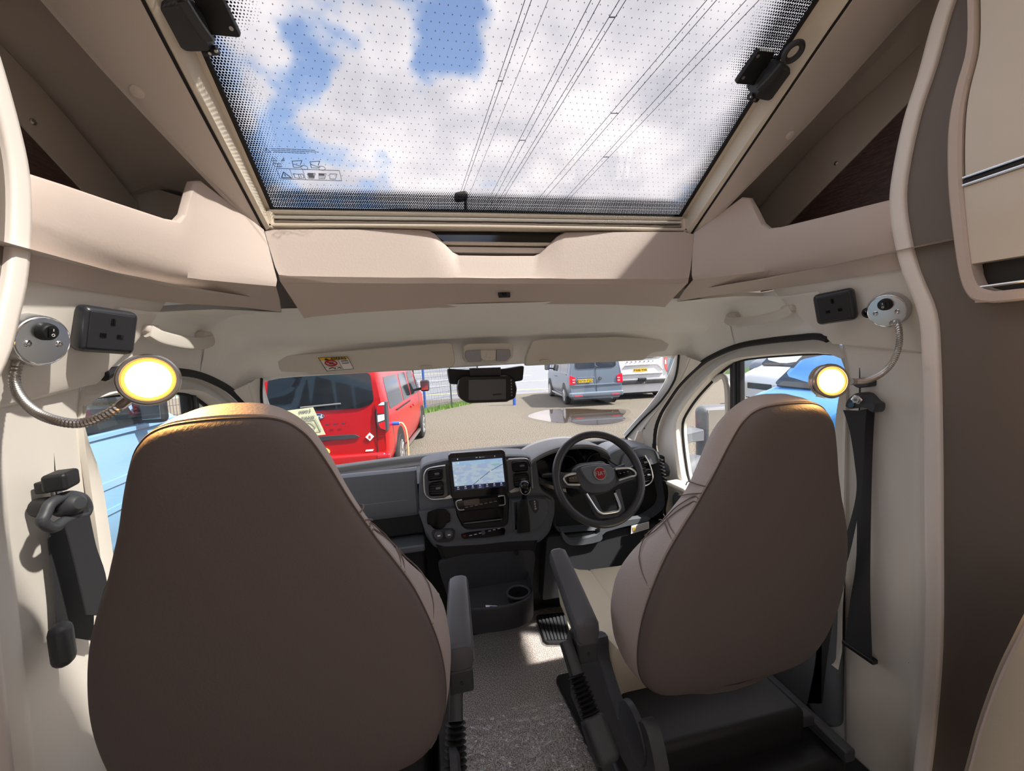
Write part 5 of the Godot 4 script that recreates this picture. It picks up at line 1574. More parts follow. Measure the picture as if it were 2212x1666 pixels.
	part(fp, "pad", mb().plate(rp(o, .02), vv(0, -.016, 0), .006), M.rubber)
	for k in 8:
		var u := (k + .5) / 8.0
		part(fp, "rib", mb().sweep([o[0].lerp(o[1], u).lerp(o[3].lerp(o[2], u), .08) + vv(0, .002, 0), o[0].lerp(o[1], u).lerp(o[3].lerp(o[2], u), .92) + vv(0, .002, 0)], sec_rect(.010, .004, .001), vv(1, 0, 0)), M.plastic)
	# clear protective film on the carpet
	film()

func film() -> void:
	var n1 := FastNoiseLite.new()
	n1.seed = 4
	n1.frequency = 9.0
	n1.fractal_octaves = 3
	var n2 := FastNoiseLite.new()
	n2.seed = 8
	n2.frequency = 3.0
	var b := mb()
	var rows := []
	var nx := 120
	var nz := 250
	for j in nz + 1:
		var r := []
		for i in nx + 1:
			var x := -.32 + .66 * i / nx
			var z := -1.98 + 1.36 * j / nz
			var wx := x + .14 * n2.get_noise_2d(x * 1.5, z * 1.5)
			var ridge := 1.0 - absf(n1.get_noise_2d(wx * 2.6 + z * .9, z * .8 - wx * .5)) * 2.2
			var ridge2 := 1.0 - absf(n2.get_noise_2d(wx * 16.0 - z * 7.0, z * 9.0 + wx * 5.0)) * 2.4
			var k := .25 + .75 * smoothstep(-1.5, -1.15, z)
			var h := (maxf(0.0, ridge) * .010 + maxf(0.0, ridge2) * .007) * k
			r.append(vv(x, .006 + h, z))
		rows.append(r)
	b.loft(rows)
	var m := pane(.03)
	m.roughness = .05
	m.metallic_specular = 1.0
	m.albedo_color = Color(1, 1, 1, .03)
	m.metallic = .16
	var fo := solo("protective_film", "crinkled clear plastic film over the aisle carpet", "film", b, m, "", 75.0)
	# folded creases of doubled film, their bright glints painted in white
	rng.seed = 17
	var cb := mb()
	for k in 230:
		var near := k % 4 != 0
		var o := vv(rng.randf_range(-.24, .14), .0, rng.randf_range(-1.02, -.64) if near else rng.randf_range(-1.35, -1.0))
		var hub := vv(.20, 0, -1.08)
		var d := (o - hub).normalized() if near and rng.randf() < .65 else vv(rng.randf_range(-1, 1), 0, rng.randf_range(-.45, .45)).normalized()
		var ln := rng.randf_range(.025, .14) if near else rng.randf_range(.03, .10)
		var bend := vv(-d.z, 0, d.x) * rng.randf_range(-.03, .03)
		var w := rng.randf_range(.0008, .0022)
		var pts := []
		var rr := []
		for i in 7:
			var u := i / 6.0
			pts.append(o + d * ln * u + bend * sin(PI * u) + vv(0, .016 + .006 * sin(PI * u), 0) * (.6 + .4 * sin(7.0 * u + k)))
			rr.append(w * (.15 + sin(PI * u)))
		cb.tube(pts, rr, 4)
	var cm := mat(Color(.93, .92, .90, .55), .3)  # white stands in for skylight glints on the folds
	cm.transparency = BaseMaterial3D.TRANSPARENCY_ALPHA
	part(fo, "film_glints", cb, cm, "folded creases in the film with their glints painted white").set_meta("kind", "stuff")

func ring_at(c: Vector3, a: float, b: float, n: int) -> Array:
	var r := []
	for k in n:
		var t := TAU * k / n
		r.append(c + vv(cos(t) * a, sin(t) * b * .3, sin(t) * b))
	return r

func ring_at2(c: Vector3, a: float, n: int) -> Array:
	var r := []
	for k in n:
		var t := TAU * k / n
		r.append(c + vv(cos(t) * a, sin(t) * a, 0))
	return r

func ring_flat(c: Vector3, a: float, n: int) -> Array:
	var r := []
	for k in n:
		var t := TAU * k / n
		r.append(c + vv(cos(t) * a, 0, sin(t) * a))
	return r

func map_image() -> ImageTexture:
	var im := Image.create(560, 350, false, Image.FORMAT_RGB8)
	im.fill(c8(16, 18, 26))
	var n := FastNoiseLite.new()
	n.seed = 2
	n.frequency = 0.008
	for y in range(45, 298):
		for x in range(8, 552):
			var v := n.get_noise_2d(x, y * 2.2)
			var c := c8(168, 184, 196).lerp(c8(152, 170, 198), smoothstep(0.0, .12, v))
			c = c.lerp(c8(140, 178, 216), smoothstep(110, 45, y) * .8)
			im.set_pixel(x, y, c)
	for y in range(95, 118):
		for x in range(420, 530):
			if Vector2((x - 475) / 55.0, (y - 106) / 10.0).length() < 1.0:
				im.set_pixel(x, y, c8(130, 176, 172))
	# route
	var route := [Vector2(210, 297), Vector2(280, 250), Vector2(400, 175), Vector2(552, 110)]
	for i in 3:
		for k in 300:
			var p: Vector2 = route[i].lerp(route[i + 1], k / 300.0)
			im.fill_rect(Rect2i(int(p.x) - 2, int(p.y) - 2, 4, 4), c8(44, 62, 92))
	im.fill_rect(Rect2i(274, 246, 12, 8), c8(168, 178, 200))
	im.fill_rect(Rect2i(405, 166, 14, 12), c8(190, 204, 218))
	im.fill_rect(Rect2i(18, 54, 62, 17), c8(196, 212, 226))
	im.fill_rect(Rect2i(28, 59, 40, 6), c8(120, 140, 160))
	for k in 3:
		for y in range(-8, 9):
			for x in range(-8, 9):
				if x * x + y * y < 64:
					im.set_pixel(28 + x, 190 + k * 42 + y, c8(214, 224, 232))
		im.fill_rect(Rect2i(26, 188 + k * 42, 5, 4), c8(90, 100, 115))
	im.fill_rect(Rect2i(8, 298, 544, 46), c8(20, 26, 48))
	im.fill_rect(Rect2i(250, 298, 70, 46), c8(48, 52, 84))
	for k in 7:
		var x := 45 + k * 78
		im.fill_rect(Rect2i(x - 8, 305, 16, 14), c8(200, 204, 214))
		im.fill_rect(Rect2i(x - 4, 310, 8, 9), c8(30, 36, 60))
		im.fill_rect(Rect2i(x - 13, 327, 26, 5), c8(170, 176, 190))
	im.fill_rect(Rect2i(66, 14, 8, 13), c8(210, 214, 220))
	im.fill_rect(Rect2i(470, 14, 6, 13), c8(190, 194, 200))
	im.fill_rect(Rect2i(262, 14, 24, 10), c8(120, 124, 130))
	im.fill_rect(Rect2i(305, 15, 9, 9), c8(190, 194, 200))
	im.fill_rect(Rect2i(320, 17, 42, 6), c8(110, 114, 120))
	return ImageTexture.create_from_image(im)

func steering_wheel() -> void:
	var c := vv(.426, .765, -1.59)
	var n := vv(0, sin(deg_to_rad(24)), cos(deg_to_rad(24)))
	var w := thing("steering_wheel", "black three-spoke steering wheel with silver spokes and a round red badge", "steering wheel", "", c)
	var rt := vv(1, 0, 0)
	var up := n.cross(rt)
	var ring := []
	for k in 64:
		var t := TAU * k / 64
		ring.append(c + rt * cos(t) * .184 + up * sin(t) * .184)
	var rr := []
	for k in 64:
		var t := TAU * k / 64
		var grip := 0.0022 * (smoothstep(.5, .9, cos(2 * (t - .55))) + smoothstep(.5, .9, cos(2 * (t + .55))))
		rr.append(.0158 + grip)
	part(w, "rim", mb().tube(ring, rr, 14, true), M.arm_dark, "leather rim")
	part(w, "hub", mb().plate(cr([Vector3(0.3251, 0.8114, -1.597), Vector3(0.3684, 0.8247, -1.603), Vector3(0.4257, 0.8246, -1.603), Vector3(0.4756, 0.8164, -1.6), Vector3(0.4947, 0.8004, -1.593), Vector3(0.5005, 0.7735, -1.581), Vector3(0.4921, 0.7396, -1.565), Vector3(0.4735, 0.7226, -1.558), Vector3(0.4405, 0.7124, -1.553), Vector3(0.3897, 0.711, -1.553), Vector3(0.347, 0.7255, -1.559), Vector3(0.3296, 0.756, -1.573)], 4, true), -n * .05, .012), M.plastic)
	part(w, "hub_pad", mb().plate(cr([Vector3(0.349, 0.8164, -1.591), Vector3(0.4213, 0.8218, -1.593), Vector3(0.4838, 0.8071, -1.587), Vector3(0.4925, 0.7747, -1.572), Vector3(0.4649, 0.7464, -1.56), Vector3(0.4236, 0.7437, -1.559), Vector3(0.3811, 0.7514, -1.562), Vector3(0.3555, 0.7813, -1.575)], 4, true), -n * .02, .010), M.dash)
	# side spokes
	part(w, "spoke", mb().plate(rp([Vector3(0.2579, 0.8049, -1.612), Vector3(0.288, 0.7951, -1.608), Vector3(0.3448, 0.7965, -1.608), Vector3(0.3571, 0.7399, -1.583), Vector3(0.3412, 0.7313, -1.579), Vector3(0.278, 0.7446, -1.585), Vector3(0.2465, 0.7343, -1.581)], .012), -n * .02, .006), M.plastic)
	part(w, "spoke", mb().plate(rp([Vector3(0.4928, 0.7929, -1.607), Vector3(0.5775, 0.792, -1.606), Vector3(0.6233, 0.8022, -1.611), Vector3(0.6167, 0.7311, -1.579), Vector3(0.5812, 0.7417, -1.584), Vector3(0.5041, 0.7285, -1.578), Vector3(0.4805, 0.717, -1.573)], .012), -n * .02, .006), M.plastic)
	part(w, "spoke_trim", mb().tube(cr([Vector3(0.3335, 0.7916, -1.595), Vector3(0.289, 0.7891, -1.594), Vector3(0.273, 0.7786, -1.589), Vector3(0.281, 0.7591, -1.581), Vector3(0.2959, 0.7542, -1.579), Vector3(0.3388, 0.7499, -1.577)], 4), .0048, 8), M.satin)
	part(w, "spoke_trim", mb().tube(cr([Vector3(0.5023, 0.7928, -1.596), Vector3(0.5566, 0.7912, -1.595), Vector3(0.5744, 0.7859, -1.593), Vector3(0.5893, 0.7703, -1.586), Vector3(0.584, 0.7584, -1.581), Vector3(0.5625, 0.757, -1.58), Vector3(0.5058, 0.7486, -1.576)], 4), .0048, 8), M.satin)
	part(w, "spoke_buttons", mb().plate(rp([Vector3(0.2909, 0.7846, -1.589), Vector3(0.3295, 0.7876, -1.59), Vector3(0.3353, 0.7579, -1.577), Vector3(0.2888, 0.7643, -1.58)], .005), -n * .01, .003), M.gloss)
	part(w, "spoke_buttons", mb().plate(rp([Vector3(0.5057, 0.788, -1.59), Vector3(0.5642, 0.7859, -1.589), Vector3(0.575, 0.7707, -1.583), Vector3(0.5542, 0.7639, -1.58), Vector3(0.5086, 0.7579, -1.577)], .005), -n * .01, .003), M.gloss)
	for q in [Vector3(0.2983, 0.7778, -1.583), Vector3(0.3103, 0.7783, -1.583), Vector3(0.3224, 0.7789, -1.583), Vector3(0.5177, 0.7753, -1.581), Vector3(0.5349, 0.7772, -1.582), Vector3(0.5522, 0.779, -1.583)]:
		part(w, "button_mark", mb().rbox(frame(q, n), vv(.006, .001, .003), .0003), M.grey)
	# lower spoke
	part(w, "lower_spoke", mb().plate(rp([Vector3(0.3463, 0.7234, -1.578), Vector3(0.3954, 0.7081, -1.571), Vector3(0.4166, 0.642, -1.542), Vector3(0.4893, 0.6406, -1.541), Vector3(0.4866, 0.7123, -1.573), Vector3(0.5126, 0.7166, -1.575), Vector3(0.5156, 0.631, -1.537), Vector3(0.4761, 0.6122, -1.528), Vector3(0.402, 0.614, -1.529), Vector3(0.3785, 0.633, -1.538)], .008), -n * .02, .005), M.plastic)
	part(w, "lower_spoke_trim", mb().tube(cr([Vector3(0.3579, 0.7135, -1.563), Vector3(0.3688, 0.6905, -1.552), Vector3(0.3869, 0.6554, -1.537), Vector3(0.3998, 0.6424, -1.531), Vector3(0.4185, 0.637, -1.529), Vector3(0.471, 0.6378, -1.529), Vector3(0.4873, 0.646, -1.533), Vector3(0.489, 0.6608, -1.539), Vector3(0.4793, 0.7042, -1.558)], 4), .0052, 8), M.satin)
	# badge
	var bc := Vector3(0.4238, 0.7877, -1.574)
	part(w, "badge_ring", mb().lathe([Vector2(.0, .0), Vector2(.022, .0), Vector2(.0235, .0022), Vector2(.027, .0022), Vector2(.0285, -.001), Vector2(.0285, -.004)], frame(bc, n), 32), M.chrome)
	part(w, "badge_face", mb().lathe([Vector2(0, .002), Vector2(.0215, .0016), Vector2(.0215, 0)], frame(bc, n), 32), mat(c8(150, 26, 36), .25), "round red badge")
	words(w, "badge_letters", "FIAT", M.chrome, bc + n * .0028, rt, up, .0155, .001)
	# column
	part(w, "column", mb().lathe([Vector2(.05, .0), Vector2(.055, -.03), Vector2(.05, -.10)], frame(c - n * .02, n), 20), M.black)

# ================================================================ sockets, reading lamps, belts, catches
func fittings() -> void:
	for s in [1.0, -1.0]:
		var side := "right" if s > 0 else "left"
		socket(s, side)
		catch_handle(s, side)
	lamp(-1.0, "left", [Vector3(-0.8707, 1.326, -0.8005), Vector3(-0.8728, 1.311, -0.7926), Vector3(-0.8678, 1.291, -0.7818), Vector3(-0.8393, 1.267, -0.7535), Vector3(-0.7994, 1.247, -0.7232), Vector3(-0.7516, 1.236, -0.692), Vector3(-0.7162, 1.233, -0.6793), Vector3(-0.6772, 1.245, -0.6672), Vector3(-0.6448, 1.266, -0.6622)], Vector3(-0.6204, 1.288, -0.6589), vv(.45, .10, 1.0))
	lamp(1.0, "right", [Vector3(0.8465, 1.326, -0.7853), Vector3(0.8455, 1.298, -0.7781), Vector3(0.8344, 1.263, -0.7725), Vector3(0.8054, 1.23, -0.7655), Vector3(0.7637, 1.209, -0.7571), Vector3(0.6988, 1.199, -0.7389), Vector3(0.6349, 1.203, -0.7217)], Vector3(0.5565, 1.21, -0.6974), vv(-.28, .10, .95))
	# round rocker switch beside the right lamp
	var sw := thing("rocker_switch", "small round black rocker switch between the right socket and lamp", "switch", "", Vector3(0.845, 1.355, -0.8511))
	var so := Vector3(0.845, 1.355, -0.8511)
	part(sw, "bezel", mb().lathe([Vector2(0, .003), Vector2(.010, .003), Vector2(.0125, .002), Vector2(.0135, 0), Vector2(.0135, -.006)], frame(so, vv(-1, -.25, .1)), 24), M.black)
	part(sw, "rocker", mb().rbox(frame(so + vv(-.003, 0, 0), vv(-1, -.25, .1)), vv(.012, .004, .015), .002), M.gloss)
	part(sw, "mark", mb().rbox(frame(so + vv(-.006, .004, 0), vv(-1, -.25, .1)), vv(.004, .001, .001), .0003), M.white)
	belts()
	# little label below the right lamp
	solo("paper_tag", "small white paper tag behind the right reading lamp", "tag", mb().plate([Vector3(0.905, 1.137, -1.044), Vector3(0.905, 1.132, -1.017), Vector3(0.905, 1.119, -1.017), Vector3(0.905, 1.121, -1.046)], vv(.003, 0, 0)), M.white)
	# aerial stub on the outer roof, seen through the roof window
	var ae := thing("roof_camera", "small dark camera on a stub on the outer roof beyond the roof window", "camera", "", vv(-.1, 1.72, -1.6))
	var ap := Vector3(-0.0647, 1.883, -1.62)
	part(ae, "stub", mb().tube([ap + vv(.004, -.12, 0), ap + vv(.004, .005, 0)], .006, 8), M.black)
	part(ae, "head", mb().rbox(Transform3D(Basis(Vector3.BACK, .2), ap + vv(-.012, .012, 0)), vv(.05, .026, .05), .01), M.black)
	# leaflet standing behind the windscreen
	var lf := thing("paper_flyer", "pale green printed flyer standing at the bottom of the windscreen, seen from its back", "flyer", "", Vector3(-0.747, 0.9865, -2.05))
	var q := [Vector3(-0.9184, 1.085, -2.06), Vector3(-0.7686, 1.095, -2.06), Vector3(-0.725, 0.9631, -2.06), Vector3(-0.8865, 0.9582, -2.06)]
	part(lf, "sheet", mb().plate(q, vv(0, 0, -.002)), mat(c8(206, 212, 178), .8))
	var rt: Vector3 = (q[1] - q[0]).normalized()
	var up: Vector3 = (q[0] - q[3]).normalized()
	words(lf, "print", "Lowe", M.grey, Vector3(-0.8049, 1.079, -2.058), -rt, up, .015, .0004)
	words(lf, "print", "WANT", M.grey, Vector3(-0.7936, 1.048, -2.058), -rt, up, .014, .0004)
	part(lf, "print_line", mb().tube([Vector3(-0.814, 1.039, -2.057), Vector3(-0.7622, 1.041, -2.057), Vector3(-0.7407, 0.9847, -2.057), Vector3(-0.7608, 0.9843, -2.057)], .0012, 5), M.grey)
	part(lf, "print_line", mb().tube(cr([Vector3(-0.8008, 1.031, -2.057), Vector3(-0.7813, 1.027, -2.057), Vector3(-0.7649, 1.008, -2.057), Vector3(-0.7679, 0.9958, -2.057), Vector3(-0.7798, 0.9968, -2.057)], 4), .0012, 5), M.grey)
	for k in [[662, 890], [676, 895], [671, 902], [682, 908], [683, 917], [676, 929], [684, 932], [669, 888]]:
		pass

func socket(s: float, side: String) -> void:
	var o := vv(.838 * s, 1.381, -.927)
	var t := thing("power_socket", "black three-pin mains socket on the %s side panel" % side, "socket", "mains sockets", o)
	var n := vv(-s * .85, -.18, .48).normalized()
	var f := frame(o, n, vv(0, 0, s))
	# f.basis.y is the outward normal; x runs along the wall, z up or down
	var b := Basis(f.basis.x, f.basis.z, f.basis.y)
	if b.y.y < 0:
		b = Basis(b.x, -b.y, b.z)
	var q := Transform3D(b, o + n * .010)
	part(t, "back_box", mb().rbox(q, vv(.088, .084, .034), .012), M.socket)
	part(t, "face", mb().rbox(Transform3D(b, o + n * .0275), vv(.068, .066, .004), .0018), M.socket)
	part(t, "pin_hole", mb().rbox(Transform3D(b, o + n * .030 + b.y * .018), vv(.007, .013, .002), .0008), M.gloss)
	part(t, "pin_hole", mb().rbox(Transform3D(b, o + n * .030 - b.y * .008 + b.x * .013), vv(.010, .008, .002), .0008), M.gloss)
	part(t, "pin_hole", mb().rbox(Transform3D(b, o + n * .030 - b.y * .008 - b.x * .013), vv(.010, .008, .002), .0008), M.gloss)

func lamp(s: float, side: String, neck: Array, head: Vector3, aim: Vector3) -> void:
	var o := vv(.862 * s, 1.36, -.81)
	var t := thing("reading_lamp", "%s gooseneck reading lamp, lit, on a round brushed metal base" % side, "lamp", "reading lamps", o)
	var n := vv(-s, -.22, .28).normalized()
	part(t, "base", mb().lathe([Vector2(0, .024), Vector2(.036, .024), Vector2(.0385, .0225), Vector2(.040, .020), Vector2(.041, -.01)], frame(o, n), 40), M.satin, "round brushed metal base")
	part(t, "base_rim", mb().tube(circle(o + n * .0235, n, .037, 40), .0009, 6, true), M.chrome)
	var f := frame(o, n, vv(0, 0, 1))
	var upv := (Vector3.UP - n * n.y).normalized()
	var rt := upv.cross(n)
	part(t, "switch", mb().lathe([Vector2(0, .012), Vector2(.0105, .012), Vector2(.013, .009), Vector2(.0145, 0), Vector2(.0145, -.004)], frame(o + n * .024 + upv * .016, n), 24), M.black)
	part(t, "switch_rocker", mb().rbox(Transform3D(Basis(rt, upv, n), o + n * .037 + upv * .016), vv(.011, .016, .004), .002), M.gloss)
	part(t, "switch_mark", mb().rbox(Transform3D(Basis(rt, upv, n), o + n * .0395 + upv * .020), vv(.001, .004, .0006), .0002), M.white)
	part(t, "switch_mark", mb().tube(circle(o + n * .0393 + upv * .012, n, .002, 12), .0004, 5, true), M.white)
	for k in [-1.0, 1.0]:
		part(t, "screw", mb().lathe([Vector2(0, .001), Vector2(.002, .0015), Vector2(.004, .002), Vector2(.0055, .0005), Vector2(.0055, -.002)], frame(o + n * .024 - upv * .004 + rt * .021 * k, n), 16), M.chrome)
	# gooseneck
	var p := resamp(cr([o + n * .012 - upv * .036] + neck, 8), 170)
	var rr := []
	for i in p.size():
		rr.append(.0062 + .0009 * sin(i * TAU / 3.0) if i > 12 and i < 160 else .0072)
	part(t, "gooseneck", mb().tube(p, rr, 10), M.steel, "flexible metal neck")
	# head
	var a := aim.normalized()
	var hf := frame(head, a)
	part(t, "head", mb().lathe([Vector2(0, -0.0192), Vector2(0.02904, -0.0192), Vector2(0.03366, -0.0168), Vector2(0.034584, -0.015), Vector2(0.034584, -0.0126), Vector2(0.032736, -0.0114), Vector2(0.034584, -0.0102), Vector2(0.034584, -0.0078), Vector2(0.032736, -0.0066), Vector2(0.03498, -0.0054), Vector2(0.03564, 0), Vector2(0.03498, 0.0036), Vector2(0.033, 0.0054), Vector2(0.0297, 0.0054), Vector2(0.028776, 0.0036), Vector2(0.028776, -0.0048), Vector2(0, -.004)], hf, 40), M.steel, "round metal lamp head")
	var amber := glow(Color(1.0, .66, .30), 1.25)
	var bulb := glow(Color(1.0, .90, .70), 3.4)
	part(t, "light_rim", mb().lathe([Vector2(0, .0030), Vector2(.0275, .0026), Vector2(.0287, .0014), Vector2(.0287, 0)], hf, 36), amber, "amber edge of the light disc")
	part(t, "light_disc", mb().lathe([Vector2(0, .0042), Vector2(.021, .0038), Vector2(.0245, .0030), Vector2(.0245, 0)], hf, 36), bulb, "glowing warm light disc")
	var li := SpotLight3D.new()
	li.name = "lamp_light"
	li.light_color = Color(1.0, .74, .42)
	li.light_energy = .42
	li.light_size = .02
	li.spot_angle = 78.0
	li.spot_range = 6.0
	li.spot_attenuation = 2.0
	li.shadow_enabled = true
	t.add_child(li)
	li.position = head + a * .006 - o
	var ref := Vector3.UP
	li.basis = Basis.looking_at(a, ref)

func circle(c: Vector3, n: Vector3, r: float, k: int) -> Array:
	var f := frame(c, n)
	var out := []
	for i in k:
		var t := TAU * i / k
		out.append(f * vv(cos(t) * r, 0, sin(t) * r))
	return out

func catch_handle(s: float, side: String) -> void:
	var t := thing("window_catch", "black roof window catch with a ring lever on the %s frame" % side, "catch", "roof window catches", vv(.62 * s, 1.97, -.95))
	var g := vv(0, -.861, .508)
	var e := vv(0, .508, .861)
	var B := Basis(vv(1, 0, 0), e, g) if s > 0 else Basis(vv(1, 0, 0), e, g)
	var o := vv(.0, 1.951, -.993)
	var P := func(x: float, along: float, down: float) -> Vector3:
		return o + vv(x * s, 0, 0) + e * along + g * down
	# plate on the pane
	part(t, "plate", mb().plate(rp([P.call(.565, .022, .014), P.call(.625, .022, .014), P.call(.625, .098, .014), P.call(.575, .098, .014)], .008), -g * .012, .003), M.black)
	for q in [[.577, .038], [.582, .086]]:
		part(t, "screw", mb().lathe([Vector2(0, .001), Vector2(.004, .001), Vector2(.0045, -.003)], frame(P.call(q[0], q[1], .0145), g), 12), M.steel)
	# body on the rail
	part(t, "body", mb().plate(rp([P.call(.618, .004, .040), P.call(.672, -.002, .040), P.call(.690, .030, .040), P.call(.682, .075, .040), P.call(.640, .082, .040), P.call(.618, .06, .040)], .012), -g * .05, .010), M.plastic)
	part(t, "hinge", mb().tube([P.call(.612, .006, .03), P.call(.640, .0, .03)], .008, 10), M.black)
	for q in [[.613, .008], [.626, .003]]:
		part(t, "screw", mb().lathe([Vector2(0, .001), Vector2(.003, .001), Vector2(.0035, -.003)], frame(P.call(q[0], q[1], .039), g), 10), M.steel)
	# lever with a ring
	part(t, "lever", mb().sweep([P.call(.615, .03, .046), P.call(.622, .06, .052), P.call(.628, .092, .055)], sec_rect(.020, .010, .004), vv(1, 0, 0)), M.plastic)
	part(t, "lever_ring", mb().tube(circle(P.call(.634, .118, .054), g, .019, 28), .0065, 8, true), M.plastic)

func strap(a: Array, b: Array) -> MB:
	var m := mb()
	var a2 := []
	var b2 := []
	for i in a.size():
		a2.append(a[i] + vv(.0015, 0, -.0008))
		b2.append(b[i] + vv(.0015, 0, -.0008))
	m.loft([a, b, b2, a2, a])
	return m

func belts() -> void:
	# right belt
	var r := thing("seat_belt", "black seat belt on the right pillar hanging from its bolted guide", "seat belt", "seat belts", vv(.89, .1, -.9))
	part(r, "slot", mb().rbox(Transform3D(Basis(), Vector3(0.912, 1.15, -0.9205)), vv(.003, .16, .003), .001), M.plastic)
	part(r, "adjuster", mb().plate(rp([Vector3(0.885, 1.181, -0.9231), Vector3(0.885, 1.187, -0.896), Vector3(0.885, 1.181, -0.8757), Vector3(0.885, 1.164, -0.8766), Vector3(0.885, 1.158, -0.9078), Vector3(0.885, 1.166, -0.9204)], .006), vv(.03, 0, 0), .004), M.plastic)
	part(r, "guide_cap", mb().plate(cr([Vector3(0.868, 1.123, -0.9237), Vector3(0.868, 1.141, -0.9087), Vector3(0.868, 1.148, -0.8916), Vector3(0.868, 1.146, -0.8725), Vector3(0.868, 1.13, -0.856), Vector3(0.868, 1.122, -0.8446), Vector3(0.868, 1.105, -0.8465), Vector3(0.868, 1.099, -0.8578), Vector3(0.868, 1.107, -0.8718), Vector3(0.868, 1.109, -0.8959), Vector3(0.868, 1.102, -0.9132), Vector3(0.868, 1.105, -0.926)], 3, true), vv(.03, 0, 0), .008), M.plastic)
	part(r, "guide_slot", mb().plate(cr([Vector3(0.8665, 1.117, -0.9147), Vector3(0.8665, 1.123, -0.9047), Vector3(0.8665, 1.116, -0.8972), Vector3(0.8665, 1.108, -0.902), Vector3(0.8665, 1.107, -0.912)], 3, true), vv(.004, 0, 0), .001), M.gloss)
	var hb := Vector3(0.862, 1.131, -0.8877)
	part(r, "bolt", mb().lathe([Vector2(0, .010), Vector2(.0085, .010), Vector2(.010, .008), Vector2(.010, .004), Vector2(.013, .003), Vector2(.013, -.004)], frame(hb, vv(-1, 0, .35)), 6), M.chrome, "bright hexagon bolt")
	part(r, "bolt_hole", mb().lathe([Vector2(0, .011), Vector2(.004, .0108), Vector2(.0045, .009)], frame(hb, vv(-1, 0, .35)), 14), M.grey)
	part(r, "webbing", strap(cr([Vector3(0.872, 1.096, -0.9331), Vector3(0.872, 1.043, -0.9144), Vector3(0.872, 0.9561, -0.8993), Vector3(0.872, 0.8809, -0.8932), Vector3(0.872, 0.7831, -0.9108), Vector3(0.872, 0.6262, -0.956), Vector3(0.872, 0.4128, -1.045)], 4), cr([Vector3(0.872, 1.102, -0.8702), Vector3(0.872, 1.05, -0.874), Vector3(0.872, 0.9623, -0.875), Vector3(0.872, 0.8855, -0.8786), Vector3(0.872, 0.7907, -0.8919), Vector3(0.872, 0.6438, -0.922), Vector3(0.872, 0.4482, -0.9905)], 4)), M.webbing)
	part(r, "webbing", strap(cr([Vector3(0.9, 1.093, -0.9188), Vector3(0.9, 0.9488, -0.9167), Vector3(0.9, 0.6847, -0.9128), Vector3(0.9, 0.5388, -0.929), Vector3(0.9, 0.4096, -0.9408)], 4), cr([Vector3(0.9, 1.109, -0.8709), Vector3(0.9, 0.9593, -0.8753), Vector3(0.9, 0.7026, -0.8757), Vector3(0.9, 0.5721, -0.8735), Vector3(0.9, 0.4113, -0.8659)], 4)), M.webbing)
	part(r, "pillar_slot", mb().rbox(Transform3D(Basis(Vector3.RIGHT, .0), Vector3(0.908, 0.4011, -0.9071)), vv(.02, .014, .09), .004), M.black)
	part(r, "webbing", strap(cr([Vector3(0.895, 0.3296, -1.026), Vector3(0.895, 0.2443, -1.036), Vector3(0.895, 0.1712, -1.048), Vector3(0.895, 0.115, -1.058)], 4), cr([Vector3(0.895, 0.4547, -0.9738), Vector3(0.895, 0.357, -0.9874), Vector3(0.895, 0.2584, -0.9985), Vector3(0.895, 0.1596, -1.007)], 4)), M.webbing)
	part(r, "anchor", mb().lathe([Vector2(0, .012), Vector2(.016, .011), Vector2(.020, .004), Vector2(.020, -.01)], frame(Vector3(0.905, 0.1043, -1.046), vv(-1, .2, .2)), 18), M.black)
	# left belt
	var l := thing("seat_belt", "black seat belt on the left pillar with a round guide, behind the left seat", "seat belt", "seat belts", vv(-.89, .1, -.85))
	part(l, "slot", mb().tube([Vector3(-0.9135, 1.176, -0.866), Vector3(-0.9135, 1.184, -0.8672), Vector3(-0.9135, 1.18, -0.8904), Vector3(-0.9135, 1.165, -0.8918), Vector3(-0.9135, 1.115, -0.8897)], .0016, 5), M.plastic)
	part(l, "adjuster", mb().rbox(Transform3D(Basis(Vector3.UP, .25), Vector3(-0.872, 1.121, -0.8443)), vv(.032, .030, .05), .006), M.black)
	part(l, "adjuster", mb().rbox(Transform3D(Basis(), Vector3(-0.896, 1.112, -0.8503)), vv(.02, .02, .03), .003), M.black)
	part(l, "adjuster_stem", mb().rbox(Transform3D(Basis(), Vector3(-0.9, 1.096, -0.87)), vv(.01, .05, .014), .002), M.steel)
	part(l, "guide_bar", mb().tube(cr([Vector3(-0.868, 1.089, -0.8121), Vector3(-0.868, 1.093, -0.8324), Vector3(-0.868, 1.09, -0.8556), Vector3(-0.868, 1.077, -0.8766), Vector3(-0.868, 1.058, -0.8841), Vector3(-0.868, 1.048, -0.876), Vector3(-0.868, 1.052, -0.8544), Vector3(-0.868, 1.052, -0.8333), Vector3(-0.868, 1.049, -0.8146), Vector3(-0.868, 1.056, -0.8018), Vector3(-0.868, 1.068, -0.7952), Vector3(-0.868, 1.077, -0.8017)], 4, true), .0085, 10, true), M.plastic)
	part(l, "guide_knob", mb().lathe([Vector2(0, .026), Vector2(.010, .025), Vector2(.017, .018), Vector2(.020, .008), Vector2(.020, -.01)], frame(Vector3(-0.872, 1.076, -0.8503), vv(1, .1, .3)), 20), M.plastic)
	part(l, "guide_knob", mb().lathe([Vector2(0, .012), Vector2(.013, .010), Vector2(.016, .0), Vector2(.016, -.02)], frame(Vector3(-0.885, 1.081, -0.8323), vv(1, .1, .3)), 18), M.black)
	part(l, "webbing", strap(cr([Vector3(-0.862, 1.054, -0.8233), Vector3(-0.862, 1.01, -0.8292), Vector3(-0.862, 0.957, -0.8352), Vector3(-0.862, 0.877, -0.8423)], 4), cr([Vector3(-0.862, 1.059, -0.8753), Vector3(-0.862, 0.9855, -0.8814), Vector3(-0.862, 0.926, -0.8939), Vector3(-0.862, 0.842, -0.8972)], 4)), M.webbing)
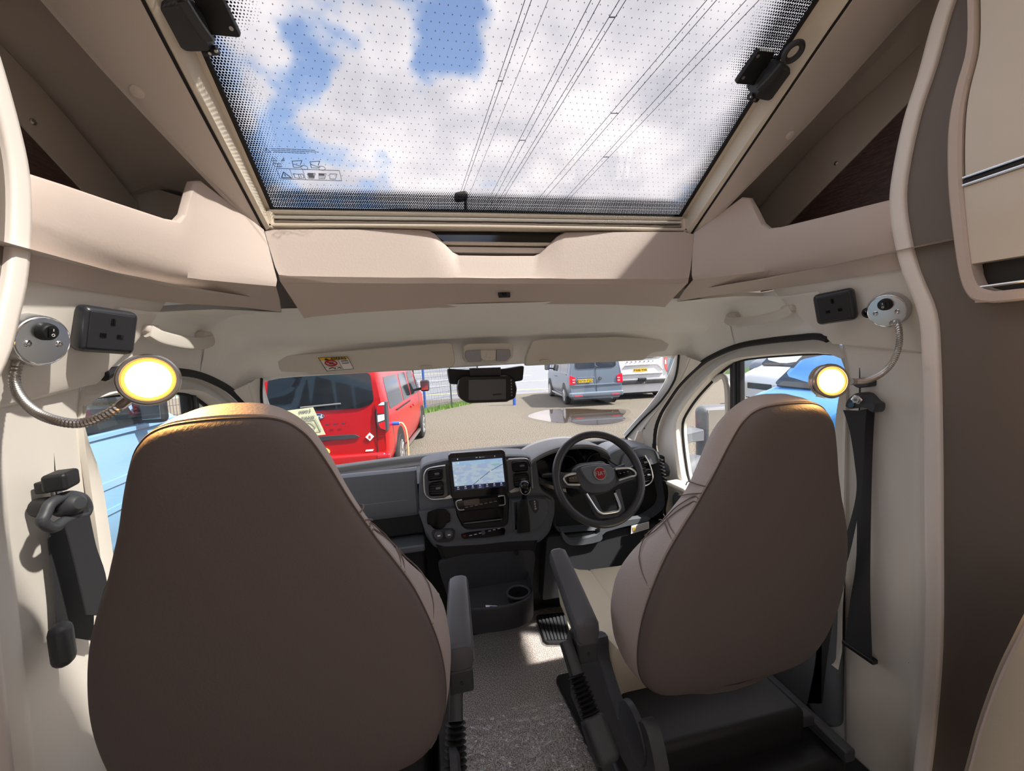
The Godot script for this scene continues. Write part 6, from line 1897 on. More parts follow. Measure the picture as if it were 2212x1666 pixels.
	part(l, "webbing", strap(cr([Vector3(-0.9, 1.051, -0.8409), Vector3(-0.9, 0.9941, -0.8392), Vector3(-0.9, 0.9285, -0.8381), Vector3(-0.9, 0.8553, -0.8321)], 4), cr([Vector3(-0.9, 1.024, -0.9286), Vector3(-0.9, 0.9533, -0.9236), Vector3(-0.9, 0.8832, -0.9166), Vector3(-0.9, 0.7953, -0.902)], 4)), M.webbing)
	part(l, "belt_boot", mb().rbox(Transform3D(Basis(Vector3.UP, .3), Vector3(-0.885, 0.8438, -0.8205)), vv(.03, .075, .035), .014), M.plastic)

# ================================================================ outside: yard, road, vehicles
const GY := -0.70
var paint_of := {}

func outside() -> void:
	struct("ground", mb().quad_big(vv(-60, GY, 40), vv(60, GY, 40), vv(60, GY, -19.5), vv(-60, GY, -19.5)), M.asphalt, "pale tarmac yard")
	struct("road", mb().quad_big(vv(-90, GY - .01, -19.5), vv(90, GY - .01, -19.5), vv(90, GY - .01, -400), vv(-90, GY - .01, -400)), M.road, "grey road beyond the yard")
	yard()
	var red := van("red", "red van parked ahead on the left with its rear towards the cab", mat(c8(168, 6, 12), .25), 4.97, 1.98, 1.93, vv(-1.86, GY, -6.80), -7.0)
	rear_red(red)
	var grey := van("grey", "grey van with a yellow number plate seen from behind beyond the puddle", mat(c8(112, 126, 140), .28, .25), 5.0, 1.90, 1.97, vv(5.55, GY, -13.6), -7.0)
	rear_grey(grey)
	var white := van("white", "white van with tall red rear lights at the right of the windscreen", mat(c8(206, 208, 210), .28), 5.2, 2.10, 2.05, vv(7.75, GY, -14.5), -9.0)
	rear_white(white)
	var lb := van("light_blue", "light blue van parked close on the left, seen through the left door window", mat(c8(112, 152, 182), .22), 5.0, 1.98, 2.0, vv(-4.0, GY, -1.0), 1.0)
	lb.scale = vv(1, 1.25, 1.05)
	side_blue(lb)
	var rb := van("blue", "bright blue van parked on the right, nose to the left, in the right door window", mat(c8(60, 130, 196), .22), 4.9, 1.95, 1.95, vv(9.75, GY, -4.85), 84.0)
	var sv := van("silver", "silver van parked behind the blue one in the right door window", mat(c8(196, 204, 208), .25, .2), 4.9, 1.95, 1.95, vv(14.4, GY, -10.2), 84.0)
	var dk := van("dark", "dark grey van farthest along the row in the right door window", mat(c8(90, 104, 122), .25, .2), 4.9, 1.95, 1.95, vv(19.6, GY, -15.8), 84.0)
	for v in [rb, sv, dk]:
		front_face(v)
	var wc := van("car", "white car on the road beyond the red van", mat(c8(234, 236, 238), .2), 4.2, 1.8, 1.5, vv(-1.6, GY, -17.6), 62.0)
	part(wc, "tail_light", mb().rbox(Transform3D(Basis(), vv(.80, .95, -.02)), vv(.12, .22, .1), .03), mat(c8(190, 40, 50), .2))
	mirrors_own()
	power_lines()

func side_x(y: float, W: float, H: float) -> float:
	var ys := [.0, .28, .32, .55, .95, 1.14, H - .14, H - .04, H]
	var ws := [.86, .88, .95, 1.0, 1.0, .985, .87, .81, .64]
	for i in 8:
		if y <= ys[i + 1]:
			return lerpf(ws[i], ws[i + 1], (y - ys[i]) / (ys[i + 1] - ys[i])) * W / 2
	return ws[8] * W / 2

func van(kind: String, label: String, paint: Material, L: float, W: float, H: float, at: Vector3, turn: float) -> Node3D:
	var t := thing("van" if kind != "car" else "car", label, "van" if kind != "car" else "car")
	t.position = at
	t.rotation_degrees.y = turn
	paint_of[t] = paint
	var low := kind == "car"
	var secs := [[.0, H - .10, .955], [-.03, H - .03, .975], [-.10, H, .99], [-.3, H, 1.0], [-L * .25, H, 1.0], [-L * .5, H, 1.0], [-L * .62, H, 1.0], [-L * .69, H - .03, .995], [-L * .74, H * .90, .985], [-L * .80, H * .76, .98], [-L * .855, H * .605, .975], [-L * .90, H * .565, .96], [-L * .955, H * .51, .93], [-L * .985, H * .44, .88], [-L, H * .36, .80]]
	if low:
		secs = [[.0, H * .62, .88], [-.06, H * .70, .93], [-.25, H * .80, .97], [-.8, H * .97, 1.0], [-L * .35, H, 1.0], [-L * .5, H * .97, 1.0], [-L * .62, H * .80, 1.0], [-L * .70, H * .66, .99], [-L * .85, H * .60, .96], [-L * .96, H * .5, .9], [-L, H * .38, .8]]
	var rows := []
	for k in secs:
		var top: float = k[1]
		var half := []
		for y in [.26, .30, .45, .62, .80, .95, 1.05, 1.14, 1.4, 1.6, H - .14, H - .07, H - .03, H]:
			var yy := minf(y, top)
			var x: float = side_x(yy, W, H) * k[2]
			if y >= top:
				x = side_x(top, W, H) * k[2] * (1.0 if top > 1.3 else lerpf(.99, .75, clampf((y - top) / (H - top + .01), 0, 1)))
				if top > 1.3 and top < H - .001:
					x *= lerpf(1.0, .8, clampf((y - top) / (H - top + .01), 0, 1))
				yy = top + .012 * clampf((y - top) / .5, 0, 1)
			var lean: float = -.10 * clampf((yy - .9) / 1.0, 0, 1) if absf(k[0]) < .2 and not low else 0.0
			half.append(vv(x, yy, k[0] + lean))
		half.append(vv(0, half[-1].y + .012, half[-1].z))
		var row := half.duplicate()
		for i in range(half.size() - 2, -1, -1):
			row.append(vv(-half[i].x, half[i].y, half[i].z))
		rows.append(row)
	var b := mb().loft(rows, true)
	b.poly(rows[0])
	b.fan(rows[-1], true)
	part(t, "body", b, paint, "", 34.0)
	part(t, "underside", mb().box(vv(-W * .42, .2, -L * .97), vv(W * .42, .3, -.06)), M.black)
	# wheels
	for z in [-L * .19, -L * .80]:
		for s in [1.0, -1.0]:
			var c := vv(s * (W / 2 - .085), .335, z)
			part(t, "wheel_arch", mb().lathe([Vector2(0, .0), Vector2(.40, .0), Vector2(.41, -.03)], frame(vv(s * (W / 2 + .004), .40, z), vv(s, 0, 0)), 28), M.black)
			var wh := part(t, "wheel", mb().lathe([Vector2(.20, .09), Vector2(.22, .10), Vector2(.31, .10), Vector2(.335, .07), Vector2(.335, -.07), Vector2(.31, -.10), Vector2(.1, -.10)], frame(c, vv(s, 0, 0)), 32), M.rubber)
			var rim := mb()
			rim.lathe([Vector2(.0, .085), Vector2(.06, .09), Vector2(.065, .06), Vector2(.08, .05), Vector2(.20, .06), Vector2(.215, .102), Vector2(.225, .098)], frame(c, vv(s, 0, 0)), 32)
			for q in 5:
				var an := TAU * q / 5 + .3
				var d := vv(0, cos(an), sin(an))
				rim.sweep([c + vv(s * .092, 0, 0) + d * .04, c + vv(s * .098, 0, 0) + d * .21], sec_rect(.02, .055, .008), vv(1, 0, 0))
			part(wh, "rim", rim, M.satin)
	# windows down both sides
	var glass := mat(c8(28, 34, 38), .06)
	var cuts := [[-.35, -L * .31], [-L * .33, -L * .50], [-L * .52, -L * .70]] if not low else [[-.75, -L * .38], [-L * .40, -L * .60]]
	for s in [1.0, -1.0]:
		for c in cuts:
			var y0 := 1.18 if not low else .98
			var y1 := H - .22 if not low else H - .16
			var f0: float = c[0]
			var f1: float = c[1]
			var tail: float = .22 if f1 < -L * .6 else .04
			var pts := [vv(s * (side_x(y0, W, H) + .004), y0, f0), vv(s * (side_x(y1, W, H) + .004), y1, f0 - .05), vv(s * (side_x(y1, W, H) + .004), y1, f1 + tail), vv(s * (side_x(y0, W, H) + .004), y0, f1 - tail * .6)]
			part(t, "side_window", mb().plate(rp(pts, .06), vv(-s * .012, 0, 0), .003), glass)
		if not low:
			part(t, "quarter_window", mb().plate(rp([vv(s * (side_x(1.18, W, H) + .003), 1.18, -L * .725), vv(s * (side_x(H - .3, W, H) + .003), H - .3, -L * .722), vv(s * (side_x(1.18, W, H) + .0), 1.18, -L * .81)], .03), vv(-s * .012, 0, 0), .003), glass)
		# mirror
		if kind == "red" and s < 0:
			continue
		var mz := -L * .715 if not low else -L * .60
		var my := 1.32 if not low else 1.0
		var mr := part(t, "door_mirror", mb().rbox(Transform3D(Basis(), vv(s * (W / 2 + .16), my, mz)), vv(.20, .27, .12), .04), M.black)
		part(mr, "mirror_glass", mb().rbox(Transform3D(Basis(), vv(s * (W / 2 + .16), my + .01, mz + .062)), vv(.16, .22, .006), .002), M.chrome)
		part(t, "mirror_arm", mb().tube([vv(s * (W / 2 - .03), my - .08, mz), vv(s * (W / 2 + .12), my - .06, mz)], .03, 8), M.black)
		for z in [-L * .47, -L * .53]:
			part(t, "door_handle", mb().rbox(Transform3D(Basis(), vv(s * (W / 2 + .012), .98, z)), vv(.03, .03, .14), .01), paint)
		part(t, "sill_trim", mb().box(vv(s * W * .47, .24, -L * .72), vv(s * W * .495, .30, -L * .28)), M.satin)
	# windscreen
	if not low:
		var wy0 := H * .63
		var z0 := -L * .845
		part(t, "windscreen", mb().plate(rp([vv(-W * .465, wy0, z0 - .03), vv(W * .465, wy0, z0 - .03), vv(W * .41, H * .955, -L * .715 - .03), vv(-W * .41, H * .955, -L * .715 - .03)], .08), vv(0, -.03, .06), .004), glass)
	return t

func rear_quad(p: Array, d := .008) -> Array:
	# corner list [x, y] on the leaning rear face of a van
	var q := []
	for a in p:
		q.append(vv(a[0], a[1], -.10 * clampf((a[1] - .9), 0, 1) + d))
	return q

func rear_red(t: Node3D) -> void:
	var glass := mat(c8(26, 30, 34), .05)
	part(t, "rear_window", mb().plate(rp(rear_quad([[-.80, 1.32], [-.62, 1.26], [.60, 1.26], [.80, 1.34], [.76, 1.80], [-.76, 1.80]]), .07), vv(0, 0, -.02), .004), glass)
	part(t, "wiper", mb().tube(rear_quad([[-.30, 1.325], [.30, 1.35]], .02), .012, 6), M.grey)
	for s in [1.0, -1.0]:
		var tl := part(t, "tail_light", mb().plate(rp(rear_quad([[s * .99, .88], [s * .86, .93], [s * .825, 1.02], [s * .82, 1.20], [s * .85, 1.28], [s * .92, 1.34], [s * .985, 1.34]], .03), .02), vv(0, 0, -.14), .006), M.plastic)
		part(tl, "lens", mb().plate(rp(rear_quad([[s * .95, 1.16], [s * .84, 1.16], [s * .84, 1.28], [s * .95, 1.28]], .034), .02), vv(0, 0, -.008), .003), mat(c8(170, 20, 30), .15))
		part(tl, "lens", mb().plate(rp(rear_quad([[s * .95, 1.06], [s * .845, 1.03], [s * .845, 1.14], [s * .95, 1.15]], .034), .01), vv(0, 0, -.008), .003), mat(c8(200, 204, 204), .15))
		part(tl, "lens", mb().plate(rp(rear_quad([[s * .96, .90], [s * .88, .94], [s * .85, 1.01], [s * .95, 1.04]], .034), .02), vv(0, 0, -.008), .003), mat(c8(190, 26, 34), .15))
		part(tl, "lens", mb().plate(rp(rear_quad([[s * .96, 1.29], [s * .86, 1.29], [s * .92, 1.335], [s * .96, 1.335]], .034), .01), vv(0, 0, -.008), .003), mat(c8(210, 216, 216), .15))
		part(t, "reflector", mb().rbox(Transform3D(Basis(), vv(s * .90, .50, .02)), vv(.20, .07, .08), .02), mat(c8(190, 20, 40), .15))
	# oval badge
	var c := vv(-.06, 1.175, -.02)
	var o1 := []
	var o2 := []
	for k in 28:
		var an := TAU * k / 28
		o1.append(c + vv(cos(an) * .105, sin(an) * .045, .004))
		o2.append(c + vv(cos(an) * .096, sin(an) * .038, .010))
	part(t, "badge_rim", mb().plate(o1, vv(0, 0, -.02), .002), M.chrome)
	part(t, "badge", mb().plate(o2, vv(0, 0, -.01), .001), mat(c8(24, 48, 84), .2), "blue oval badge")
	words(t, "badge_letters", "Ford", M.white, c + vv(0, -.002, .012), Vector3.RIGHT, Vector3.UP, .048, .002, true)
	for k in 5:
		part(t, "rear_letter", mb().rbox(Transform3D(Basis(), vv(-.16 + k * .12, 1.04, -.004)), vv(.05, .022, .008), .002), M.plastic)
	part(t, "grip_strip", mb().plate(rp(rear_quad([[-.62, .82], [-.56, .865], [.48, .865], [.56, .82], [.46, .80], [-.5, .79]], .012), .01), vv(0, 0, -.02), .004), M.plastic)
	part(t, "diamond_sticker", mb().plate(rear_quad([[.64, .81], [.705, .875], [.77, .81], [.705, .745]], .009), vv(0, 0, -.01)), M.white, "white diamond sticker with a red gas bottle")
	part(t, "sticker_mark", mb().rbox(Transform3D(Basis(), vv(.705, .808, .012)), vv(.032, .045, .003), .001), mat(c8(200, 40, 40), .5))
	var ov := []
	for k in 28:
		var an := TAU * k / 28
		ov.append(vv(-.05 + cos(an) * .14, .62 + sin(an) * .075, .010))
	part(t, "oval_sticker", mb().plate(ov, vv(0, 0, -.01), .001), mat(c8(232, 214, 110), .5), "yellow oval sticker")
	part(t, "model_badge", mb().plate(rear_quad([[.62, .585], [.635, .61], [.75, .61], [.735, .585]], .010), vv(0, 0, -.01)), M.white)
	part(t, "bumper", mb().rbox(Transform3D(Basis(), vv(0, .43, -.02)), vv(1.88, .26, .14), .05), paint_of[t])
	part(t, "door_gap", mb().tube(rear_quad([[.81, .55], [.815, .9], [.80, 1.3]], .004), .006, 5), M.black)
	# charging plug and lead on the right side
	part(t, "plug", mb().tube([vv(.985, .94, -.36), vv(1.10, .94, -.36)], .032, 12), mat(c8(50, 100, 200), .4), "blue plug")
	part(t, "lead", mb().tube(cr([vv(1.10, .94, -.36), vv(1.15, .93, -.36), vv(1.20, .80, -.37), vv(1.21, .5, -.38), vv(1.19, .2, -.38), vv(1.16, .03, -.34), vv(1.3, .015, .2)], 6), .014, 8), mat(c8(226, 196, 140), .6), "cream hook-up lead")
	part(t, "slide_rail", mb().box(vv(.982, 1.10, -2.3), vv(.994, 1.12, -.8)), M.black)

func plate_text(t: Node3D, txt: String, c: Vector3, w: float, h: float) -> void:
	part(t, "number_plate", mb().rbox(Transform3D(Basis(), c), vv(w, h, .012), .004), mat(c8(246, 200, 30), .4), "yellow number plate")
	words(t, "plate_letters", txt, M.black, c + vv(0, 0, .007), Vector3.RIGHT, Vector3.UP, h * .72, .002)

func rear_grey(t: Node3D) -> void:
	var glass := mat(c8(30, 34, 40), .06)
	part(t, "rear_window", mb().plate(rp(rear_quad([[-.72, 1.36], [-.62, 1.32], [-.02, 1.32], [-.02, 1.84], [-.70, 1.84]]), .05), vv(0, 0, -.02), .004), glass)
	part(t, "rear_window", mb().plate(rp(rear_quad([[.02, 1.32], [.62, 1.32], [.74, 1.38], [.70, 1.84], [.02, 1.84]]), .05), vv(0, 0, -.02), .004), mat(c8(30, 34, 40), .06))
	part(t, "wiper", mb().tube(rear_quad([[.06, 1.36], [.0, 1.42]], .02), .012, 6), M.satin)
	for s in [1.0, -1.0]:
		var tl := part(t, "tail_light", mb().plate(rp(rear_quad([[s * .95, .78], [s * .74, .78], [s * .74, 1.02], [s * .79, 1.06], [s * .94, 1.10]], .02), .02), vv(0, 0, -.10), .01), mat(c8(206, 26, 52), .15))
		for y in [.86, .95]:
			part(tl, "lens", mb().rbox(Transform3D(Basis(), vv(s * .80, y, .022)), vv(.09, .045, .006), .002), mat(c8(244, 176, 178), .3))
		part(t, "reflector", mb().rbox(Transform3D(Basis(), vv(s * .66, .385, .075)), vv(.28, .05, .02), .006), mat(c8(190, 60, 80), .3))
	plate_text(t, "DV19 FSD", vv(-.40, .895, .016), .52, .115)
	part(t, "plate_grip", mb().rbox(Transform3D(Basis(), vv(-.36, 1.0, .01)), vv(.62, .035, .03), .01), paint_of[t])
	part(t, "round_badge", mb().lathe([Vector2(0, .014), Vector2(.05, .012), Vector2(.058, .006), Vector2(.058, -.004)], frame(vv(.14, .96, .0), vv(0, 0, 1)), 24), M.plastic, "dark round badge")
	words(t, "badge_letters", "W", M.grey, vv(.14, .945, .015), Vector3.RIGHT, Vector3.UP, .05, .001)
	words(t, "badge_letters", "V", M.grey, vv(.14, .985, .015), Vector3.RIGHT, Vector3.UP, .035, .001)
	part(t, "waist_step", mb().rbox(Transform3D(Basis(), vv(0, .745, .0)), vv(1.80, .05, .03), .012), paint_of[t])
	part(t, "door_gap", mb().tube(rear_quad([[.0, .5], [.0, .9], [.0, 1.34]], .004), .007, 5), M.black)
	part(t, "bumper", mb().rbox(Transform3D(Basis(), vv(0, .42, -.02)), vv(1.90, .17, .20), .05), paint_of[t])
	part(t, "exhaust", mb().tube([vv(.55, .26, .0), vv(.55, .26, -.3)], .03, 10), M.steel)
	for s in [1.0, -1.0]:
		part(t, "waist_strip", mb().box(vv(s * .945, 1.10, -2.2), vv(s * .956, 1.125, -.5)), paint_of[t])

func rear_white(t: Node3D) -> void:
	for s in [1.0, -1.0]:
		var tl := part(t, "tail_light", mb().plate(cr(rear_quad([[s * 1.04, 1.02], [s * .96, 1.08], [s * .93, 1.25], [s * .94, 1.55], [s * .985, 1.76], [s * 1.03, 1.76]], .03), 3, true), vv(0, 0, -.10), .01), mat(c8(200, 24, 44), .15))
		part(tl, "lens", mb().plate(rp(rear_quad([[s * 1.0, 1.28], [s * .95, 1.28], [s * .95, 1.44], [s * 1.0, 1.44]], .036), .02), vv(0, 0, -.008), .003), M.white)
	part(t, "rear_window", mb().plate(rp(rear_quad([[-.84, 1.60], [-.62, 1.54], [.62, 1.54], [.84, 1.60], [.80, 1.95], [-.80, 1.95]]), .06), vv(0, 0, -.02), .004), mat(c8(40, 46, 50), .06))
	part(t, "window_edge", mb().tube(cr(rear_quad([[-.90, 1.72], [-.80, 1.60], [-.66, 1.535], [.66, 1.535], [.82, 1.60], [.9, 1.7]], .006), 4), .010, 6), M.grey)
	plate_text(t, "PX66 YXK", vv(-.02, 1.10, .014), .52, .115)
	part(t, "swage", mb().tube(cr(rear_quad([[-.80, 1.10], [-.66, 1.26], [-.5, 1.30], [.52, 1.30], [.70, 1.26], [.84, 1.10]], .004), 4), .03, 8), paint_of[t])
	part(t, "swage", mb().tube(rear_quad([[-.84, .96], [.84, .96]], .004), .025, 8), paint_of[t])
	for k in 7:
		part(t, "rear_letter", mb().rbox(Transform3D(Basis(), vv(-.50 + k * .165, 1.42, -.04)), vv(.05, .045, .008), .002), M.grey)
	part(t, "bumper", mb().rbox(Transform3D(Basis(), vv(0, .66, -.02)), vv(2.04, .16, .22), .03), M.plastic)
	part(t, "tow_bar", mb().rbox(Transform3D(Basis(), vv(.02, .75, .08)), vv(.32, .12, .10), .03), M.black)
	part(t, "tow_bar", mb().tube([vv(.02, .62, .05), vv(.06, .56, .16), vv(.06, .64, .20)], .025, 8), M.steel)

func side_blue(t: Node3D) -> void:
	part(t, "waist_edge", mb().box(vv(.972, 1.14, -4.2), vv(.992, 1.17, -.4)), paint_of[t])
	part(t, "swage", mb().box(vv(.985, .78, -3.9), vv(1.0, .83, -.6)), paint_of[t])
	part(t, "swage", mb().box(vv(.985, .60, -3.9), vv(1.0, .64, -.6)), paint_of[t])

func front_face(t: Node3D) -> void:
	var L := 4.9
	for s in [1.0, -1.0]:
		part(t, "headlamp", mb().plate(cr([vv(s * .66, .74, -L * .985), vv(s * .84, .78, -L * .955), vv(s * .90, .90, -L * .915), vv(s * .80, .96, -L * .935), vv(s * .62, .86, -L * .978)], 3, true), vv(-s * .02, .0, .10), .006), mat(c8(220, 228, 232), .08))
		part(t, "headlamp_core", mb().lathe([Vector2(0, .02), Vector2(.05, .01), Vector2(.06, -.02)], frame(vv(s * .80, .86, -L * .955), vv(s * .4, .2, -1)), 16), M.chrome)
	part(t, "grille", mb().rbox(Transform3D(Basis(), vv(0, .62, -L * .985)), vv(1.1, .22, .16), .04), M.black)
	part(t, "bumper", mb().rbox(Transform3D(Basis(), vv(0, .42, -L * .975)), vv(1.7, .22, .24), .08), M.plastic)
	part(t, "wiper_panel", mb().rbox(Transform3D(Basis(Vector3.RIGHT, -.5), vv(0, 1.24, -L * .852)), vv(1.5, .03, .14), .01), M.black)

func mirrors_own() -> void:
	for s in [1.0, -1.0]:
		var m := thing("door_mirror", "motorhome door mirror on its arm outside the %s door window" % ("right" if s > 0 else "left"), "mirror", "own door mirrors", vv(1.0 * s, .6, -1.9))
		var a0: Vector3 = Vector3(0.958, 0.8503, -1.841)
		var a1: Vector3 = Vector3(1.2, 0.8361, -1.964)
		var a2: Vector3 = Vector3(1.2, 0.7726, -1.965)
		var a3: Vector3 = Vector3(0.958, 0.7835, -1.836)
		part(m, "arm", mb().plate(rp(mir([a0, a1, a2, a2.lerp(a3, .45) + vv(0, .01, 0), a3], s), .012), vv(0, 0, -.10), .008), M.dash)
		var b0: Vector3 = Vector3(0.958, 0.6662, -1.808)
		part(m, "lower_arm", mb().rbox(Transform3D(Basis(Vector3.UP, .55 * s), vv((b0.x + .08) * s, b0.y, b0.z - .10)), vv(.26, .09, .16), .04), M.dash)
		var h: Vector3 = Vector3(1.34, 0.7536, -2.035)
		part(m, "shell", mb().rbox(Transform3D(Basis(Vector3.UP, -.25 * s), vv(h.x * s, h.y, h.z)), vv(.24, .40, .10), .04), M.dash)
		part(m, "mirror_glass", mb().rbox(Transform3D(Basis(Vector3.UP, -.25 * s), vv((h.x + .012) * s, h.y + .01, h.z + .052)), vv(.20, .34, .006), .003), M.chrome)

func power_lines() -> void:
	# conductors 28 m above the cab floor: [first point, second point]
	var pairs := [[Vector3(7.518, 28, -65.73), Vector3(8.988, 28, -32.74)], [Vector3(7.939, 28, -65.69), Vector3(9.479, 28, -32.67)], [Vector3(9.137, 28, -65.59), Vector3(10.75, 28, -32.48)], [Vector3(12.76, 28, -65.29), Vector3(14.05, 28, -32)], [Vector3(13.62, 28, -65.22), Vector3(14.77, 28, -31.9)], [Vector3(14.63, 28, -65.14), Vector3(16.24, 28, -31.69)], [Vector3(15.2, 28, -65.09), Vector3(16.74, 28, -31.62)], [Vector3(21.49, 28, -64.57), Vector3(23.13, 28, -30.69)], [Vector3(22.52, 28, -64.48), Vector3(23.91, 28, -30.58)], [Vector3(26.01, 28, -66.37), Vector3(26.29, 28, -30.23)], [Vector3(26.78, 28, -66.31), Vector3(27.34, 28, -30.08)]]
	var spots := ["leftmost", "second from the left", "third from the left", "fourth from the left", "fifth from the left", "sixth from the left", "seventh from the left", "fourth from the right", "third from the right", "second from the right", "rightmost"]
	for i in pairs.size():
		var a: Vector3 = pairs[i][0]
		var b: Vector3 = pairs[i][1]
		var d := b - a
		var pts := []
		for k in 13:
			pts.append(a - d * .8 + d * 3.0 * k / 12.0)
		var o := solo("power_line", "thin dark overhead power line, %s of the eleven in the roof window" % spots[i], "power line", mb().tube(pts, .030 if i != 2 else .022, 6), M.wire, "overhead power lines")
		o.cast_shadow = GeometryInstance3D.SHADOW_CASTING_SETTING_ON
	var sp := [[0, 1, .71], [3, 4, .36], [5, 6, .95], [7, 8, .54], [9, 10, .27]]
	for q in sp:
		var a: Vector3 = pairs[q[0]][0].lerp(pairs[q[0]][1], q[2])
		var b: Vector3 = pairs[q[1]][0].lerp(pairs[q[1]][1], q[2])
		solo("line_spacer", "short bar joining the %s and %s power lines" % [spots[q[0]], spots[q[1]]], "spacer", mb().tube([a, b], .05, 6), M.wire, "power line spacers")

func yard() -> void:
	# puddle
	var pd := [Vector3(2.76, -0.696, -12.45), Vector3(3.374, -0.696, -13.32), Vector3(4.014, -0.696, -13.55), Vector3(4.862, -0.696, -13.15), Vector3(5.297, -0.696, -12.63), Vector3(5.858, -0.696, -12.28), Vector3(5.675, -0.696, -11.7), Vector3(5.272, -0.696, -11.11), Vector3(5.094, -0.696, -10.57), Vector3(4.597, -0.696, -10.17), Vector3(4.061, -0.696, -10.14), Vector3(3.658, -0.696, -10.43), Vector3(3.584, -0.696, -10.88), Vector3(3.343, -0.696, -10.84), Vector3(3.03, -0.696, -11.35)]
	solo("puddle", "still muddy puddle on the tarmac in front of the grey van", "puddle", mb().plate(cr(pd, 4, true), vv(0, -.003, 0)), mat(c8(64, 54, 44), .02))
	var wet := []
	var cc := Vector3.ZERO
	for p in pd:
		cc += p / pd.size()
	for p in pd:
		wet.append(cc + (p - cc) * 1.12 + vv(0, -.003, 0))
	solo("wet_patch", "damp darker tarmac round the puddle", "stain", mb().plate(cr(wet, 4, true), vv(0, -.003, 0)), mat(c8(92, 85, 73), .6))
	# mesh fence by the road with a grass strip
	var f := thing("mesh_fence", "dark wire mesh fence between the yard and the road", "fence", "", vv(-.4, GY, -15.2))
	var f0 := vv(-6.0, GY, -9.5)
	var f1: Vector3 = Vector3(-0.573, -0.7, -14.97)
	var f2: Vector3 = Vector3(1.89, -0.7, -17.48)
	var wires := mb()
	var path := [f0, f1, f2]
	for i in 2:
		var a: Vector3 = path[i]
		var b: Vector3 = path[i + 1]
		var n := int(a.distance_to(b) / .055)
		for k in n:
			var p := a.lerp(b, float(k) / n)
			wires.tube([p, p + vv(0, 2.0, 0)], .0055, 4)
		for k in 11:
			wires.tube([a + vv(0, .05 + k * .2, 0), b + vv(0, .05 + k * .2, 0)], .005, 4)
	var wm := part(f, "mesh_wires", wires, M.wire)
	wm.set_meta("kind", "stuff")
	for p in [f1.lerp(f0, .02), f1.lerp(f2, .5), f2]:
		part(f, "post", mb().box(p + vv(-.03, 0, -.03), p + vv(.03, 2.1, .03)), mat(c8(60, 66, 70), .5))
	var gr := mb()
	rng.seed = 5
	for k in 2600:
		var p := f1.lerp(f2, rng.randf_range(-.4, 1.25)) + vv(rng.randf_range(-.12, .12), 0, rng.randf_range(-.25, .12))
		var h := rng.randf_range(.06, .22)
		var d := vv(rng.randf_range(-.05, .05), 0, rng.randf_range(-.05, .05))
		gr.tri(p + vv(-.012, 0, 0), p + vv(.012, 0, 0), p + d + vv(0, h, 0))
	var go := solo("grass_strip", "strip of green grass along the foot of the mesh fence", "grass", gr, mat(c8(104, 140, 60), .8))
	go.set_meta("kind", "stuff")
	# kerb, lines on the road
	for q in [[-22.6, -22.35, c8(226, 206, 130), "yellow line painted on the near edge of the road"], [-36.0, -35.7, c8(232, 232, 228), "white centre line painted on the road"], [-29.0, -28.8, c8(232, 232, 228), "white lane line painted on the road"], [-50.0, -49.5, c8(226, 206, 130), "yellow line painted on the far edge of the road"]]:
		solo("road_line", q[3], "road line", mb().plate([vv(-30, GY + .004, q[0] - 4.2), vv(8.5, GY + .004, q[0] + 1.5), vv(8.5, GY + .004, q[1] + 1.5), vv(-30, GY + .004, q[1] - 4.2)], vv(0, -.006, 0)), mat(q[2], .8), "painted road lines")
	solo("blue_post", "slim blue sign post beyond the red van", "post", mb().tube([vv(-.35, GY, -15.9), vv(-.35, 2.4, -15.9)], .045, 10), mat(c8(48, 92, 178), .5))
	solo("blue_post", "slim blue post behind the rear-view monitor", "post", mb().tube([vv(3.0, GY, -15.5), vv(3.0, .5, -15.5)], .06, 10), mat(c8(48, 92, 178), .5))
	solo("blue_post", "thin blue post by the front of the grey van", "post", mb().tube([Vector3(5.819, -0.3721, -20.12), Vector3(6.016, 2.648, -20.33)], .06, 10), mat(c8(48, 92, 178), .5))
	# boundary on the far side: low wall and palisade behind the red van
	var pw := thing("palisade_fence", "pale palisade fence on a stone wall behind the red van", "fence", "", vv(-7, GY, -11))
	part(pw, "wall", mb().box(vv(-12, GY, -11.6), vv(-3.6, .62, -11.3)), mat(c8(170, 160, 142), .9))
	for k in 40:
		part(pw, "slat", mb().box(vv(-9.4 + k * .145, .62, -11.5), vv(-9.33 + k * .145, 1.6, -11.48)), mat(c8(150, 200, 160), .6) if k == 0 else M.slat)
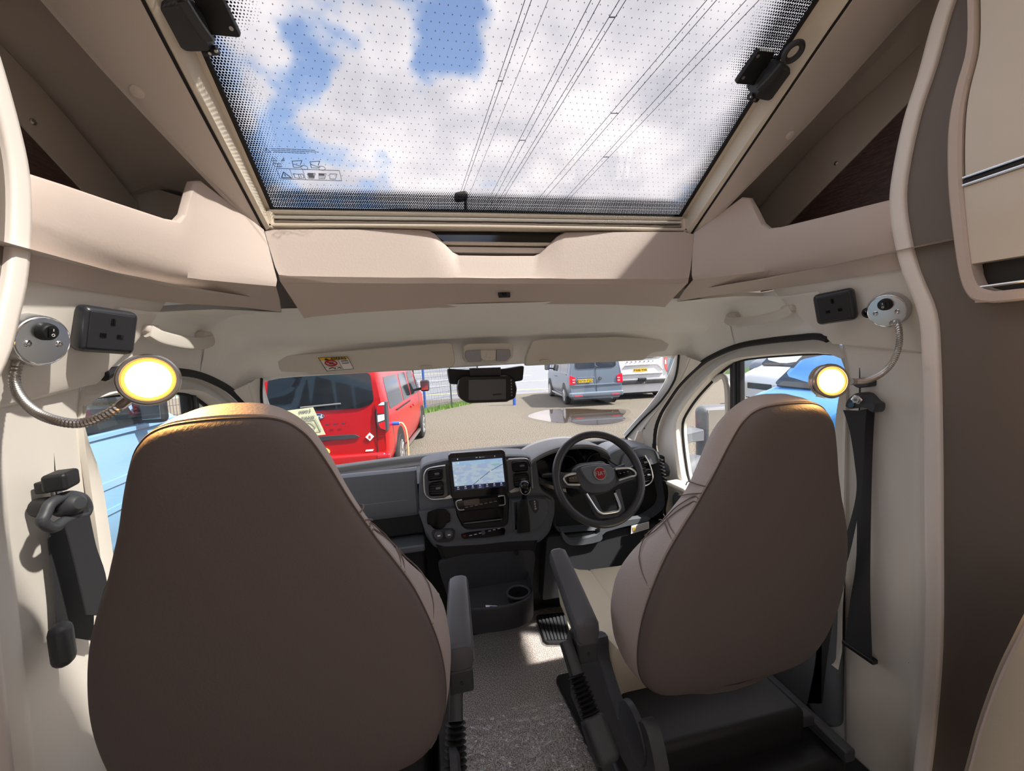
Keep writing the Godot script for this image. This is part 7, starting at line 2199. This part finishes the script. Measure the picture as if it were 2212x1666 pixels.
	var hedge := thing("hedge_wall", "low blue-grey wall with weeds far behind the parked vans on the right", "wall", "", vv(20, GY, -22))
	part(hedge, "wall", mb().box(vv(9.5, GY, -23.2), vv(60, 1.0, -23.0)), mat(c8(92, 108, 120), .8))
	var wd := mb()
	for k in 1800:
		var p := vv(rng.randf_range(9.5, 40), GY, rng.randf_range(-23, -22.6))
		var h := rng.randf_range(.1, .45)
		wd.tri(p + vv(-.03, 0, 0), p + vv(.03, 0, 0), p + vv(rng.randf_range(-.1, .1), h, 0))
	part(hedge, "weeds", wd, mat(c8(96, 130, 70), .8)).set_meta("kind", "stuff")
	# gabled building and floodlight behind the motorhome, mirrored in the vans' windows
	var hs := thing("gabled_building", "dark gabled building behind the motorhome, mirrored in the red van's rear window", "building", "", vv(-4, GY, 16))
	part(hs, "walls", mb().plate([vv(-14, GY, 16), vv(8, GY, 16), vv(8, 2.6, 16), vv(-3, 5.8, 16), vv(-14, 2.6, 16)], vv(0, 0, 10)), mat(c8(84, 78, 74), .9))
	part(hs, "roof", mb().plate([vv(-14.6, 2.4, 15.6), vv(-3, 5.8, 15.6), vv(8.6, 2.4, 15.6), vv(8.6, 2.65, 15.6), vv(-3, 6.1, 15.6), vv(-14.6, 2.65, 15.6)], vv(0, 0, 11)), mat(c8(60, 58, 60), .9))
	for x in [-9.0, -1.5, 4.0]:
		part(hs, "window", mb().box(vv(x - .8, .4, 15.95), vv(x + .8, 1.9, 16.0)), mat(c8(40, 46, 52), .1))
	var fl := thing("floodlight_mast", "floodlight mast beside the gabled building", "mast", "", vv(-4.5, GY, 13))
	part(fl, "mast", mb().tube([vv(-4.5, GY, 13), vv(-4.5, 8.4, 13)], .07, 10), M.plastic)
	for s in [-1.0, 1.0]:
		part(fl, "lamp_head", mb().rbox(Transform3D(Basis(), vv(-4.5 + s * .55, 8.6, 13)), vv(.5, .35, .3), .04), M.plastic)
	part(fl, "cross_arm", mb().tube([vv(-5.1, 8.4, 13), vv(-3.9, 8.4, 13)], .04, 8), M.plastic)
